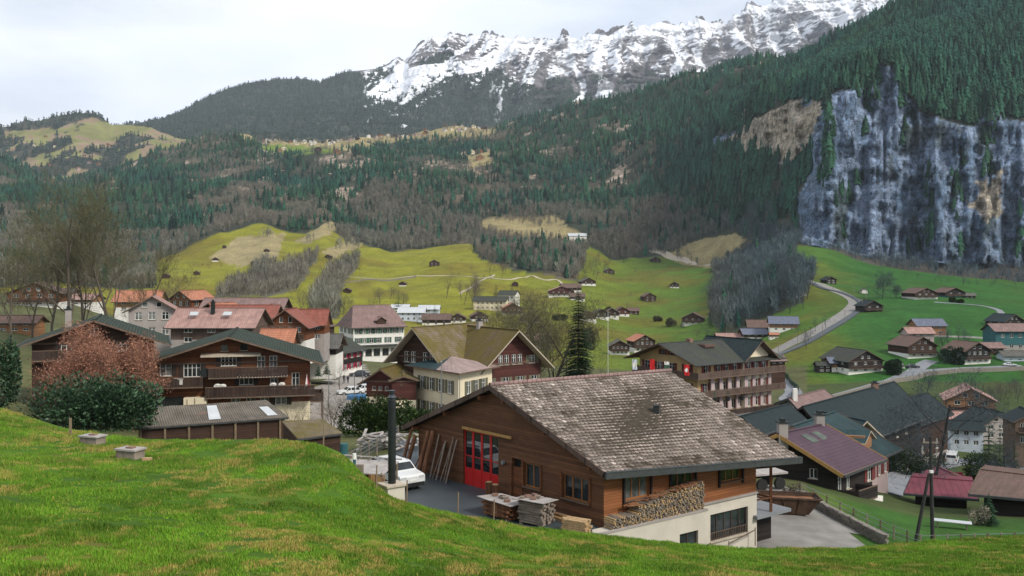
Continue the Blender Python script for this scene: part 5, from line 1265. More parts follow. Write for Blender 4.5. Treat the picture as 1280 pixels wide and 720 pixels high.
# huge dark barn roof with cross gable
t, g, ev, he_, pk, cr_, rf = house_from_roof('barn', 'huge dark barn with wide near-black roof behind the pink house', (1003, 497, 122), (1118, 486, 150), (1162, 528, 140), (1050, 556, 113), -27.5, 'r_tealdark', 'black_timber', ms='black_timber', cat='barn', inset=1.5)
boxhouse(t, g, ev, he_, pk, 'black_timber', holesE=[(-6, 2.8, 1.1, 1.3), (-1, 2.8, 1.1, 1.3), (6, 2.8, 1.1, 1.3), (10, 2.8, 1.1, 1.3)])
a, b, c, d = cr_; chimney(t, *(a.lerp(b, .75)), .6, .9, 'brick')
e = bpy.data.objects.new('wing', None); COL.objects.link(e); e.parent = t; pp = P(1076, 556, 116); e.location = pp - t.location; e.location.z = 0; e.rotation_euler = (0, 0, R(22))
volume(e, 8.0, 9, 4.8, 3.2, lower=2.2, wall='grey_render', timber='dark_timber', roof='r_teal', oe=.9, og=1.1, ms='pale_trim', wins=[W('F', 4.2, 1.2, 1.0, [-1.5, 1.5], 'frame', 2, 'sh_olive'), W('F', 2.3, 1.1, 1.0, [-2, 0, 2], 'frame', 2, 'sh_brown')])
reparent(e, t)
t, g, ev, he_, pk, cr_, rf = house_from_roof('house', 'dark timber house to the right of the huge barn behind the bare tree', (1108, 500, 148), (1160, 494, 160), (1192, 522, 155), (1140, 530, 141), -33, 'r_tealdark', 'black_timber', ms='black_timber')
boxhouse(t, g, ev, he_, pk, 'dark_timber', base=-3, holesE=[(-3, 3, 1.1, 1.3), (0, 3, 1.1, 1.3), (3, 3, 1.1, 1.3)], lowm='grey_render', lowh=2.2)
t, g, ev, he_, pk, cr_, rf = house_from_roof('house', 'low house with near-black roof in front of the hotel annex', (928, 512, 112), (985, 512, 122), (1008, 530, 118), (950, 538, 106), -26, 'r_tealdark', 'red_timber', ms='dark_trim')
boxhouse(t, g, ev, he_, pk, 'red_timber', base=-2)
t, g, ev, he_, pk, cr_, rf = house_from_roof('house', 'dark roofed house with white pipe below the hotel terrace', (985, 494, 128), (1030, 490, 138), (1050, 506, 134), (1002, 513, 123), -27, 'r_mauve', 'grey_render', ms='dark_trim')
boxhouse(t, g, ev, he_, pk, 'grey_render', base=-2); chimney(t, cr_[0].x + 1, cr_[0].y, cr_[0].z - 1, 2.4, .6, 'white', cap=False)
# red metal roofed barn and brown tiled barn at the right edge
t, g, ev, he_, pk, cr_, rf = house_from_roof('barn', 'low dark barn with red metal roof beside the power pole', (1139, 593, 97), (1216, 604, 95), (1223, 629, 90), (1130, 611, 92.5), -25.3, 'r_redmetal', 'black_timber', ms='dark_trim', cat='barn', inset=.6)
boxhouse(t, g, ev, he_, pk, 'black_timber', base=-2)
t, g, ev, he_, pk, cr_, rf = house_from_roof('barn', 'weathered log barn with brown tiled roof, at the right edge', (1226, 586, 84), (1330, 600, 80), (1336, 634, 75), (1211, 611, 78), -22.6, 'r_brown', 'black_timber', ms='trim', cat='barn', inset=.7)
boxhouse(t, g, ev, he_, pk, 'black_timber', base=-2)
# ------------------------------------------------------------------ the village beyond: houses further back
W_ = W
def simple(name, label, px, py, D, wpx, hpx, rot=0, roof='r_brown', timber='dark_timber', wall='white', low=.35, ratio=1.0, ridge='y', cat='house', rise=.26, group=None, floors=2, sh=None, nw=3, cream=False, wfr='frame', oe=None):
    """(px,py) base middle of the front; wpx roof width and hpx total height in photo pixels"""
    p = P(px, py, D) if D else hit(px, py)
    d = p.y; mpp = d / F; c = math.cos(R(rot)); ov = .8 if wpx * mpp > 8 else .5
    w = max(3, wpx * mpp / max(.5, (abs(c) + .15 * abs(math.sin(R(rot))))) - 2 * ov); Ht = hpx * mpp; l = w * ratio
    half = (w if ridge == 'y' else l) / 2; ri = min(Ht * .45, half * rise * 2); he = Ht - ri
    lod = 2 if wpx > 50 else (1 if wpx > 24 else 0)
    wins = []
    n = nw if wpx > 24 else 2
    if wpx > 11:
        fh = he / floors
        for f_ in range(floors):
            us = [(-.5 + (k + .5) / n) * w * .86 for k in range(n)]
            wh = min(1.5, fh * .5); ww = min(1.3, w / n * .45)
            wins.append(('F', fh * f_ + fh * .35, wh, ww, us, wfr, 2, sh if wpx > 24 else None))
            if abs(rot) > 12:
                s_ = 'R' if rot < 0 else 'L'
                wins.append((s_, fh * f_ + fh * .35, wh, ww, [(-.5 + (k + .5) / n) * l * .86 for k in range(n)], wfr, 2, sh if wpx > 24 else None))
        if ridge == 'y' and wpx > 30: wins.append(('F', he + ri * .2, min(1.0, ri * .4), ww * .8, [-ww, ww], wfr, 1))
    t = thing(name, label, cat, p, R(rot), group)
    fs = volume(t, w, l, he, ri, ridge, lower=he * low if low < 1 else 50, wall=wall, timber=timber, roof=roof, wins=wins, oe=ov, og=ov, th=.18, lod=lod, found=3.5, ms='trim')
    if lod >= 1 and low < 1 and ridge == 'y': balcony(t, fs['F'], -w * .48, w * .48, he * max(low, .3) + .1, 1.1, .9, 'board', 'trim', ends=False)
    return t, fs, w, l, he, ri
S = simple
# street block behind the brown chalet
t, fs, w, l, he, ri = S('house', 'long house with pale pink tiled roof and two skylights behind the brown chalet', 264, 432, 140, 114, 44, 0, 'r_pink', 'grey_board', 'grey_render', .3, .75, 'x', rise=.42)
for x in (-3.3, 2.0):
    m = MB(); m.box((x, 1.7, he + 1.9), (1.3, .9, .12), Matrix.Rotation(R(36), 3, 'X')); m.build('skylight', M['r_white'], t)
chimney(t, -.8, 3.2, he + 2.2, 1.5, .55, 'iron')
t, *_ = S('house', 'orange tiled annex roof just right behind the brown chalet', 345, 447, 125, 46, 34, 0, 'r_orange', 'brown_timber', 'white', .4, .8, 'x', rise=.5)
t, fs, w, l, he, ri = S('house', 'timber gable house with pale verge boards and red tiled roof', 357, 432, 152, 62, 44, 0, 'r_red', 'brown_timber', 'white', .25, 1.0, 'y', rise=.38, nw=4)
t, *_ = S('house', 'red tiled wing to the right of the timber gable house', 385, 428, 160, 48, 40, 0, 'r_red', 'brown_timber', 'grey_render', .45, .8, 'x', rise=.5)
t, *_ = S('house', 'red tiled wing to the left behind the timber gable house', 300, 412, 172, 90, 29, 0, 'r_red', 'brown_timber', 'white', .4, .6, 'x', rise=.45)
t, fs, w, l, he, ri = S('house', 'wide mauve roofed house with dark dormer gables in the red roof cluster', 300, 408, 205, 108, 34, 0, 'r_mauve', 'dark_timber', 'white', .4, .55, 'x', rise=.45)
for x, s_ in ((-1.5, 3.0), (7.5, 3.2)):
    e = bpy.data.objects.new('wing', None); COL.objects.link(e); e.parent = t; e.location = (x, -.6, he - .6); volume(e, s_ * 1.3, 4, 1.1, 1.2, timber='black_timber', roof='r_mauve', oe=.6, og=.6, found=0, lod=1, th=.15); reparent(e, t)
t, *_ = S('house', 'orange brown roofed house at the left end of the red roof cluster', 262, 412, 185, 46, 32, -25, 'r_orange', 'dark_timber', 'white', .5, 1.0, 'y')
t, *_ = S('house', 'small orange tiled house behind the grey gabled house', 226, 400, 210, 42, 36, -30, 'r_orange', 'brown_timber', 'pale_trim' if False else 'cream', .4, .9, 'y')
t, *_ = S('house', 'pale roofed grey gabled house left behind the pink roof', 190, 425, 150, 66, 54, 18, 'r_pink', 'grey_render', 'grey_render', 1, 1.0, 'y', rise=.3, wfr='frame')
t, *_ = S('house', 'house with salmon roof standing behind the tall bare trees', 170, 390, 230, 60, 26, 5, 'r_orange', 'tan_timber', 'white', .4, .7, 'x', rise=.45)
t, *_ = S('house', 'dark wooden house with slate roof and crimson shutters on the street', 402, 468, None, 62, 42, -18, 'r_dark', 'black_timber', 'white', .22, 1.1, 'y', sh='sh_red', nw=3)
t, *_ = S('house', 'grey slate roofed house between the red roofs and the street', 385, 450, 165, 80, 30, 0, 'r_slate', 'black_timber', 'white', .4, .7, 'x', rise=.45)
t, *_ = S('hut', 'small brown hut squeezed between red wing and white guest house', 406, 422, 235, 18, 18, -10, 'r_brown', 'dark_timber', 'dark_timber', .3)
t, *_ = S('house', 'brown chalet with pinkish roof on the slope at the far left', 42, 383, None, 68, 30, 15, 'r_brown', 'brown_timber', 'white', .3, 1.0, 'y', nw=4)
t, *_ = S('shed', 'grey roofed shed beside the far left chalet', 74, 376, None, 34, 15, 0, 'r_slate', 'grey_board', 'pinkish', .5, .8, 'x')
t, *_ = S('house', 'low pink roofed house seen between the tall bare trunks', 95, 382, None, 46, 14, 0, 'r_pink', 'tan_timber', 'white', .5, .8, 'x')
t, *_ = S('shed', 'long brown shed at the left edge below the slope', 18, 416, None, 60, 20, 0, 'r_brown', 'tan_timber', 'tan_timber', .5, .5, 'x')
# big white guest house
p = P(474, 447, 290); t = thing('guest_house', 'tall white guest house with green shutters and mauve tiled roof', 'house', p, R(28))
fs = volume(t, 17.4, 15.5, 10.6, 6.2, 'x', lower=50, wall='white', roof='r_mauve', oe=1.0, og=.9, hip=3.2, lod=2, ms='pale_trim',
    wins=[W('F', 7.9, 1.7, 1.3, [-7.1, -5.3, -2.9, -1.1, 1.2, 3.0, 5.2, 7.2], 'frame', 2, 'sh_green'), W('F', 4.9, 1.7, 1.3, [-7.1, -5.0, -2.6, -.4, 3.0, 6.6], 'frame', 2, 'sh_green'), W('F', .6, 2.4, 2.2, [-6.5, -3.6, -.8, 2.2, 5.2], 'dark_frame', 2, None),
          W('L', 7.9, 1.7, 1.2, [-5, -1, 3, 6], 'frame', 2, 'sh_green'), W('L', 4.9, 1.7, 1.2, [-5, -1, 3, 6], 'frame', 2, 'sh_green'), W('L', 1.5, 1.7, 1.2, [-5, -1, 3, 6], 'frame', 2, 'sh_green'), W('L', 11.2, 1.4, 1.0, [-2, 2], 'frame', 2, 'sh_green')])
m = MB(); m.slab(fs['F'].pt(-9, 4.3, 0), fs['F'].pt(8.7, 4.3, 0), fs['F'].pt(8.7, 4.0, 2.0), fs['F'].pt(-9, 4.0, 2.0), .2, 0, 0); m.build('canopy', M['iron'], t)
e = bpy.data.objects.new('wing', None); COL.objects.link(e); e.parent = t; e.location = (.8, .2, 10.9); volume(e, 3.2, 4, 1.3, 1.0, timber='dark_timber', roof='r_mauve', oe=.4, og=.4, found=0, lod=1, th=.12); reparent(e, t)
# middle distance: (label, px, py, D, wpx, hpx, rot, roof, timber, wall, low, ratio, ridge, nw)
MID = [
 ('house', 'chalet with orange roof and white base left of the hotel', 806, 441, None, 32, 22, 12, 'r_orange', 'dark_timber', 'white', .4, 1.0, 'y', 4),
 ('house', 'grey roofed chalet with red balcony left below the orange roofed one', 775, 444, None, 28, 18, 0, 'r_slate', 'dark_timber', 'white', .4, 1.0, 'y', 4),
 ('house', 'dark chalet with white base alone in the green meadow above the hotel', 866, 406, None, 30, 15, -15, 'r_brown', 'dark_timber', 'white', .4, .9, 'y', 3),
 ('house', 'chalet with blue grey metal roof beside the railway', 980, 415, None, 38, 18, -12, 'r_blue', 'tan_timber', 'white', .45, .9, 'x', 3),
 ('house', 'red brown roofed chalet left of the blue roofed one', 955, 419, None, 42, 18, -10, 'r_brown', 'red_timber', 'white', .45, .9, 'x', 3),
 ('house', 'low house with lavender sheet roof beneath the red brown roof', 945, 425, None, 34, 13, 0, 'r_blue', 'dark_timber', 'white', .45, .9, 'x', 3),
 ('house', 'flat pink roofed long house just above the hotel roof', 920, 432, None, 46, 14, 0, 'r_pink', 'dark_timber', 'white', .45, .7, 'x', 3),
 ('shed', 'small orange roofed shed beside the railway houses', 968, 424, None, 13, 7, 0, 'r_orange', 'tan_timber', 'white', .45, .7, 'x', 2),
 ('shed', 'maroon roofed shed at the right end of the hotel', 972, 462, 190, 26, 16, 10, 'r_mauve', 'dark_timber', 'dark_timber', .3, .9, 'x', 2),
 ('house', 'orange walled chalet with blue grey roof in the right meadow', 1165, 420, None, 40, 20, 0, 'r_blue', 'tan_timber', 'tan_timber', .3, .8, 'x', 3),
 ('house', 'pink roofed house in front of the blue grey roof', 1152, 428, None, 36, 18, 0, 'r_pink', 'pinkish', 'pinkish', 1, .8, 'x', 3),
 ('house', 'dark chalet with brown roof between pink roofed house and the lane', 1153, 448, None, 46, 26, 12, 'r_brown', 'dark_timber', 'white', .35, 1.0, 'y', 3),
 ('house', 'dark chalet with white base and three window rows near the right edge', 1222, 456, None, 44, 27, 14, 'r_brown', 'black_timber', 'white', .35, 1.0, 'y', 4),
 ('house', 'mauve roofed outbuilding behind the white based chalet near the right edge', 1240, 444, None, 34, 14, 0, 'r_mauve', 'dark_timber', 'dark_timber', .35, .7, 'x', 2),
 ('barn', 'long teal walled barn with brown roof at the right edge', 1270, 440, None, 56, 34, 0, 'r_mauve', 'teal_wall', 'grey_render', .3, .6, 'x', 4),
 ('house', 'dark gabled house behind the teal barn at the right edge', 1268, 412, None, 36, 18, 20, 'r_tealdark', 'black_timber', 'black_timber', .3, .9, 'y', 2),
 ('house', 'white building low at the right edge below the teal barn', 1275, 452, None, 44, 12, 0, 'r_slate', 'bluewhite', 'bluewhite', 1, .5, 'x', 3),
 ('house', 'dark chalet with blue slate roof and white ground floor in the meadow', 1082, 467, None, 56, 28, 16, 'r_dark', 'black_timber', 'white', .38, 1.1, 'y', 3),
 ('house', 'low wing with rust timber and blue slate roof joined left of the meadow chalet', 1054, 465, None, 36, 17, 0, 'r_blue', 'tan_timber', 'white', .45, .7, 'x', 2),
 ('shed', 'small black shed at the left of the meadow chalet', 1031, 466, None, 21, 13, 0, 'r_dark', 'black_timber', 'black_timber', .3, .8, 'x', 2),
 ('barn', 'black hut below the railway bend', 1092, 390, None, 28, 14, 6, 'r_tealdark', 'black_timber', 'black_timber', .3, 1.0, 'y', 2),
 ('barn', 'small black hut high in the right meadow above the railway', 1039, 355, None, 17, 9, 10, 'r_tealdark', 'black_timber', 'black_timber', .3, 1.0, 'y', 2),
 ('hut', 'tiny white hut beside the railway bend', 1081, 367, None, 9, 6, 0, 'r_slate', 'white', 'white', 1, 1.0, 'y', 2),
 ('house', 'farmhouse with dark front and white base in the upper right meadow', 1158, 374, None, 34, 14, 8, 'r_brown', 'dark_timber', 'white', .35, 1.0, 'y', 3),
 ('barn', 'dark barn with brown roof right of the upper farmhouse', 1194, 372, None, 30, 12, 8, 'r_brown', 'black_timber', 'teal_wall', .3, 1.0, 'y', 2),
 ('shed', 'low shed joined at the right of the upper barn', 1212, 373, None, 18, 6, 0, 'r_slate', 'dark_timber', 'dark_timber', .3, .7, 'x', 2),
 ('shed', 'low shed left of the upper farmhouse', 1141, 372, None, 14, 8, 0, 'r_slate', 'dark_timber', 'white', .4, .7, 'x', 2),
 ('chalet', 'orange timber chalet with pink roof and white base on the lane to the right', 1214, 520, 215, 62, 34, -20, 'r_pink', 'tan_timber', 'white', .33, 1.0, 'y', 3),
 ('house', 'low house with pink roof below the orange timber chalet', 1204, 535, 190, 42, 18, 0, 'r_pink', 'bluewhite', 'bluewhite', 1, .8, 'x', 3),
 ('house', 'blue white house with dark teal roof behind the van', 1208, 560, 170, 44, 31, -18, 'r_tealdark', 'bluewhite', 'bluewhite', 1, .8, 'x', 3),
 ('house', 'house with dark teal roof half hidden by dark firs near the right edge', 1252, 550, 180, 62, 34, 10, 'r_tealdark', 'grey_render', 'grey_render', 1, .9, 'y', 3),
 ('house', 'ochre house with dark roof behind the firs at the right edge', 1292, 560, 150, 50, 44, -10, 'r_tealdark', 'trim', 'trim', .6, 1.0, 'y', 3),
 ('house', 'long cream hotel with rows of windows far down the valley', 612, 388, None, 44, 17, -8, 'r_dark', 'cream', 'cream', 1, .5, 'x', 6),
 ('house', 'white block with dark roof right behind the long cream hotel', 633, 384, None, 25, 20, -20, 'r_dark', 'white', 'white', 1, .8, 'x', 4),
 ('house', 'red brown chalet with orange roof right of the far cream hotel', 641, 394, None, 28, 15, 5, 'r_orange', 'red_timber', 'white', .3, 1.0, 'y', 4),
 ('house', 'white commercial building with pale stepped roof behind the white guest house', 514, 402, None, 36, 17, 0, 'r_white', 'bluewhite', 'bluewhite', 1, .7, 'x', 4),
 ('house', 'pale sheet roofed hall right behind the white commercial building', 536, 396, None, 28, 14, 0, 'r_white', 'bluewhite', 'bluewhite', 1, .7, 'x', 3),
 ('house', 'white building far left behind the green conical tree', 500, 392, None, 24, 10, 0, 'r_white', 'white', 'white', 1, .7, 'x', 3),
 ('house', 'brown chalet with tan roof just behind the mossy ridge', 545, 407, None, 38, 14, 0, 'r_brown', 'dark_timber', 'white', .4, .8, 'x', 3),
 ('house', 'dark chalet above the mossy ridge with small brown gable', 572, 404, None, 22, 12, 0, 'r_brown', 'dark_timber', 'white', .4, 1, 'y', 3),
 ('house', 'brown chalet left behind the two tall riverside trees', 600, 402, None, 24, 12, 10, 'r_brown', 'dark_timber', 'white', .4, 1, 'y', 3),
 ('house', 'small chalet seen through the bare riverside tree', 662, 404, None, 26, 12, 0, 'r_brown', 'red_timber', 'white', .4, 1, 'y', 3),
 ('house', 'pinkish roofed chalet seen low between the riverside trees', 668, 436, None, 40, 18, 0, 'r_pink', 'tan_timber', 'white', .4, 1, 'x', 3),
 ('house', 'upper chalet of the hillside hamlet with pink brown roof', 715, 366, None, 26, 11, 8, 'r_brown', 'dark_timber', 'white', .45, 1, 'x', 3),
 ('house', 'largest chalet of the hillside hamlet with pink roof and white base', 702, 371, None, 34, 13, 0, 'r_pink', 'red_timber', 'white', .45, 1, 'y', 4),
 ('house', 'slate roofed chalet at the right end of the hillside hamlet', 736, 358, None, 20, 10, 10, 'r_slate', 'dark_timber', 'white', .45, 1, 'y', 3),
 ('house', 'top chalet of the hillside hamlet beside the track', 711, 345, None, 14, 8, 0, 'r_pink', 'red_timber', 'red_timber', .4, 1, 'y', 2),
 ('house', 'low brown chalet at the foot of the hillside hamlet', 722, 376, None, 20, 9, 0, 'r_brown', 'dark_timber', 'white', .4, 1, 'x', 2),
 ('house', 'first chalet from the left in the valley row', 735, 402, None, 24, 13, 0, 'r_slate', 'dark_timber', 'white', .4, 1, 'y', 3),
 ('house', 'second chalet from the left in the valley row, near-black', 752, 400, None, 22, 13, 5, 'r_slate', 'black_timber', 'white', .4, 1, 'y', 3),
 ('house', 'third chalet from the left in the valley row, grey roof', 765, 399, None, 20, 13, -5, 'r_slate', 'dark_timber', 'white', .45, 1, 'y', 3),
 ('house', 'fourth chalet from the left in the valley row, red timber', 778, 396, None, 20, 12, 5, 'r_brown', 'red_timber', 'white', .4, 1, 'y', 3),
 ('house', 'right end chalet of the valley row, brown roof', 792, 393, None, 16, 8, 0, 'r_brown', 'red_timber', 'dark_timber', .4, 1, 'x', 2),
]
for (nm, lb, px, py, D, wp, hp, rot, rf_, tb, wl, low, rat, rg, nw) in MID:
    S(nm, lb, px, py, D, wp, hp, rot, rf_, tb, wl, low, rat, rg, cat=nm, nw=nw)
HUTS = [(542.6, 333, 14, 8, 'hay hut on the open meadow spur at mid height'), (502.6, 358.5, 10, 6, 'hay hut with white front low on the middle meadow'), (433, 367, 11, 6, 'hay hut at the lower left corner of the middle meadow'),
 (653, 331.5, 10, 6, 'hay hut on the right meadow spur below the tan clearing'), (644, 358, 9, 6, 'dark hut beside the track between two meadows'), (409.5, 323.5, 9, 5, 'hut at the forest edge left of the meadow valley'),
 (819.5, 328, 13, 7, 'dark hut at the top of the green meadow'), (843, 360.5, 13, 8, 'dark hut with white base in the middle of the green meadow'), (812.5, 377.5, 18, 11, 'black barn alone in the green meadow'),
 (762, 343.5, 14, 7, 'dark house at the meadow edge near the bare wood'), (967, 374, 12, 7, 'brown hut among the dark bare trees'), (984, 364, 13, 5, 'teal roofed hut among the dark bare trees'),
 (245, 344, 8, 5, 'small brown hut low on the left meadow'), (206, 348.5, 10, 6, 'brown barn at the left end of the left meadow'), (269, 327, 9, 5, 'white fronted hut at the top of the left meadow'), (280, 311, 5, 4, 'tiny pale hut in the forest gap above the left meadow'),
 (317, 331, 9, 5, 'hut in the centre of the upper left clearing'), (332.5, 315.5, 7, 4, 'hut high in the dry upper left clearing'), (326, 353, 11, 6, 'dark hut beside the lone spruce on the left meadow')]
for px, py, wp, hp, lb in HUTS:
    t, *_ = S('hut', lb, px, py, None, wp, hp, rng.uniform(-15, 15), 'r_brown' if rng.random() < .6 else 'r_slate', 'dark_timber', 'white' if 'white' in lb else 'dark_timber', .35, 1.0, 'y', cat='hut')
# the terrace village high on the mountain side and scattered alpine huts
protos = []
for k, (rf_, wl) in enumerate((('r_brown', 'white'), ('r_red', 'tan_timber'), ('r_orange', 'pinkish'), ('r_slate', 'dark_timber'), ('r_mauve', 'cream'))):
    t = thing('alpine_house', 'x', 'house', (0, 0, 0)); volume(t, 12, 11, 7, 3.2, timber=wl, lower=0, roof=rf_, lod=0, found=6, bands=False, wins=[W('F', 3.5, 1.6, 1.6, [-3.5, 0, 3.5], 'dark_frame', 1)]); protos.append(t)
used = [False] * 5; r = random.Random(3)
spots = []
for k in range(64):
    px = r.uniform(326, 612); base = np.interp(px, [320, 400, 470, 520, 600, 615], [180, 182, 176, 171, 163, 161]); spots.append((px, base - r.uniform(0, 7), 'small house among many in the terrace village high on the mountain', 'houses of the terrace village', r.uniform(.5, .95)))
for px, py in ((350, 191), (398, 190), (420, 192), (355, 188), (590, 193), (600, 200), (598, 192)): spots.append((px, py, 'lone pale house on a clearing below the terrace village', 'lone houses below the terrace village', 1.2))
for k in range(18):
    px = r.uniform(5, 225); py = r.uniform(168, 215); spots.append((px, py, 'tiny hut scattered on the high left pastures', 'huts on the high left pastures', .9))
bpy.context.view_layer.update()
HVf = HV.reshape(-1, 3); HPX = 640 + HVf[:, 0] / HVf[:, 1] * F; HPY = HY - HVf[:, 2] / HVf[:, 1] * F
for px, py, lb, gp, sc in spots:
    if 'left pastures' in gp:
        k = int(np.argmin((HPX - px) ** 2 + (HPY - py) ** 2)); p = Vector([float(c) for c in HVf[k]]); sc *= 1.0
    else: p = hit(px, py, 1500, 2740)
    k = r.randrange(5)
    if not used[k]: o = protos[k]; used[k] = True; o.location = p; o.rotation_euler = (0, 0, r.uniform(-.6, .6)); o.scale = (sc,) * 3; o['label'] = lb; o['group'] = gp
    else: dup(protos[k], p, r.uniform(-.6, .6), sc, lb, gp)
# valley station and gallery on the tan clearing
t, *_ = S('station', 'pale concrete building on the tan clearing below the forest', 722, 301, None, 24, 9, 0, 'r_white', 'white', 'white', 1, .6, 'x', cat='station')
t, *_ = S('shed', 'teal sheet roof on the right meadow spur', 647, 324, None, 16, 3, 0, 'r_teal', 'dark_timber', 'dark_timber', .3, .6, 'x')

# ------------------------------------------------------------------ roads, paths, yard
def strip(name, pts, width, mat, lift=.05, n=8, D=None, kerb=None, **props):
    """a ribbon laid on the ground through photo points (px,py) or (px,D) when D=True; width metres"""
    Q = []
    for p in pts:
        if D: k = (p[0] - 640) / F; Q.append(Vector((k * p[1], p[1], 0)))
        else: Q.append(hit(p[0], p[1], 62))
    Cn = []
    for i in range(len(Q) - 1):
        p0, p1, p2, p3 = Q[max(i - 1, 0)], Q[i], Q[i + 1], Q[min(i + 2, len(Q) - 1)]
        for j in range(n):
            t = j / n; Cn.append(.5 * ((2 * p1) + (p2 - p0) * t + (2 * p0 - 5 * p1 + 4 * p2 - p3) * t * t + (3 * p1 - p0 - 3 * p2 + p3) * t ** 3))
    Cn.append(Q[-1]); m = MB(); prev = None; ac = max(2, int(width / 2)); L0 = 0
    for i, c in enumerate(Cn):
        d = (Cn[min(i + 1, len(Cn) - 1)] - Cn[max(i - 1, 0)]); d.z = 0; d.normalize(); nrm = Vector((d.y, -d.x, 0))
        wv = width[i * len(width) // len(Cn)] if hasattr(width, '__len__') else width
        row = []
        for k in range(ac + 1):
            q = c + nrm * (k / ac - .5) * wv; q.z = gxy(q.x, q.y) + lift; row.append(q)
        if prev:
            for k in range(ac): m.poly([prev[k], prev[k + 1], row[k + 1], row[k]], 0)
            m.poly([prev[0], row[0], row[0] - Vector((0, 0, .6)), prev[0] - Vector((0, 0, .6))]); m.poly([row[-1], prev[-1], prev[-1] - Vector((0, 0, .6)), row[-1] - Vector((0, 0, .6))])
        prev = row
    return m.build(name, mat, None, kind='structure', **props), Cn
def yard(name, poly, mat, lift=.04, step=1.2, **props):
    """paved area from a ground-plan polygon in (x, y)"""
    xs = [p[0] for p in poly]; ys = [p[1] for p in poly]; m = MB()
    for x in np.arange(min(xs), max(xs), step):
        for y in np.arange(min(ys), max(ys), step):
            if inpoly(np.array([x + step / 2]), np.array([y + step / 2]), poly)[0]:
                c = [(x, y), (x + step, y), (x + step, y + step), (x, y + step)]
                m.poly([(a, b, gxy(a, b) + lift) for a, b in c])
    return m.build(name, mat, None, kind='structure', **props)
gd = lambda px, D: ((px - 640) / F * D, D)
yard('asphalt_yard', [gd(455, 47), gd(560, 42.5), gd(660, 44.5), gd(760, 46), gd(775, 50), gd(650, 62), gd(560, 76), gd(500, 74), gd(478, 62)], M['asphalt'], .05, .8)
yard('gravel_yard', [gd(925, 50), gd(1070, 51), gd(1098, 56), gd(1060, 63), gd(1010, 70), gd(950, 76), gd(925, 66)], M['gravel'], .05, .8)
yard('street', [gd(375, 98), gd(440, 92), gd(490, 100), gd(500, 125), gd(468, 150), gd(462, 200), gd(455, 262), gd(425, 262), gd(418, 200), gd(405, 165), gd(385, 150)], M['paving'], .06, 2.2)
strip('road', [(955, 466), (980, 480), (992, 490), (985, 500), (1000, 503), (1040, 497), (1080, 486), (1122, 474), (1160, 466), (1200, 462), (1280, 459)], 5.0, M['greypave'], .12)
strip('road', [(1122, 474), (1140, 466), (1155, 456), (1165, 452)], 5.0, M['greypave'], .16)
strip('road', [(1000, 372), (978, 352), (1010, 352), (1040, 362), (1062, 372), (1070, 380), (1058, 392), (1030, 410), (1000, 424), (968, 440), (955, 448)], 8, M['gravel'], .15)
_, RAIL = strip('railway_bed', [(984, 350), (1020, 357), (1050, 366), (1072, 376), (1078, 384), (1062, 397), (1036, 413), (1006, 430), (975, 444), (960, 450)], 3.4, M['asphalt'], .4)
strip('lane', [(1168, 378), (1200, 380), (1235, 384), (1250, 390), (1254, 402), (1256, 414)], 3.2, M['greypave'], .15)
strip('lane', [(1150, 420), (1190, 421), (1240, 424), (1262, 428)], 3.5, M['gravel'], .15)
strip('track', [(728, 371), (700, 352), (680, 350), (662, 345), (640, 350), (600, 348), (520, 345), (450, 347), (420, 352)], 2.6, M['pale_trim'], .3)
strip('track', [(575, 368), (600, 352), (618, 344)], 2.4, M['pale_trim'], .3)
strip('track', [(815, 312), (835, 322), (860, 328), (890, 332)], 11, M['pale_trim'], .3)
strip('road', [(1128, 590), (1150, 582), (1175, 578), (1200, 577), (1240, 580), (1290, 588)], 8.0, M['greypave'], .08)
strip('path', [(1108, 616), (1120, 602), (1132, 590)], 3.0, M['greypave'], .10)
# ------------------------------------------------------------------ single trees and shrubs
def leaf_mat(name, c1, c2, rough=.6):
    m, nt, b = newmat(name)
    g = nt.nodes.new('ShaderNodeNewGeometry'); n = noise(nt, coords(nt), .9, 4)
    f = mth(nt, 'ADD', mth(nt, 'MULTIPLY', g.outputs['Random Per Island'], .6), mth(nt, 'MULTIPLY', n, .4))
    nt.links.new(ramp(nt, f, [(.2, c1), (.8, c2)]), b.inputs['Base Color']); b.inputs['Roughness'].default_value = rough
    b.inputs['Specular IOR Level'].default_value = .25
    return m
M['bark'] = m_plain('bark', (.095, .078, .06), .95, .35, 4, .5)
M['bark_dark'] = m_plain('dark_bark', (.035, .035, .034), .95, .35, 4, .5)
M['twig'] = leaf_mat('bare_twigs', (.065, .055, .038), (.155, .13, .095), .9)
M['twig_green'] = leaf_mat('mossy_twigs', (.06, .06, .03), (.14, .13, .07), .9)
M['twig_dark'] = leaf_mat('dark_twigs', (.03, .042, .05), (.075, .092, .10), .9)
M['copper'] = leaf_mat('copper_buds', (.17, .075, .045), (.36, .18, .12), .8)
M['rhodo'] = leaf_mat('rhododendron_leaves', (.012, .036, .018), (.085, .15, .08), .35)
M['hedge'] = leaf_mat('hedge_leaves', (.012, .030, .008), (.055, .095, .02), .6)
M['fir'] = leaf_mat('fir_needles', (.012, .026, .014), (.035, .065, .028), .8)
M['fir_light'] = leaf_mat('spruce_needles', (.015, .045, .022), (.035, .085, .035), .8)
M['blossom'] = leaf_mat('pale_twigs', (.22, .19, .15), (.42, .38, .30), .8)
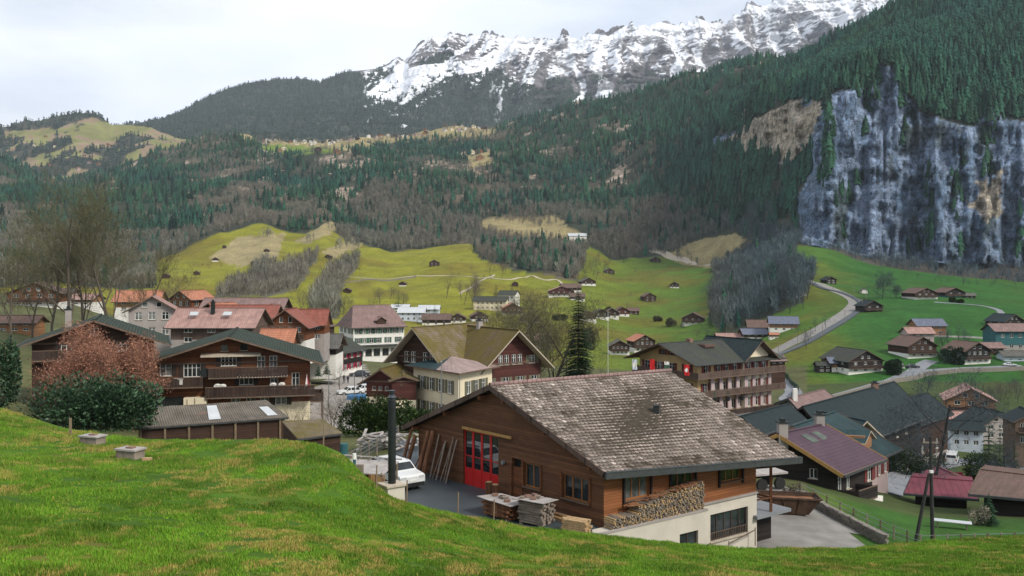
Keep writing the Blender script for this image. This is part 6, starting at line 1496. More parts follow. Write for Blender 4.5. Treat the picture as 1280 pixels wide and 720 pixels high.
def bare_tree(name, seed, Ht, spread=.5, levels=5, nb=4, trunk_r=.018, first=.22, up=.35, twigs=1, tmat='twig', bmat='bark', leaves=0, lmat=None, lsize=.1, stems=1):
    """returns thing with trunk and crown; unit: metres"""
    r = random.Random(seed); tr = MB(); V_ = []; F_ = []
    ends = []
    def sliver(a, b, w):
        d = (b - a); s = d.cross(Vector((r.uniform(-1, 1), r.uniform(-1, 1), r.uniform(-1, 1)))).normalized() * w
        k = len(V_); V_.extend([a - s, a + s, b]); F_.append((k, k + 1, k + 2))
    def grow(p, d, L_, rad, lv):
        n = 3 if lv < 3 else 2; pts = [p]; q = p; dd = d.copy()
        for i in range(n):
            dd = (dd + Vector((r.uniform(-.18, .18), r.uniform(-.18, .18), r.uniform(-.08, .16)))).normalized(); q = q + dd * L_ / n; pts.append(q)
        for i in range(n):
            ra = rad * (1 - .45 * i / n); rb = rad * (1 - .45 * (i + 1) / n)
            if lv <= 2: tr.tube(pts[i], pts[i + 1], ra, rb, 7 if lv == 0 else 5, 0, False)
            else: sliver(pts[i], pts[i + 1] + (pts[i + 1] - pts[i]) * .1, max(ra, Ht * .0011))
        if lv >= levels:
            for _ in range(twigs):
                t = r.random(); a = pts[0].lerp(pts[-1], t); e = (dd + Vector((r.uniform(-.8, .8), r.uniform(-.8, .8), r.uniform(-.4, .7)))).normalized()
                sliver(a, a + e * L_ * r.uniform(.4, .9), Ht * .0009)
            ends.append(pts[-1]); return
        k = nb + (1 if lv == 0 else 0) + r.randint(0, 1)
        for i in range(k):
            t = (first if lv == 0 else .25) + (1 - (first if lv == 0 else .25)) * (i + r.random() * .8) / k; t = min(t, .98)
            seg = min(n - 1, int(t * n)); a = pts[seg].lerp(pts[seg + 1], t * n - seg); an = i * 2.4 + r.random() * 1.2
            base = pts[seg + 1] - pts[seg]; base.normalize(); x = base.cross(Vector((math.cos(an), math.sin(an), .3))).normalized()
            e = (base * (up + .3 * r.random()) + x * (spread + .5 * r.random()) + Vector((0, 0, .22))).normalized()
            grow(a, e, L_ * (.62 - .22 * t * (lv == 0)) * r.uniform(.8, 1.15), rad * .52 * (1 - .4 * t), lv + 1)
    for s in range(stems):
        a = s * 6.28 / max(1, stems); d = Vector((0, 0, 1)) if stems == 1 else Vector((math.cos(a) * .35, math.sin(a) * .35, 1)).normalized()
        grow(Vector((0, 0, -.3)) + (Vector() if stems == 1 else Vector((math.cos(a), math.sin(a), 0)) * .2), d, Ht * .78, Ht * trunk_r, 0)
    if leaves:
        for e in ends:
            for _ in range(leaves):
                c = e + Vector((r.gauss(0, .3), r.gauss(0, .3), r.gauss(0, .25))) * Ht * .06
                k = len(V_); q = [Vector((r.uniform(-1, 1), r.uniform(-1, 1), r.uniform(-1, 1))) * lsize for _ in range(3)]; V_.extend([c + z for z in q]); F_.append((k, k + 1, k + 2))
    return tr, np.array([tuple(v) for v in V_]), np.array(F_), M[bmat], M[lmat or tmat]
def tree_thing(data, name, label, loc, rz=0, group=None, sc=1, cat='tree'):
    tr, V_, F_, bm, tm = data
    t = thing(name, label, cat, loc, rz, group); tr.build('trunk', bm, t, smooth=True); me = mesh_np('crown', V_, F_, [tm]); link('crown', me, t); t.scale = (sc,) * 3
    return t
def fir_data(seed, Ht, rad=.2, tiers=26, per=13, mat='fir', droop=.3, top=0.02, gap=.12):
    r = random.Random(seed); tr = MB(); tr.tube((0, 0, -.3), (0, 0, Ht * .97), Ht * .014, .02, 7, 0, False); V_ = []; F_ = []
    for t in range(tiers):
        a = (t + r.random() * .5) / tiers; z = Ht * (.08 + .9 * a); R_ = Ht * rad * ((1 - a) ** .85 + top) * r.uniform(.8, 1.15)
        for k in range(per):
            if r.random() < gap: continue
            an = r.random() * 6.283; L_ = R_ * r.uniform(.6, 1.1); d = Vector((math.cos(an), math.sin(an), 0)); n = 5
            for i in range(n):
                s = (i + .3) / n; c = d * L_ * s + Vector((0, 0, z - L_ * droop * s * s + .05 * Ht * (1 - a) * 0)); w = L_ * .30 * (1 - s * .7) + .05
                side = Vector((-d.y, d.x, 0))
                for q in (-1, 1):
                    k0 = len(V_); tip = c + d * L_ / n * 1.3 + side * q * w * r.uniform(.6, 1.3) + Vector((0, 0, -w * r.uniform(.2, .7)))
                    V_.extend([c - d * .05, c + d * L_ / n * r.uniform(.7, 1.1), tip]); F_.append((k0, k0 + 1, k0 + 2))
    return tr, np.array([tuple(v) for v in V_]), np.array(F_), M['bark'], M[mat]
def bush_data(seed, rx, ry, rz_, n, leaf, mat, lobes=7, stems=True):
    """leaves spread over a lumpy volume with some depth"""
    r = random.Random(seed); g = np.random.default_rng(seed); V_ = []; F_ = []
    cs = [(r.uniform(-.62, .62) * rx, r.uniform(-.5, .5) * ry, r.uniform(.25, .62) * rz_, r.uniform(.3, .52)) for _ in range(lobes)]
    for i in range(n):
        cx, cy, cz, s = cs[r.randrange(lobes)]; d = Vector((r.gauss(0, 1), r.gauss(0, 1), r.gauss(0, 1))).normalized(); q = r.uniform(.72, 1.05) if r.random() < .8 else r.random()
        c = Vector((cx + d.x * rx * s * q, cy + d.y * ry * s * q, max(.02, cz + d.z * rz_ * s * 1.1 * q)))
        u = (d + Vector((r.uniform(-.7, .7), r.uniform(-.7, .7), r.uniform(-.3, .9)))).normalized(); v = u.cross(Vector((r.random(), r.random(), r.random()))).normalized(); l = leaf * r.uniform(.6, 1.3)
        k = len(V_); V_.extend([c - u * l * .5, c + v * l * .32, c + u * l * .6, c - v * l * .32]); F_.append((k, k + 1, k + 2)); F_.append((k, k + 2, k + 3))
    tr = MB()
    for cx, cy, cz, s in cs: tr.tube((cx * .2, cy * .2, -.2), (cx * .8, cy * .8, cz), .07, .03, 5, 0, False)
    return tr, np.array([tuple(v) for v in V_]), np.array(F_), M['bark'], M[mat]
def GP(px, py=None, D=None):
    if D is None: return hit(px, py)
    return Vector(((px - 640) / F * D, D, gz(px, D)))
def at_h(px, ytop, D): # height from ground to the photo row ytop
    return (HY - ytop) / F * D - gz(px, D)
# ---- foreground group at the left chalet
D = 82; tree_thing(bare_tree('a', 11, 8.8, 1.2, 5, 4, .016, .12, .15, 3, leaves=5, lmat='copper', lsize=.10, stems=5), 'copper_tree', 'spreading reddish brown budding tree in front of the left dark chalet', GP(126, D=D))
tree_thing(bush_data(5, 5.2, 3.0, 3.7, 15000, .26, 'rhodo', 18), 'rhododendron_bush', 'large dark green rhododendron below the copper coloured tree', P(124, 534, 66), cat='bush')
tree_thing(bush_data(6, 2.0, 2.0, 6.0, 6000, .26, 'rhodo', 8), 'yew_bush', 'dark evergreen at the left edge of the photo', P(-2, 510, 72), cat='bush')
tree_thing(bush_data(7, 3.9, 2.2, 3.6, 9000, .24, 'hedge', 11), 'hedge', 'dense green hedge between parked cars and the chimney', P(470, 541, 82), cat='hedge')
tree_thing(bush_data(8, 3.2, 1.8, 2.4, 5000, .22, 'hedge', 8), 'hedge', 'lower leafy hedge in front of the cream guest house terrace', P(530, 538, 88), cat='hedge')
# tall bare trees left
for k, (px, D, yt, lb) in enumerate(((88, 150, 262, 'tallest bare tree behind the left chalet'), (150, 155, 278, 'bare tree right of the tallest one behind the left chalet'), (112, 165, 296, 'bare tree between the two tall ones'), (12, 140, 322, 'brown bare tree at the left edge'), (40, 170, 330, 'slender bare tree near the left edge'), (182, 175, 338, 'short bare tree left of the grey gabled house'), (64, 160, 300, 'leaning bare tree left of the tallest one'))):
    tree_thing(bare_tree('b', 30 + k, at_h(px, yt, D), .33 if k < 3 else .3, 5, 4, .013, .25, .55, 2, 'twig_green', 'bark'), 'bare_tree', lb, GP(px, D=D), group=None)
# beside the big roof
tree_thing(bare_tree('c', 51, at_h(683, 366, 150), .75, 5, 4, .016, .12, .35, 3, 'twig_green', 'bark', stems=3), 'bare_tree', 'wide bare tree between mossy guest house and tall spruce', GP(683, D=150))
tree_thing(bare_tree('c', 52, at_h(655, 405, 175), .7, 5, 4, .016, .12, .35, 3, 'twig_green', 'bark', stems=2), 'bare_tree', 'lower bare tree just right of the mossy guest house', GP(652, D=175))
tree_thing(fir_data(61, at_h(723, 352, 145), .15, 46, 34, 'fir', .35, .05, .1), 'spruce', 'tall dark spruce behind the big tiled roof', GP(723, D=145))
tree_thing(fir_data(62, at_h(706, 420, 150), .2, 20, 12, 'fir'), 'spruce', 'shorter dark fir at the foot of the tall spruce', GP(708, D=150))
tree_thing(bush_data(63, 4.5, 3, 5.0, 5000, .30, 'blossom', 9), 'shrub', 'pale leafless shrub behind the big roof beside the flagpole', GP(764, D=150), cat='bush')
tree_thing(bush_data(64, 5.5, 4, 8, 6000, .35, 'fir', 9), 'tree', 'dark round evergreen behind the bare tree', GP(687, D=420))
tree_thing(bush_data(65, 5, 4, 12, 6000, .4, 'fir', 9), 'tree', 'dark broad evergreen behind the tip of the tall spruce', GP(738, D=440))
fp = P(760, 470, 150); t = thing('flagpole', 'thin white flagpole behind the big tiled roof', 'flagpole', GP(760, D=150)); m = MB(); m.tube((0, 0, 0), (0, 0, at_h(760, 388, 150)), .05, .03, 6); m.build('pole', M['frame'], t); m = MB(); m.tube((0, 0, at_h(760, 388, 150)), (0, 0, at_h(760, 388, 150) + .15), .08, .06, 8); m.build('finial', M['yellow_trim'], t)
# cones and firs in the middle distance
for k, (px, py, yt, rad, lb, mt) in enumerate(((498, 393, 361, .27, 'conical green spruce above the white guest house', 'fir_light'), (543.5, 402, 380, .30, 'smaller conical spruce behind the mossy ridge', 'fir_light'), (333, 353, 336, .25, 'lone spruce on the left meadow', 'fir'), (545, 420, 410, .3, 'small fir beside the commercial hall', 'fir'),
    (620, 372, 352, .22, 'fir left of the far cream hotel', 'fir'), (640, 372, 350, .2, 'fir behind the far white block', 'fir'), (906, 415, 388, .2, 'dark fir above the hotel cross gable', 'fir'), (888, 410, 385, .22, 'dark fir left above the hotel', 'fir'), (853, 410, 398, .3, 'little fir beside the lone white based chalet', 'fir_light'),
    (1236, 585, 512, .2, 'tallest dark fir near the right edge', 'fir'), (1250, 588, 528, .17, 'slender dark fir near the right edge', 'fir'), (1268, 585, 545, .22, 'dark fir at the right edge', 'fir'))):
    p = GP(px, py) if py < 500 else GP(px, D=125); h = (py - yt) / F * p.y
    if py > 500: h = at_h(px, yt, 125)
    tree_thing(fir_data(70 + k, h, rad, 16, 12, mt), 'spruce', lb, p)
tree_thing(fir_data(90, 2.6, .33, 16, 14, 'fir_light'), 'conifer_shrub', 'small green conifer at the left of the log barn', P(1236, 656, 70), cat='bush')
tree_thing(bush_data(91, 1.1, .9, 1.5, 900, .14, 'blossom', 5), 'shrub', 'dry pale shrub beside the small conifer near the log barn', P(1222, 656, 70), cat='bush')
tree_thing(bush_data(92, 1.4, 1.0, 1.3, 1200, .12, 'twig', 5), 'shrub', 'dry brown shrub behind the rusty skip', P(988, 628, 68), cat='bush')
for px, lb in ((407, 'left'), (402, 'x')):
    pass
tree_thing(fir_data(93, 2.4, .36, 14, 16, 'fir_light'), 'conifer_shrub', 'clipped green cone shrub, right one beside the crimson shuttered house', P(408.5, 469, 146), cat='bush')
tree_thing(fir_data(94, 2.0, .36, 14, 16, 'fir_light'), 'conifer_shrub', 'clipped green cone shrub, left one beside the crimson shuttered house', P(398, 471, 143), cat='bush')
tree_thing(bare_tree('d', 95, 4.2, .6, 4, 4, .015, .1, .4, 3, 'twig', 'bark', stems=3), 'bare_shrub', 'thin bare shrub in front of the street below the parked cars', GP(418, D=90), cat='bush')
tree_thing(bare_tree('d', 96, 3.6, .6, 4, 4, .015, .1, .4, 3, 'twig', 'bark', stems=3), 'bare_shrub', 'thin bare sapling in front of the right end of the brown chalet', GP(366, D=80), cat='bush')
tree_thing(bare_tree('d', 97, 4.6, .5, 4, 4, .015, .1, .4, 3, 'twig', 'bark'), 'bare_tree', 'small bare tree beside the entrance of the crimson shuttered house', GP(425, D=150))
# right side bare trees
tree_thing(bare_tree('e', 101, at_h(1168, 462, 100), .8, 5, 4, .014, .25, .3, 3, 'twig_dark', 'bark_dark'), 'bare_tree', 'large dark leafless tree beside the power pole', GP(1168, D=100))
tree_thing(bare_tree('e', 102, 8, .8, 5, 4, .016, .2, .3, 3, 'twig_dark', 'bark_dark'), 'bare_tree', 'dark leafless tree low in front of the firs at the right', GP(1262, D=105))
tree_thing(bare_tree('e', 103, 9, .8, 5, 4, .016, .2, .3, 2, 'twig_dark', 'bark_dark'), 'bare_tree', 'leafless tree beside the crossing of the lanes', GP(1158, D=255))
tree_thing(bare_tree('e', 104, 15, .85, 5, 5, .016, .15, .3, 3, 'twig_dark', 'bark_dark'), 'bare_tree', 'large round leafless tree in the upper right meadow', GP(1103, 374))
tree_thing(bare_tree('e', 105, 8, .85, 5, 5, .016, .15, .3, 3, 'twig_dark', 'bark_dark'), 'bare_tree', 'smaller leafless tree left of the upper farmhouse', GP(1120, 373))
for px, py, rx, h, lb, mt in ((1117, 468, 5, 5.0, 'round dark hedge bush right of the meadow chalet', 'fir'), (1190, 455, 6, 5.5, 'dark green bush between two chalets on the lane', 'fir'), (700, 400, 6, 4, 'low dark hedge below the hillside hamlet', 'hedge'), (1190, 378, 2, 2.5, 'small round tree below the dark barn, left', 'hedge'), (1200, 379, 2, 2.5, 'small round tree below the dark barn, right', 'hedge'),
    (1160, 590, 3.2, 3.2, 'dull green shrub behind the red barn roof', 'hedge'), (1118, 590, 3, 4, 'yellow green shrub beside the pink walled house', 'hedge'), (1225, 585, 5, 4, 'dull hedge below the blue white house', 'hedge'), (822, 402, 4, 4, 'grey green tree in the meadow left of the lone chalet', 'twig_green'), (840, 408, 5, 6, 'round grey tree between meadow and hotel roof', 'twig_green'),
    (760, 390, 5, 4, 'brown shrub above the valley row', 'twig_green'), (1010, 640, 0, 0, '', '')):
    if not rx: continue
    p = GP(px, py) if py < 500 else GP(px, D=130)
    tree_thing(bush_data(int(px), rx, rx * .8, h, 3000, .3 if p.y < 200 else .6, mt, 7), 'bush', lb, p, cat='bush')
# ---- many leafless and evergreen trees of the valley floor: copies of a few
bt = [bare_tree('v', 200 + k, 11, sp, 4, 4, .014, .15, .5, 3, tm, bk) for k, (sp, tm, bk) in enumerate(((.35, 'twig', 'bark'), (.5, 'twig', 'bark'), (.7, 'twig_green', 'bark'), (.3, 'twig', 'bark'), (.6, 'twig_dark', 'bark_dark'), (.45, 'twig_dark', 'bark_dark')))]
bo = []; 
cf = [fir_data(300 + k, 14, rd, 13, 10, mt) for k, (rd, mt) in enumerate(((.2, 'fir'), (.24, 'fir_light'), (.17, 'fir')))]
co = []
r = random.Random(77); plan = []
def area(poly, n, kinds, hs, lb, grp):
    c = 0; xs = [p[0] for p in poly]; ys = [p[1] for p in poly]; g = 0
    while c < n and g < n * 40:
        g += 1; px = r.uniform(min(xs), max(xs)); py = r.uniform(min(ys), max(ys))
        if inpoly(np.array([px]), np.array([py]), poly)[0]: plan.append((px, py, r.choice(kinds), r.uniform(*hs), lb, grp)); c += 1
area([(548, 386), (552, 372), (600, 372), (598, 388)], 11, [0, 3], (14, 22), 'tall narrow bare tree in the row on the far meadow edge', 'bare trees in the row on the far meadow')
area([(590, 405), (600, 390), (660, 392), (668, 412), (600, 420)], 16, [1, 2], (8, 13), 'bare tree among the far village gardens', 'bare garden trees in the far village')
area([(425, 378), (500, 372), (520, 385), (430, 392)], 12, [1, 2], (8, 13), 'grey bare tree above the white guest house', 'bare trees above the white guest house')
area([(375, 408), (380, 372), (425, 335), (455, 330), (440, 372), (432, 402)], 26, [0, 1, 'c0', 2], (9, 15), 'tree in the wooded gully left of the middle meadow', 'trees of the gully left of the middle meadow')
area([(260, 376), (300, 345), (335, 338), (345, 345), (310, 368)], 18, [0, 1, 'c0', 'c2'], (9, 15), 'tree in the wooded strip on the left meadow', 'trees of the strip on the left meadow')
area([(205, 380), (240, 372), (250, 385), (225, 395)], 8, [2, 1], (8, 12), 'bare tree below the left meadow', 'bare trees below the left meadow')
area([(600, 330), (665, 318), (668, 346), (610, 352)], 14, [0, 1, 3], (9, 15), 'bare tree below the tan clearing', 'bare trees below the tan clearing')
area([(722, 352), (728, 330), (760, 322), (770, 335), (745, 352)], 18, [0, 3, 'c0'], (10, 17), 'bare tree in the strip right of the hillside hamlet', 'bare trees right of the hillside hamlet')
area([(745, 322), (775, 312), (800, 312), (780, 330)], 8, ['c0', 'c2'], (16, 24), 'spruce at the top left corner of the green meadow', 'spruces at the corner of the green meadow')
area([(882, 405), (880, 360), (895, 345), (960, 345), (1002, 350), (1004, 380), (960, 398), (900, 420)], 46, [4, 5, 5, 'c2'], (13, 22), 'dark bare tree in the wood between meadow and railway', 'dark trees between meadow and railway')
area([(965, 345), (1012, 352), (1012, 385), (985, 395), (965, 380)], 14, [5, 4], (13, 19), 'slim dark tree beside the railway embankment', 'slim dark trees beside the railway')
area([(862, 430), (870, 415), (905, 405), (945, 408), (930, 425)], 8, [4, 2], (7, 12), 'grey bare tree behind the hotel roof', 'bare trees behind the hotel roof')
area([(500, 408), (505, 400), (590, 402), (590, 412)], 9, [1, 2], (6, 9), 'bare garden tree behind the mossy ridge', 'garden trees behind the mossy ridge')
area([(640, 445), (650, 420), (700, 415), (712, 440), (700, 452)], 9, [2, 1], (7, 11), 'bare tree beside the river right of the guest house', 'bare trees beside the river')
area([(0, 352), (60, 350), (190, 362), (190, 372), (100, 366), (0, 362)], 22, [2, 1, 'c0', 'c1'], (8, 14), 'tree at the edge of the left wood', 'trees at the edge of the left wood')
area([(165, 400), (200, 380), (215, 395), (190, 410)], 4, [2, 1], (7, 11), 'bare tree between the orange roofs', 'bare trees between the orange roofs')
area([(1160, 432), (1200, 425), (1240, 428), (1255, 440), (1180, 445)], 9, [4, 5], (5, 8), 'small bare garden tree by the lane on the right', 'garden trees by the right lane')
area([(990, 420), (1030, 405), (1040, 420), (1000, 440)], 7, [4, 5], (4, 7), 'small bare tree in the gardens beside the railway', 'garden trees beside the railway')
area([(1120, 343), (1180, 350), (1280, 360), (1280, 366), (1180, 356), (1100, 340)], 14, [4, 5], (3, 6), 'scrubby tree at the foot of the cliff', 'scrub trees at the foot of the cliff')
area([(440, 365), (470, 325), (580, 305), (620, 330), (720, 310), (730, 345), (560, 372)], 16, [1, 2], (3, 6), 'small bare tree scattered on the middle meadow', 'small trees scattered on the middle meadow')
area([(770, 395), (790, 340), (860, 345), (870, 390)], 8, [1, 2], (3, 6), 'small bare tree scattered on the green meadow', 'small trees scattered on the green meadow')
area([(200, 360), (230, 335), (330, 305), (400, 320), (300, 370)], 10, [1, 2, 'c0'], (4, 8), 'small tree scattered on the left meadow', 'small trees scattered on the left meadow')
area([(1230, 500), (1280, 470), (1280, 500), (1250, 515)], 16, [4, 1], (3, 5), 'brown scrub tree on the bank at the right edge', 'scrub on the bank at the right edge')
bus = {}; 
for px, py, kd, h, lb, gp in plan:
    p = hit(px, py); isc = isinstance(kd, str); i = int(kd[1]) if isc else kd; base = 14 if isc else 11; nm = 'spruce' if isc else 'bare_tree'
    lab = lb.replace('bare tree', 'spruce').replace('tree', 'spruce') if isc and 'spruce' not in lb else lb
    if isc and 'tree' in lb and 'spruce' not in lb: gp = gp.replace('trees', 'spruces')
    key = kd
    if key not in bus: bus[key] = tree_thing((cf if isc else bt)[i], nm, lab, p, r.random() * 6, gp, h / base); bpy.context.view_layer.update()
    else: dup(bus[key], p, r.random() * 6, h / base, lab, gp)

# ------------------------------------------------------------------ blades of grass on the near slope
M['grass'] = m_attr('grass_blades', .7, 2, .15, spec=.25)
def blades(n, px0, px1, k0, k1, hmul, wmul):
    j = rng.uniform((px0 + 700) / 3, (px1 + 700) / 3, n); kk = rng.uniform(k0, k1, n)
    j0 = j.astype(int); fj = j - j0; i0 = kk.astype(int); fi = kk - i0
    Vv = V_GROUND
    p = Vv[i0, j0] * ((1 - fi) * (1 - fj))[:, None] + Vv[i0, j0 + 1] * ((1 - fi) * fj)[:, None] + Vv[i0 + 1, j0] * (fi * (1 - fj))[:, None] + Vv[i0 + 1, j0 + 1] * (fi * fj)[:, None]
    cl = fbm(p[:, 0] / .7, p[:, 1] / .7, 501, 3); dryp = fbm(p[:, 0] / 2.0, p[:, 1] / 4.5, 503, 4) * .5 + fbm(p[:, 0] / .45, p[:, 1] / .9, 505, 3) * .5
    keep = (cl > .32) & (p[:, 1] > 12); p, cl, dryp = p[keep], cl[keep], dryp[keep]; n = len(p)
    edge = np.clip((p[:, 1] - 34) / 10, 0, 1)
    h = (.05 + .11 * np.clip((cl - .4) * 3, 0, 1.3) + .05 * rng.random(n)) * hmul * (1 + .5 * edge); w = .012 * wmul * (.6 + rng.random(n)); an = rng.random(n) * 6.283; ln = rng.random((n, 2)) - .5
    a = p + np.stack([np.cos(an) * w, np.sin(an) * w, -.02 + 0 * w], 1); b = p - np.stack([np.cos(an) * w, np.sin(an) * w, .02 + 0 * w], 1); c = p + np.stack([ln[:, 0] * h * 1.1, ln[:, 1] * h * 1.1, h], 1)
    Vb = np.stack([a, b, c], 1).reshape(-1, 3)
    base = np.array([.070, .185, .010]); g2 = np.array([.17, .30, .020]); dr = np.array([.36, .28, .075])
    t = rng.random(n)[:, None]; cc = (base * (1 - t) + g2 * t) * (.35 + 1.1 * fbm(p[:, 0] / 1.6, p[:, 1] / 2.2, 507, 3))[:, None] * (.8 + .4 * rng.random(n))[:, None]
    dd = np.clip((dryp - .525 + .03 * sm(-2, -10, p[:, 0])) * 8, 0, 1)[:, None] * (rng.random(n)[:, None] < .75); dd = np.maximum(dd, (rng.random(n)[:, None] < .035) * 1.0)
    cc = cc * (1 - dd) + dr * (.7 + .6 * rng.random(n))[:, None] * dd
    return Vb, np.repeat(cc, 3, 0)
A_, B_ = blades(760000, -120, 1400, 6, 53.5, .62, 1.05)
me = mesh_np('grass', A_, np.arange(len(A_)).reshape(-1, 3), [M['grass']], B_)
link('grass', me, kind='stuff', label='green and straw coloured grass on the near slope')
# ------------------------------------------------------------------ vehicles
M['carwhite'] = m_plain('white_car_paint', (.62, .63, .63), .3, .05, 1, 0, 0, .6)
M['carblue'] = m_plain('blue_car_paint', (.03, .10, .22), .3, .1, 1, 0, 0, .6)
M['cardark'] = m_plain('dark_car_paint', (.03, .035, .045), .3, .1, 1, 0, 0, .6)
M['tyre'] = m_plain('tyre_rubber', (.02, .02, .02), .85, .2, 8, 0)
M['lamp'] = m_plain('lamp_lens', (.5, .5, .5), .15, .1, 3, 0, 0, .8)
M['redlamp'] = m_plain('red_lens', (.3, .02, .02), .2, .1, 3, 0, 0, .8)
M['canvas'] = m_plain('blue_tarpaulin', (.03, .13, .26), .6, .3, 2, .4)
def car(label, loc, rz, paint='carwhite', kind='suv', group='cars parked in the village', cat='car', L_=4.4, Wd=1.82, Ht=1.66):
    t = thing('parked_car' if cat != 'van' else 'parked_van', label, cat, loc, rz, group)
    # side profile: (y, z) along the length, front at -y
    prof = {'suv': [(-1, .30), (-1, .52), (-.93, .60), (-.55, .66), (-.30, .95), (-.10, 1.0), (.55, 1.0), (.82, .95), (.97, .60), (1, .50), (1, .28)],
            'sedan': [(-1, .28), (-1, .48), (-.9, .56), (-.45, .64), (-.18, .95), (.0, 1.0), (.38, .98), (.70, .68), (.97, .62), (1, .5), (1, .28)],
            'van': [(-1, .22), (-1, .40), (-.94, .50), (-.78, .56), (-.58, .92), (-.45, 1.0), (.9, 1.0), (.97, .94), (.99, .55), (1, .45), (1, .2)]}[kind]
    sec = []; n = len(prof)
    m = MB(); hw = Wd / 2; hl = L_ / 2
    def wid(z, y): return hw * (1 - .20 * max(0, z - .58) / .42) * (1 - .08 * max(0, abs(y) - .8) / .2)
    Lf = [Vector((-wid(z, y), y * hl, z * Ht)) for y, z in prof]; Rt = [Vector((wid(z, y), y * hl, z * Ht)) for y, z in prof]
    for i in range(n - 1): m.poly([Lf[i], Rt[i], Rt[i + 1], Lf[i + 1]])
    m.poly([Lf[-1], Rt[-1], Rt[0], Lf[0]]); 
    # flanks in strips so that the shoulder bends
    belt = [Vector((-hw, p.y, min(p.z, .58 * Ht))) for p in Lf]; beltR = [Vector((hw, p.y, min(p.z, .58 * Ht))) for p in Rt]
    zc = .24 * Ht
    for i in range(n - 1):
        for A, B_, s in ((Lf, belt, -1), (Rt, beltR, 1)):
            m.poly([A[i], A[i + 1], B_[i + 1], B_[i]][::s])
            m.poly([B_[i], B_[i + 1], Vector((s * hw * .97, B_[i + 1].y, zc)), Vector((s * hw * .97, B_[i].y, zc))][::s])
    body = m.build('body', M[paint], t, smooth=False)
    q = MB(); q.box((0, 0, .22 * Ht), (Wd * .98, L_ * .985, .16 * Ht)); q.box((0, -hl * .97, .34 * Ht), (Wd * .9, .12, .18)); q.build('bumper', M['iron'], t)
    g = MB()
    def lerp(i, j, k): return Lf[i].lerp(Lf[j], k)
    idx = {'suv': (3, 4, 7, 8), 'sedan': (3, 4, 6, 7), 'van': (3, 4, 7, 8)}[kind]; a, b, c, d = idx
    up = Vector((0, 0, .012)); 
    for (i, j) in ((a, b), (c, d)):
        P0 = Lf[i].lerp(Lf[j], .12 if i == a else .1); P1 = Lf[i].lerp(Lf[j], .9 if i == a else .62); nrm = Vector((0, -1 if i == a else 1, .5)) * .014
        g.poly([Vector((P0.x * .9, P0.y, P0.z)) + nrm, Vector((-P0.x * .9, P0.y, P0.z)) + nrm, Vector((-P1.x * .9, P1.y, P1.z)) + nrm, Vector((P1.x * .9, P1.y, P1.z)) + nrm])
    y0 = Lf[a].y * .92; y1 = Lf[d].y * .93; ztop = .93 * Ht; zb = .63 * Ht
    nw = 3
    for s in (-1, 1):
        for k in range(nw):
            ya = y0 + (y1 - y0) * (k + .07) / nw; yb = y0 + (y1 - y0) * (k + .93) / nw
            ta = ya + (.42 if k == 0 else 0); tb = yb - (.2 if k == nw - 1 else 0)
            X = lambda z: s * (hw * (1 - .20 * max(0, z / Ht - .58) / .42) + .012)
            g.poly([(X(zb), ya, zb), (X(zb), yb, zb), (X(ztop), tb, ztop), (X(ztop), min(ta, tb), ztop)])
    g.build('windows', M['glass'], t)
    for sx in (-1, 1):
        for sy in (-.62, .64):
            w_ = MB(); w_.tube((sx * (hw - .2), sy * hl, .34), (sx * (hw + .015), sy * hl, .34), .34, .34, 14); wh = w_.build('wheel', M['tyre'], t)
            w_ = MB(); w_.tube((sx * (hw + .01), sy * hl, .34), (sx * (hw + .03), sy * hl, .34), .2, .17, 10); w_.build('rim', M['steel'], wh)
        w_ = MB(); w_.box((sx * hw * .72, -hl * .985, .50 * Ht), (.38, .08, .16)); w_.build('headlight', M['lamp'], t)
        w_ = MB(); w_.box((sx * hw * .84, hl * .99, .55 * Ht), (.2, .06, .28)); w_.build('tail_light', M['redlamp'], t)
        w_ = MB(); w_.box((sx * (hw + .08), -hl * .36, .66 * Ht), (.16, .1, .14)); w_.build('wing_mirror', M['iron'], t)
    q = MB(); q.box((0, -hl * 1.0, .38 * Ht), (.5, .07, .11)); q.build('number_plate', M['frame'], t)
    if kind == 'suv':
        for s in (-1, 1): q = MB(); q.beam((s * hw * .72, -hl * .25, Ht * 1.02), (s * hw * .72, hl * .6, Ht * 1.02), .05, .05); q.build('roof_rail', M['iron'], t)
    return t
def yz(px, D): return Vector(((px - 640) / F * D, D, gz(px, D) + .06))
car('white off-road car with black bumper parked at the left end of the workshop', Vector(((494 - 640) / F * 58.0, 58.0, -13.88)), R(38), kind='suv', group='cars parked in the village')
car('white estate car parked nearest the crimson shuttered house', hit(411, 474), R(-84), kind='suv', L_=4.2, Ht=1.5)
car('white car, left one of the pair in the marked bays', hit(438, 494), R(-62), kind='sedan', Ht=1.45)
car('white car, right one of the pair in the marked bays', hit(455, 491), R(-62), kind='sedan', Ht=1.45)
car('dark blue car tucked behind the white pair', hit(468, 483), R(-70), 'carblue', 'suv', Ht=1.55)
car('dark car far up the street below the white guest house', yz(449, 196), R(-75), 'cardark', 'sedan', Ht=1.45)
car('dark car on the lane beside the meadow chalet', hit(1141, 461), R(85), 'cardark', 'sedan', Ht=1.45)
car('white van with dark rear windows in the village square on the right', hit(1190, 580), R(150), 'carwhite', 'van', 'vans in the village', 'van', L_=4.9, Wd=1.9, Ht=2.1)
car('small white car near the white building at the right edge', hit(1262, 458), R(80), 'carwhite', 'sedan', Ht=1.45)
t = thing('tarpaulin_trailer', 'low blue tarpaulin covered trailer in front of the white car pair', 'trailer', hit(452, 501))
m = MB(); m.slab((-2.2, .6, .95), (2.2, .6, .95), (2.2, -.7, .75), (-2.2, -.7, .75), .7, 0, 0); m.build('cover', M['canvas'], t)
for s in (-1, 1): q = MB(); q.tube((s * .5 - .3, -.78, .3), (s * .5 - .3, -.64, .3), .3, .3, 12); q.build('wheel', M['tyre'], t)
q = MB()
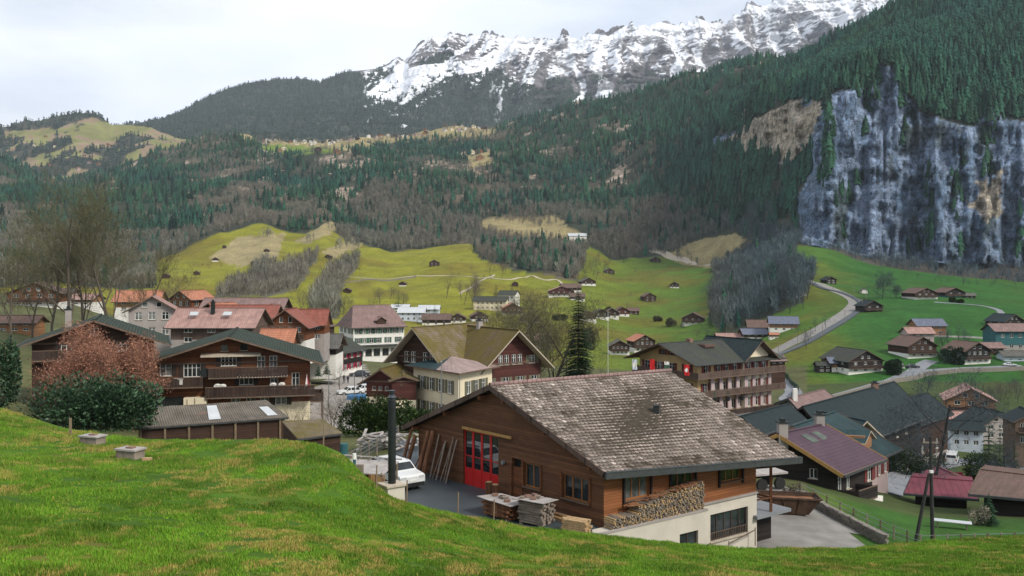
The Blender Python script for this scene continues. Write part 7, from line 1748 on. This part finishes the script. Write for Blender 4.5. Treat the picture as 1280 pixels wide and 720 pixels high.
for k in range(4):
    a = yz(400 + k * 14, 118 - k * 1.5); 
    q = MB(); q.beam(a + Vector((0, 0, .03)), a + Vector((3.6, 4.5, .03)) * 1.0 if False else Vector((a.x + 2.0, a.y + 5, gxy(a.x + 2.0, a.y + 5) + .09)), .12, .01); q.build('bay_marking', M['frame'], None, kind='structure')
# people walking in the street
def person(label, loc, rz, top, legs, seed=0):
    me = bpy.data.meshes.new('person'); hgt = 1.72
    J = [(0, 0, .95), (0, 0, 1.15), (0, 0, 1.40), (0, -.01, 1.50), (0, -.02, 1.62), (.19, 0, 1.42), (.25, .02, 1.15), (.24, -.10, .92), (-.19, 0, 1.42), (-.25, -.02, 1.15), (-.22, .10, .92), (.09, 0, .90), (.10, -.12, .50), (.10, -.16, .08), (-.09, 0, .90), (-.10, .10, .50), (-.10, .24, .10), (0, -.02, 1.70), (.10, -.27, .04), (-.10, .14, .04)]
    E = [(0, 1), (1, 2), (2, 3), (3, 4), (4, 17), (2, 5), (5, 6), (6, 7), (2, 8), (8, 9), (9, 10), (0, 11), (11, 12), (12, 13), (13, 18), (0, 14), (14, 15), (15, 16), (16, 19)]
    rad = [.15, .15, .15, .06, .10, .07, .055, .035, .07, .055, .035, .10, .075, .05, .10, .075, .05, .07, .04, .04]
    me.from_pydata(J, E, []); me.update(); o = bpy.data.objects.new('person', me); COL.objects.link(o); o.location = loc; o.rotation_euler = (0, 0, rz)
    md = o.modifiers.new('skin', 'SKIN'); 
    me.skin_vertices.new() if not me.skin_vertices else None
    for v, r_ in zip(me.skin_vertices[0].data, rad): v.radius = (r_, r_)
    me.skin_vertices[0].data[0].use_root = True
    o.modifiers.new('sub', 'SUBSURF').levels = 1
    m, nt, b = newmat('clothing'); sp = nt.nodes.new('ShaderNodeSeparateXYZ'); tc_ = nt.nodes.new('ShaderNodeTexCoord'); nt.links.new(tc_.outputs['Object'], sp.inputs[0])
    c = ramp(nt, mth(nt, 'DIVIDE', sp.outputs[2], 1.8), [(.0, (.02, .02, .02)), (.06, legs), (.53, legs), (.54, top), (.82, top), (.835, (.35, .2, .14)), (.93, (.35, .2, .14)), (.94, (.04, .03, .02))]); nt.links[-1] if False else None
    c.node.color_ramp.interpolation = 'CONSTANT'; nt.links.new(c, b.inputs['Base Color']); me.materials.append(m)
    o['label'] = label; o['category'] = 'person'; o['group'] = 'people walking in the street'
person('person in dark coat walking, left one of the two on the street', hit(430, 479), .3, (.03, .03, .04), (.03, .035, .05))
person('person in dark blue jacket walking, right one of the two on the street', hit(435, 480), -.2, (.035, .045, .08), (.03, .03, .035))

# ------------------------------------------------------------------ things around the workshop
M['fresh'] = m_wood('fresh_wood', (.42, .25, .11), .12, True, .3, wamt=.2)
M['log'] = m_wood('log_bark', (.22, .10, .05), .3, True, .4, wamt=.2, weather=(.1, .06, .04))
M['greywood'] = m_plain('grey_weathered_wood', (.22, .18, .145), .9, .35, 3, .4)
M['palewood'] = m_plain('sawn_pale_wood', (.40, .27, .14), .85, .3, 4, .3)
M['sheet'] = m_plain('weathered_sheet', (.33, .30, .28), .7, .3, 1.5, .4)
M['rust'] = m_plain('rusty_steel', (.065, .038, .024), .8, .55, 1.8, .5)
YZ = -13.95
def gp(px, out, z=0):   # point in front of the gable: photo column on the wall line, metres out from it
    u = gu(px); p = fcG.pt(u, z, out) + shed_o; return p
# chimney on its masonry base
D = 38.6; zb = (HY - 606) / F * D; p = Vector(((490 - 640) / F * D, D, zb))
t = thing('chimney', 'tall dark metal flue on a pale masonry block at the edge of the yard', 'chimney', Vector((p.x, p.y, zb)), R(35))
m = MB(); m.box((0, 0, -.75), (.82, .82, 1.5)); m.build('base', M['stone'] if False else M['concrete'], t); m = MB()
for i in range(9):
    for s in range(4): pass
m.box((0, 0, .03), (.98, .98, .08)); m.build('cap_slab', M['pale_trim'], t)
Hh = (606 - 500) / F * D; m = MB(); m.tube((0, 0, .07), (0, 0, Hh), .17, .17, 18)
for k in range(4): m.tube((0, 0, Hh * (.25 * k + .2)), (0, 0, Hh * (.25 * k + .2) + .05), .178, .178, 18)
m.build('flue', M['iron'], t); m = MB(); m.tube((0, 0, Hh), (0, 0, Hh + .16), .13, .13, 12); m.tube((0, 0, Hh + .12), (0, 0, Hh + .22), .2, .12, 14); m.tube((0, 0, Hh + .22), (0, 0, Hh + .42), .1, .15, 12); m.build('flue_hat', M['cardark'], t)
# leaning planks and logs
r = random.Random(9)
for k in range(6):
    px = 548 + k * 4.2 + r.uniform(-1, 1); a = gp(px + 0, .75 + r.uniform(-.1, .15)); b = gp(px + r.uniform(2, 6), .12, 2.6 + r.uniform(-.2, .5))
    t = MB(); t.beam(Vector(), b - a, .17, .045); o = t.build('leaning_plank', M['greywood'], None, a); o['label'] = 'grey plank leaning on the workshop wall left of the red doors'; o['category'] = 'plank'; o['group'] = 'planks leaning beside the red doors'
for k, (px, h, rr) in enumerate(((519, 2.6, .17), (527, 1.5, .05), (535, 3.1, .16), (541, 3.2, .17), (514, 3.0, .13))):
    a = gp(px, .9); b = gp(px + 4, .25, h); t = MB(); t.tube(Vector(), b - a, rr, rr * .85, 10); o = t.build('leaning_log', M['log'], None, a); o['label'] = ['short thick orange log, leftmost full log on the workshop wall', 'thin pole leaning between the logs', 'first of the two tall logs on the workshop wall', 'second of the two tall logs on the workshop wall', 'dark tall log at the corner of the workshop'][k]; o['category'] = 'log'; o['group'] = 'logs leaning on the workshop'
# stumps by the door
for k, (px, h) in enumerate(((622, .95), (630, .9))):
    t = MB(); a = gp(px, .7); t.tube((0, 0, 0), (0, 0, h), .24, .22, 12); t.tube((0, 0, h), (0, 0, h + .015), .21, .2, 12, 1); o = t.build('wooden_stump', [M['log'], M['palewood']], None, a); o['label'] = ('left' if not k else 'right') + ' upright stump beside the red doors'; o['category'] = 'stump'; o['group'] = 'stumps by the red doors'
# stacks of lumber covered with sheets
def stack(label, px, py, D, w, d, rows, cov, mats, rz, gap=.13, rough=.05, group='timber stacks in the yard', covz=.05):
    p = Vector(((px - 640) / F * D, D, YZ)); t = thing('timber_stack', label, 'timber stack', p, rz, group); z = 0; r = random.Random(int(px))
    for s in (-1, 1): m = MB(); m.box((s * w * .36, 0, .06), (.14, d, .12)); m.build('bearer', M['greywood'], t)
    m = MB(); z = .12
    for i in range(rows):
        n = max(2, int(d / .2))
        for j in range(n):
            L_ = w * r.uniform(.86, 1.05); M_ = Matrix.Rotation(r.uniform(-rough, rough), 3, 'Z')
            m.box((r.uniform(-.08, .08), -d / 2 + d * (j + .5) / n, z + gap / 2), (L_, d / n * .86, gap * .82), M_)
        z += gap
    m.build('boards', M[mats], t, kind='stuff')
    if cov:
        for k in range(4):
            m = MB(); a = -w * .58 + w * 1.16 * k / 4; b = a + w * .34
            m.slab((a, d * .62, z + covz + .06), (b, d * .62, z + covz + .05 + r.uniform(0, .04)), (b, -d * .62, z + covz - .06), (a, -d * .62, z + covz - .04 + r.uniform(0, .04)), .03, 0, 0); m.build('cover_sheet', M[cov], t)
        for k in range(5):
            m = MB(); m.box((r.uniform(-.4, .4) * w, r.uniform(-.4, .4) * d, z + covz + .12), (.32, .2, .12), Matrix.Rotation(r.random() * 3, 3, 'Z')); m.build('weight', M['greywood'] if k % 2 else M['brick'], t)
    return t
G_ang = math.atan2(G.y, G.x)
stack('firewood stack under pale sheets, left one of the two sheeted stacks in the yard', 632, 640, 50.6, 2.4, 1.5, 6, 'sheet', 'log', G_ang, .13, .12)
stack('tall board stack under pale sheets, right one of the two sheeted stacks in the yard', 670, 645, 49.2, 1.7, 1.3, 9, 'sheet', 'greywood', G_ang + .25, .13, .12)
stack('small uncovered stack of fresh yellow timber near the corner of the workshop', 720, 663, 47.3, 1.45, .75, 6, None, 'palewood', G_ang + .35, .11, .02)
for k in range(3):
    a = gp(686, .75 + k * .28, .16 + (.12 if k == 1 else 0)); b = gp(734, .75 + k * .28, .16 + (.12 if k == 1 else 0)); t = MB(); t.beam(Vector(), b - a, .24, .24); o = t.build('wooden_beam', M['fresh'], None, a); o['label'] = ['orange beam lying closest to the workshop wall', 'orange beam on top, middle of the three by the wall', 'orange beam lying furthest from the wall'][k]; o['category'] = 'beam'; o['group'] = 'beams along the workshop wall'
a = gp(690, 1.9, .08); b = gp(752, .9, .1); t = MB(); t.beam(Vector(), b - a, .14, .1); o = t.build('metal_rail', M['steel'], None, a); o['label'] = 'long grey metal rail lying beside the orange beams'; o['category'] = 'rail'
# firewood along the long wall: stacked split logs on the plinth
t = thing('firewood_pile', 'long pile of split firewood on the plinth under the long wall windows', 'firewood', shed_o + Vector((0, 0, .02)))
a0 = lpos(764, 650)[0] - .6; a1 = lpos(866, 620)[0]
r = random.Random(4); m1 = MB(); m2 = MB(); u = a0
while u < a1:
    hgt = .55 if u < a0 + 1.8 else min(1.6, .75 + (u - a0) * .12); z = .02
    while z < hgt:
        rr = r.uniform(.035, .065); mm = (m1, m2)[r.random() < .35]
        p0 = fcL.pt(u + r.uniform(-.04, .04), z + rr, .12); p1 = fcL.pt(u + r.uniform(-.06, .06), z + rr, r.uniform(.86, 1.0))
        mm.tube(p0, p1, rr, rr * r.uniform(.8, 1.1), 5); z += rr * 1.9
    u += .105
m1.build('split_logs', M['greywood'], t, kind='stuff', label='greyish split logs of the pile'); m2.build('split_logs', M['palewood'], t, kind='stuff', label='paler split logs of the pile')
m = MB()
for k in range(26):
    uu = a0 + 1.5 + (a1 - a0 - 1.7) * r.random(); zz = min(1.6, .75 + (uu - a0) * .12) + .08; an = r.uniform(-.5, .5)
    m.box(fcL.pt(uu, zz, r.uniform(.3, .8)), (r.uniform(.7, 1.3), .14, .03), Matrix.Rotation(math.atan2(lu.y, lu.x) + an, 3, 'Z'))
m.build('covering_boards', M['log'], t, kind='stuff', label='loose bark boards on top of the pile')
# woodpile shelter left of the chimney
D = 46; o = Vector(((441 - 640) / F * D, D, (HY - 618) / F * D)); t = thing('wood_shelter', 'improvised firewood shelter with sheet roof and slatted end left of the flue', 'shelter', o, R(-12)); t.scale = (.82, .82, .95)
m = MB(); m.slab((-2.0, 2.6, 1.45), (2.3, 2.2, 1.5), (2.1, -.3, 1.25), (-1.6, .0, 1.2), .06, 0, 0); m.build('roof', M['sheet'], t)
m = MB(); m.slab((-1.3, .3, 1.15), (.9, -.1, 1.15), (.7, -1.5, .85), (-1.1, -1.1, .8), .05, 0, 0); m.build('lower_sheet', M['r_pinkmetal'], t)
m = MB(); r = random.Random(8)
for i in range(9):
    for j in range(12): p0 = Vector((-1.5 + i * .28 + r.uniform(-.05, .05), -.15 + r.uniform(-.1, .1), .0 + j * .1)); m.beam(p0, p0 + Vector((r.uniform(.3, .6), r.uniform(.6, 1.2), r.uniform(-.04, .04))), .13, .08)
m.build('stacked_wood', M['log'], t, kind='stuff', label='brown split wood stacked under the sheet roof')
for k in range(8): m = MB(); m.box((1.25 + k * .13, -.32 + k * .02, .55), (.1, .03, 1.3)); m.build('slat', M['fresh' if k % 3 else 'log'], t)
for x, y, h in ((-1.6, .1, 1.3), (2.0, -.2, 1.3), (-1.8, 2.5, 1.4), (2.2, 2.1, 1.4), (-.9, -1.2, .9), (.4, -1.4, .95)): m = MB(); m.beam((x, y, -.6), (x, y, h), .09, .09); m.build('post', M['post'], t)
m = MB()
for k in range(6): a = Vector((-2.0 + k * .75, 2.7 - k * .08, 1.6)); m.tube(a, a + Vector((.25, -.5, .12)), .05, .05, 6); m.tube(a, a + Vector((.75, -.08, .02)), .05, .05, 6)
m.build('pipes', M['sheet'], t, kind='stuff', label='bent grey pipes lying on the back edge')
D = 39.2; o = Vector(((443 - 640) / F * D, D, (HY - 622) / F * D)); t = thing('junction_post', 'blue grey post carrying a box beside the wood shelter', 'post', o)
m = MB(); m.beam((0, 0, -.5), (0, 0, 1.7), .12, .12); m.build('post', M['teal_wall'], t); m = MB(); m.box((.22, -.02, 1.25), (.36, .24, .42)); m.build('box', M['greywood'], t); m = MB(); m.tube((0, 0, 1.7), (0, 0, 1.95), .1, .08, 8); m.build('lantern', M['frame'], t)
# thin fence posts along the grass edge with two wires
fpts = [(383, 561, 43), (411, 555, 44), (430, 551, 46), (404, 598, 40), (470, 641, 36), (508, 655, 36.5), (528, 633, 39.5), (572, 647, 38.5), (617, 656, 40)]
prev = None
for k, (px, py, D) in enumerate(fpts):
    o = Vector(((px - 640) / F * D, D, gz(px, D) - .1)); t = MB(); t.tube((0, 0, -.2), (.03, .02, 1.05), .035, .03, 6); q = t.build('fence_post', M['post'], None, o); q['category'] = 'fence post'; q['group'] = 'thin stakes along the grass edge'
    q['label'] = ['thin stake at the grass edge left of the wood shelter, first', 'thin stake behind the wood shelter, middle one', 'thin stake behind the wood shelter nearest the street', 'stake at the left side of the wood shelter', 'stake left of the flue base', 'stake right of the flue base', 'thin green stake at the yard edge', 'second thin stake at the yard edge', 'thin pale stake nearest the timber stacks'][k]
# fence along the yard to the street
D0_, D1_ = (455, 60), (500, 70)
t = thing('wire_fence', 'grey mesh fence between the yard and the hedge', 'fence', Vector(((440 - 640) / F * 62, 62, -14.2))); m = MB(); b0 = Vector(((415 - 640) / F * 58, 58, -13.6)) - t.location; b1 = Vector(((498 - 640) / F * 74, 74, -14)) - t.location
for k in range(9): a = b0.lerp(b1, k / 8); q = MB(); q.beam(a + Vector((0, 0, -1)), a + Vector((0, 0, 1.2)), .08, .08); q.build('post', M['greywood'], t)
for z in (.3, .6, .9, 1.15): m.beam(b0 + Vector((0, 0, z)), b1 + Vector((0, 0, z)), .03, .03)
for k in range(60): a = b0.lerp(b1, k / 59); m.beam(a, a + Vector((0, 0, 1.15)), .02, .02)
m.build('mesh', M['steel'], t)
# heap of pale timber and scrap beyond the yard
D = 70; t = thing('scrap_heap', 'heap of pale boards and scrap between flue and workshop corner', 'heap', Vector(((487 - 640) / F * D, D, -14.0))); r = random.Random(12); m = MB()
for k in range(70): c = Vector((r.uniform(-2.2, 2.2), r.uniform(-1, 1), r.uniform(.1, 1.2))); m.box(c, (r.uniform(.5, 1.4), .2, .08), Matrix.Rotation(r.random() * 3, 3, 'Z') @ Matrix.Rotation(r.uniform(-.4, .4), 3, 'Y'))
m.build('boards', M['sheet'], t, kind='stuff')
# two low boxes in the grass (beehive-like stone boxes)
for px, py, D, wd, lb in ((163, 556, 37.5, 1.0, 'pale stone box with rusty lid on the grass, right one'), (116, 532, 43, 1.05, 'pale wooden box at the grass crest below the rhododendron')):
    t = thing('stone_box', lb, 'box', Vector(((px - 640) / F * D, D, gz(px, D))), R(-18)); m = MB(); m.box((0, 0, .16), (wd * .95, .62, .42)); m.build('body', M['greywood'], t); m = MB(); m.box((0, 0, .41), (wd * 1.08, .74, .07)); m.build('lid', M['sheet'], t)
    m = MB(); m.box((.02, 0, .47), (.34, .25, .06)); m.build('weight', M['brick'], t)
o = MB(); o.box((0, 0, .05), (.36, .22, .14)); q = o.build('timber_block', M['palewood'], None, Vector(((184 - 640) / F * 37, 37, gz(184, 37)))); q['label'] = 'small yellow wooden block on the grass right of the stone box'; q['category'] = 'block'
for k, (px, D) in enumerate(((88, 47), (166, 50), (202, 50), (252, 50), (288, 50), (330, 50))):
    o = Vector(((px - 640) / F * D, D, gz(px, D) - .1)); t = MB(); t.beam((0, 0, -.3), (0, 0, 1.0 + .3 * (k > 1)), .1, .1); q = t.build('fence_post', M['post'], None, o); q['label'] = 'weathered wooden post standing at the grass crest before the low shed'; q['category'] = 'fence post'; q['group'] = 'wooden posts at the grass crest'
D = 62; q = MB(); q.tube((0, 0, -.5), (0, 0, 2.2), .28, .28, 12); o = q.build('standpipe', M['teal_wall'], None, Vector(((430 - 640) / F * D, D, -14.2))); o['label'] = 'short thick teal pipe standing beside the small mossy shed roof'; o['category'] = 'pipe'
# ------------------------------------------------------------------ lower yard on the right
D = 64.5; o = Vector(((986 - 640) / F * D, D, gz(986, D) + .1)); t = thing('skip', 'rusty open skip full of brushwood in the lower gravel yard', 'skip', o, R(-6)); m = MB()
bt_ = [(-1.25, -.7, 0), (1.25, -.7, 0), (1.25, .7, 0), (-1.25, .7, 0)]; tp = [(-2.3, -.95, 1.25), (2.1, -.95, 1.15), (2.1, .95, 1.15), (-2.3, .95, 1.25)]
for i in range(4):
    j = (i + 1) % 4; m.poly([bt_[i], bt_[j], tp[j], tp[i]]); sc_ = .94; ti, tj = Vector(tp[i]) * sc_, Vector(tp[j]) * sc_; m.poly([(ti.x, ti.y, tp[i][2]), (tj.x, tj.y, tp[j][2]), Vector(bt_[j]) * .95 + Vector((0, 0, .06)), Vector(bt_[i]) * .95 + Vector((0, 0, .06))])
m.poly([(x * .95, y * .95, .07) for x, y, z in bt_]); m.poly(bt_[::-1])
m.build('container', M['rust'], t); m = MB()
for i in range(4): m.beam(tp[i], tp[(i + 1) % 4], .12, .12)
m.build('rim', M['rust'], t)
for k in range(4): x = -1.2 + k * .8; m = MB(); m.beam((x, -.72, .1), (x * 1.5, -.98, 1.15), .08, .06); m.build('rib', M['rust'], t)
m = MB(); m.poly([(-2.0, -.8, 1.0), (1.9, -.8, .95), (1.9, .8, .95), (-2.0, .8, 1.0)]); m.build('load', M['log'], t)
D = 72; o = Vector(((955 - 640) / F * D, D, gz(955, D))); t = thing('farm_trailer', 'flat farm trailer with pale deck under the eave beside the basement', 'trailer', o, R(20))
m = MB(); m.box((0, 0, 1.3), (3.4, 1.7, .15)); m.build('deck', M['sheet'], t); m = MB(); m.box((-1.6, 0, 1.6), (.1, 1.6, .6)); m.build('headboard', M['sheet'], t)
for sx in (-.8, .9):
    for sy in (-1, 1): q = MB(); q.tube((sx, sy * .7, .5), (sx, sy * .95, .5), .48, .48, 14); q.build('wheel', M['tyre'], t)
m = MB(); m.box((0, 0, 1.05), (3.0, .5, .3)); m.build('chassis', M['iron'], t)
# dry stone wall
t = thing('dry_stone_wall', 'low dry stone wall bordering the gravel yard', 'wall', Vector(((1050 - 640) / F * 64, 64, -18))); r = random.Random(5); m = MB()
wp = [(1000, 68.5), (1040, 65.0), (1075, 62), (1108, 59)]
for k in range(len(wp) - 1):
    for i in range(26):
        f_ = i / 26; px = wp[k][0] * (1 - f_) + wp[k + 1][0] * f_; D = wp[k][1] * (1 - f_) + wp[k + 1][1] * f_; b = Vector(((px - 640) / F * D, D, gz(px, D)))
        for j in range(4): m.box(b - t.location + Vector((r.uniform(-.05, .05), r.uniform(-.08, .08), .1 + j * .19)), (r.uniform(.18, .34), .35, .17), Matrix.Rotation(r.uniform(-.3, .3) + 2.4, 3, 'Z') @ Matrix.Rotation(r.uniform(-.1, .1), 3, 'X'))
m.build('stones', M['stone'], t, kind='stuff')
m = MB(); m.box((0, 0, .12), (1.1, .4, .25), Matrix.Rotation(.2, 3, 'Z')); q = m.build('concrete_block', M['grey_render'], None, Vector(((1045 - 640) / F * 53, 53, gz(1045, 53)))); q['label'] = 'pale concrete block on the ground between the two posts'; q['category'] = 'block'
for px, D, lb in ((1034, 48.5, 'wooden post at the crest in front of the gravel yard, left one'), (1095, 49.5, 'wooden post at the crest in front of the gravel yard, right one')):
    t = MB(); t.beam((0, 0, -.4), (0, 0, 1.25), .1, .1); q = t.build('fence_post', M['post'], None, Vector(((px - 640) / F * D, D, gz(px, D)))); q['label'] = lb; q['category'] = 'fence post'; q['group'] = 'posts before the gravel yard'
# garden fence with posts
t = thing('garden_fence', 'long wire fence with grey posts on the yellowish lawn at lower right', 'fence', Vector(((1150 - 640) / F * 60, 60, -19)))
pts = []
for k in range(18):
    f_ = k / 17; px = 1000 + f_ * 285; D = 70 - 11 * min(1, f_ * 1.9) + max(0, f_ - .52) * 4; b = Vector(((px - 640) / F * D, D, gz(px, D))); pts.append(b - t.location); q = MB(); q.beam(pts[-1] + Vector((0, 0, -.3)), pts[-1] + Vector((0, 0, 1.0)), .09, .09); q.build('post', M['greywood' if k % 2 else 'trim'], t)
m = MB()
for a, b in zip(pts[:-1], pts[1:]):
    for z in (.25, .55, .92): m.beam(a + Vector((0, 0, z)), b + Vector((0, 0, z)), .035, .035)
m.build('wires', M['steel'], t)
# A-frame power pole
D = 62; o = Vector(((1157 - 640) / F * D, D, gz(1157, D))); t = thing('power_pole', 'leaning two legged wooden power pole on the lower lawn', 'power pole', o)
top_z = (HY - 546) / F * D - o.z; a = Vector(((1166 - 1157) / F * D, 0, 0)); b = Vector(((1144 - 1157) / F * D, 0, .2)); c = Vector(((1163 - 1157) / F * D, 0, top_z))
m = MB(); m.tube(a + Vector((0, 0, -.4)), c, .14, .10, 10); m.build('pole', M['bark_dark'], t); m = MB(); m.tube(b + Vector((0, 0, -.4)), c + Vector((-.1, 0, -2.6)), .13, .10, 10); m.build('stay_pole', M['bark_dark'], t)
m = MB(); m.beam(c + Vector((-.55, 0, -.4)), c + Vector((.55, 0, -.4)), .08, .08); m.build('crossarm', M['greywood'], t)
for s in (-.45, .45): m = MB(); m.tube(c + Vector((s, 0, -.35)), c + Vector((s, 0, -.1)), .045, .03, 8); m.build('insulator', M['sheet'], t)
m = MB(); m.box(c + Vector((0, -.15, -2.4)), (.22, .2, .18)); m.build('lamp', M['frame'], t)
# long metal table and stakes
o = hit(1188, 648) if False else Vector(((1190 - 640) / F * 68, 68, gz(1190, 68))); t = thing('metal_cover', 'long pale metal sheet lying on low trestles in front of the red roofed barn', 'sheet', o, R(-24)); m = MB(); m.box((0, 0, .55), (2.7, .8, .05)); m.build('sheet', M['r_white'], t)
for s in (-1, 1): m = MB(); m.box((s * 1.0, 0, .25), (.08, .6, .5)); m.build('trestle', M['greywood'], t)
# lamp posts in the street and poles along the railway
for k, (px, D, yt, lb) in enumerate(((411, 126, 462, 'grey lamp post in front of the white estate car'), (443, 128, 468, 'grey lamp post in front of the parked white pair'), (453, 168, 438, 'grey lamp post far up the street'), (552, 96, 452, 'tall lamp post in front of the cream guest house'))):
    o = GP(px, D=D); h = at_h(px, yt, D); t = thing('street_lamp', lb, 'street lamp', o, 0, 'lamp posts along the street'); m = MB(); m.tube((0, 0, 0), (0, 0, h), .07, .05, 8); m.build('pole', M['steel'], t); m = MB(); m.box((0, -.25, h), (.2, .6, .1)); m.build('lamp_head', M['steel'], t)
for k in range(9):
    c = RAIL[4 + k * 8]; o = Vector((c.x + 2.4, c.y, gxy(c.x + 2.4, c.y))); t = thing('railway_mast', 'thin mast standing along the railway curve', 'mast', o, 0, 'masts along the railway'); m = MB(); m.tube((0, 0, 0), (0, 0, 6.5), .12, .1, 6); m.build('pole', M['greywood'], t); m = MB(); m.beam((0, 0, 6.2), (-2.6, 0, 6.4), .08, .08); m.build('bracket', M['greywood'], t)
# rails
for s in (-.5, .5):
    m = MB()
    for a, b in zip(RAIL[:-1], RAIL[1:]):
        d = (b - a); d.z = 0; d.normalize(); n_ = Vector((d.y, -d.x, 0)) * s; p0 = a + n_; p1 = b + n_; p0.z = gxy(p0.x, p0.y) + .47; p1.z = gxy(p1.x, p1.y) + .47; m.beam(p0, p1, .1, .12)
    m.build('rail', M['steel'], None, kind='structure')
# low wall lining the right lane
def wallstrip(name, label, pts, h, mat, th=.3):
    m = MB(); Q = [hit(x, y) for x, y in pts]; o = Q[0]
    for a, b in zip(Q[:-1], Q[1:]):
        n_ = max(1, int((b - a).length / 3))
        for i in range(n_):
            p0 = a.lerp(b, i / n_); p1 = a.lerp(b, (i + 1) / n_); p0.z = gxy(p0.x, p0.y) + h / 2 - .2; p1.z = gxy(p1.x, p1.y) + h / 2 - .2; m.beam(p0 - o, p1 - o, th, h + .4)
    q = m.build(name, M[mat], None, o); q['label'] = label; q['category'] = 'wall'; return q
wallstrip('retaining_wall', 'dark retaining wall along the lane below the meadow chalet', [(1000, 507), (1040, 501), (1080, 490), (1122, 478), (1160, 470), (1200, 466), (1280, 463)], 1.5, 'stone')
wallstrip('retaining_wall', 'dark curved hedge wall beside the road bend behind the hotel', [(962, 462), (985, 474), (998, 488), (990, 498)], 1.6, 'fir')
wallstrip('retaining_wall', 'grey wall at the foot of the upper meadow on the right', [(420, 355), (460, 350), (520, 347)], 1.4, 'stone')
t, *_ = S('kiosk', 'striped kiosk with red pyramid roof behind the red metal barn', 1188, 604, 112, 22, 12, 0, 'r_redmetal', 'sh_maroon', 'white', .3, 1, 'y', cat='kiosk')
for k, (px, c_, lb) in enumerate(((1196, 'yellow_trim', 'small yellow playground block in the square'), (1208, 'yellow_trim', 'second yellow playground block in the square'), (1200, 'sh_red', 'pink playground bench in the square'), (1214, 'sh_red', 'pink playground barrier in the square'))):
    D = 110 + (4 if k > 1 else 0); m = MB(); m.box((0, 0, .4), (1.0 + .8 * (k > 1), .5, .3)); m.box((-.4, 0, .12), (.15, .4, .28)); m.box((.4, 0, .12), (.15, .4, .28)); m.box((0, .2, .75), (1.0, .1, .4)); q = m.build('playground_block', M[c_], None, hit(px, 605 if k < 2 else 600) + Vector((0, 0, .1))); q['label'] = lb; q['category'] = 'playground'
q = MB(); q.tube((0, 0, 0), (0, 0, 2.6), 2.0, .3, 10); q.tube((0, 0, 2.4), (0, 0, 2.9), .5, .2, 8); o = q.build('wrapped_hay', M['frame'], None, hit(1128, 461)); o.scale = (.45, .45, .6); o['label'] = 'small white dome-like object beside the round hedge'; o['category'] = 'object'
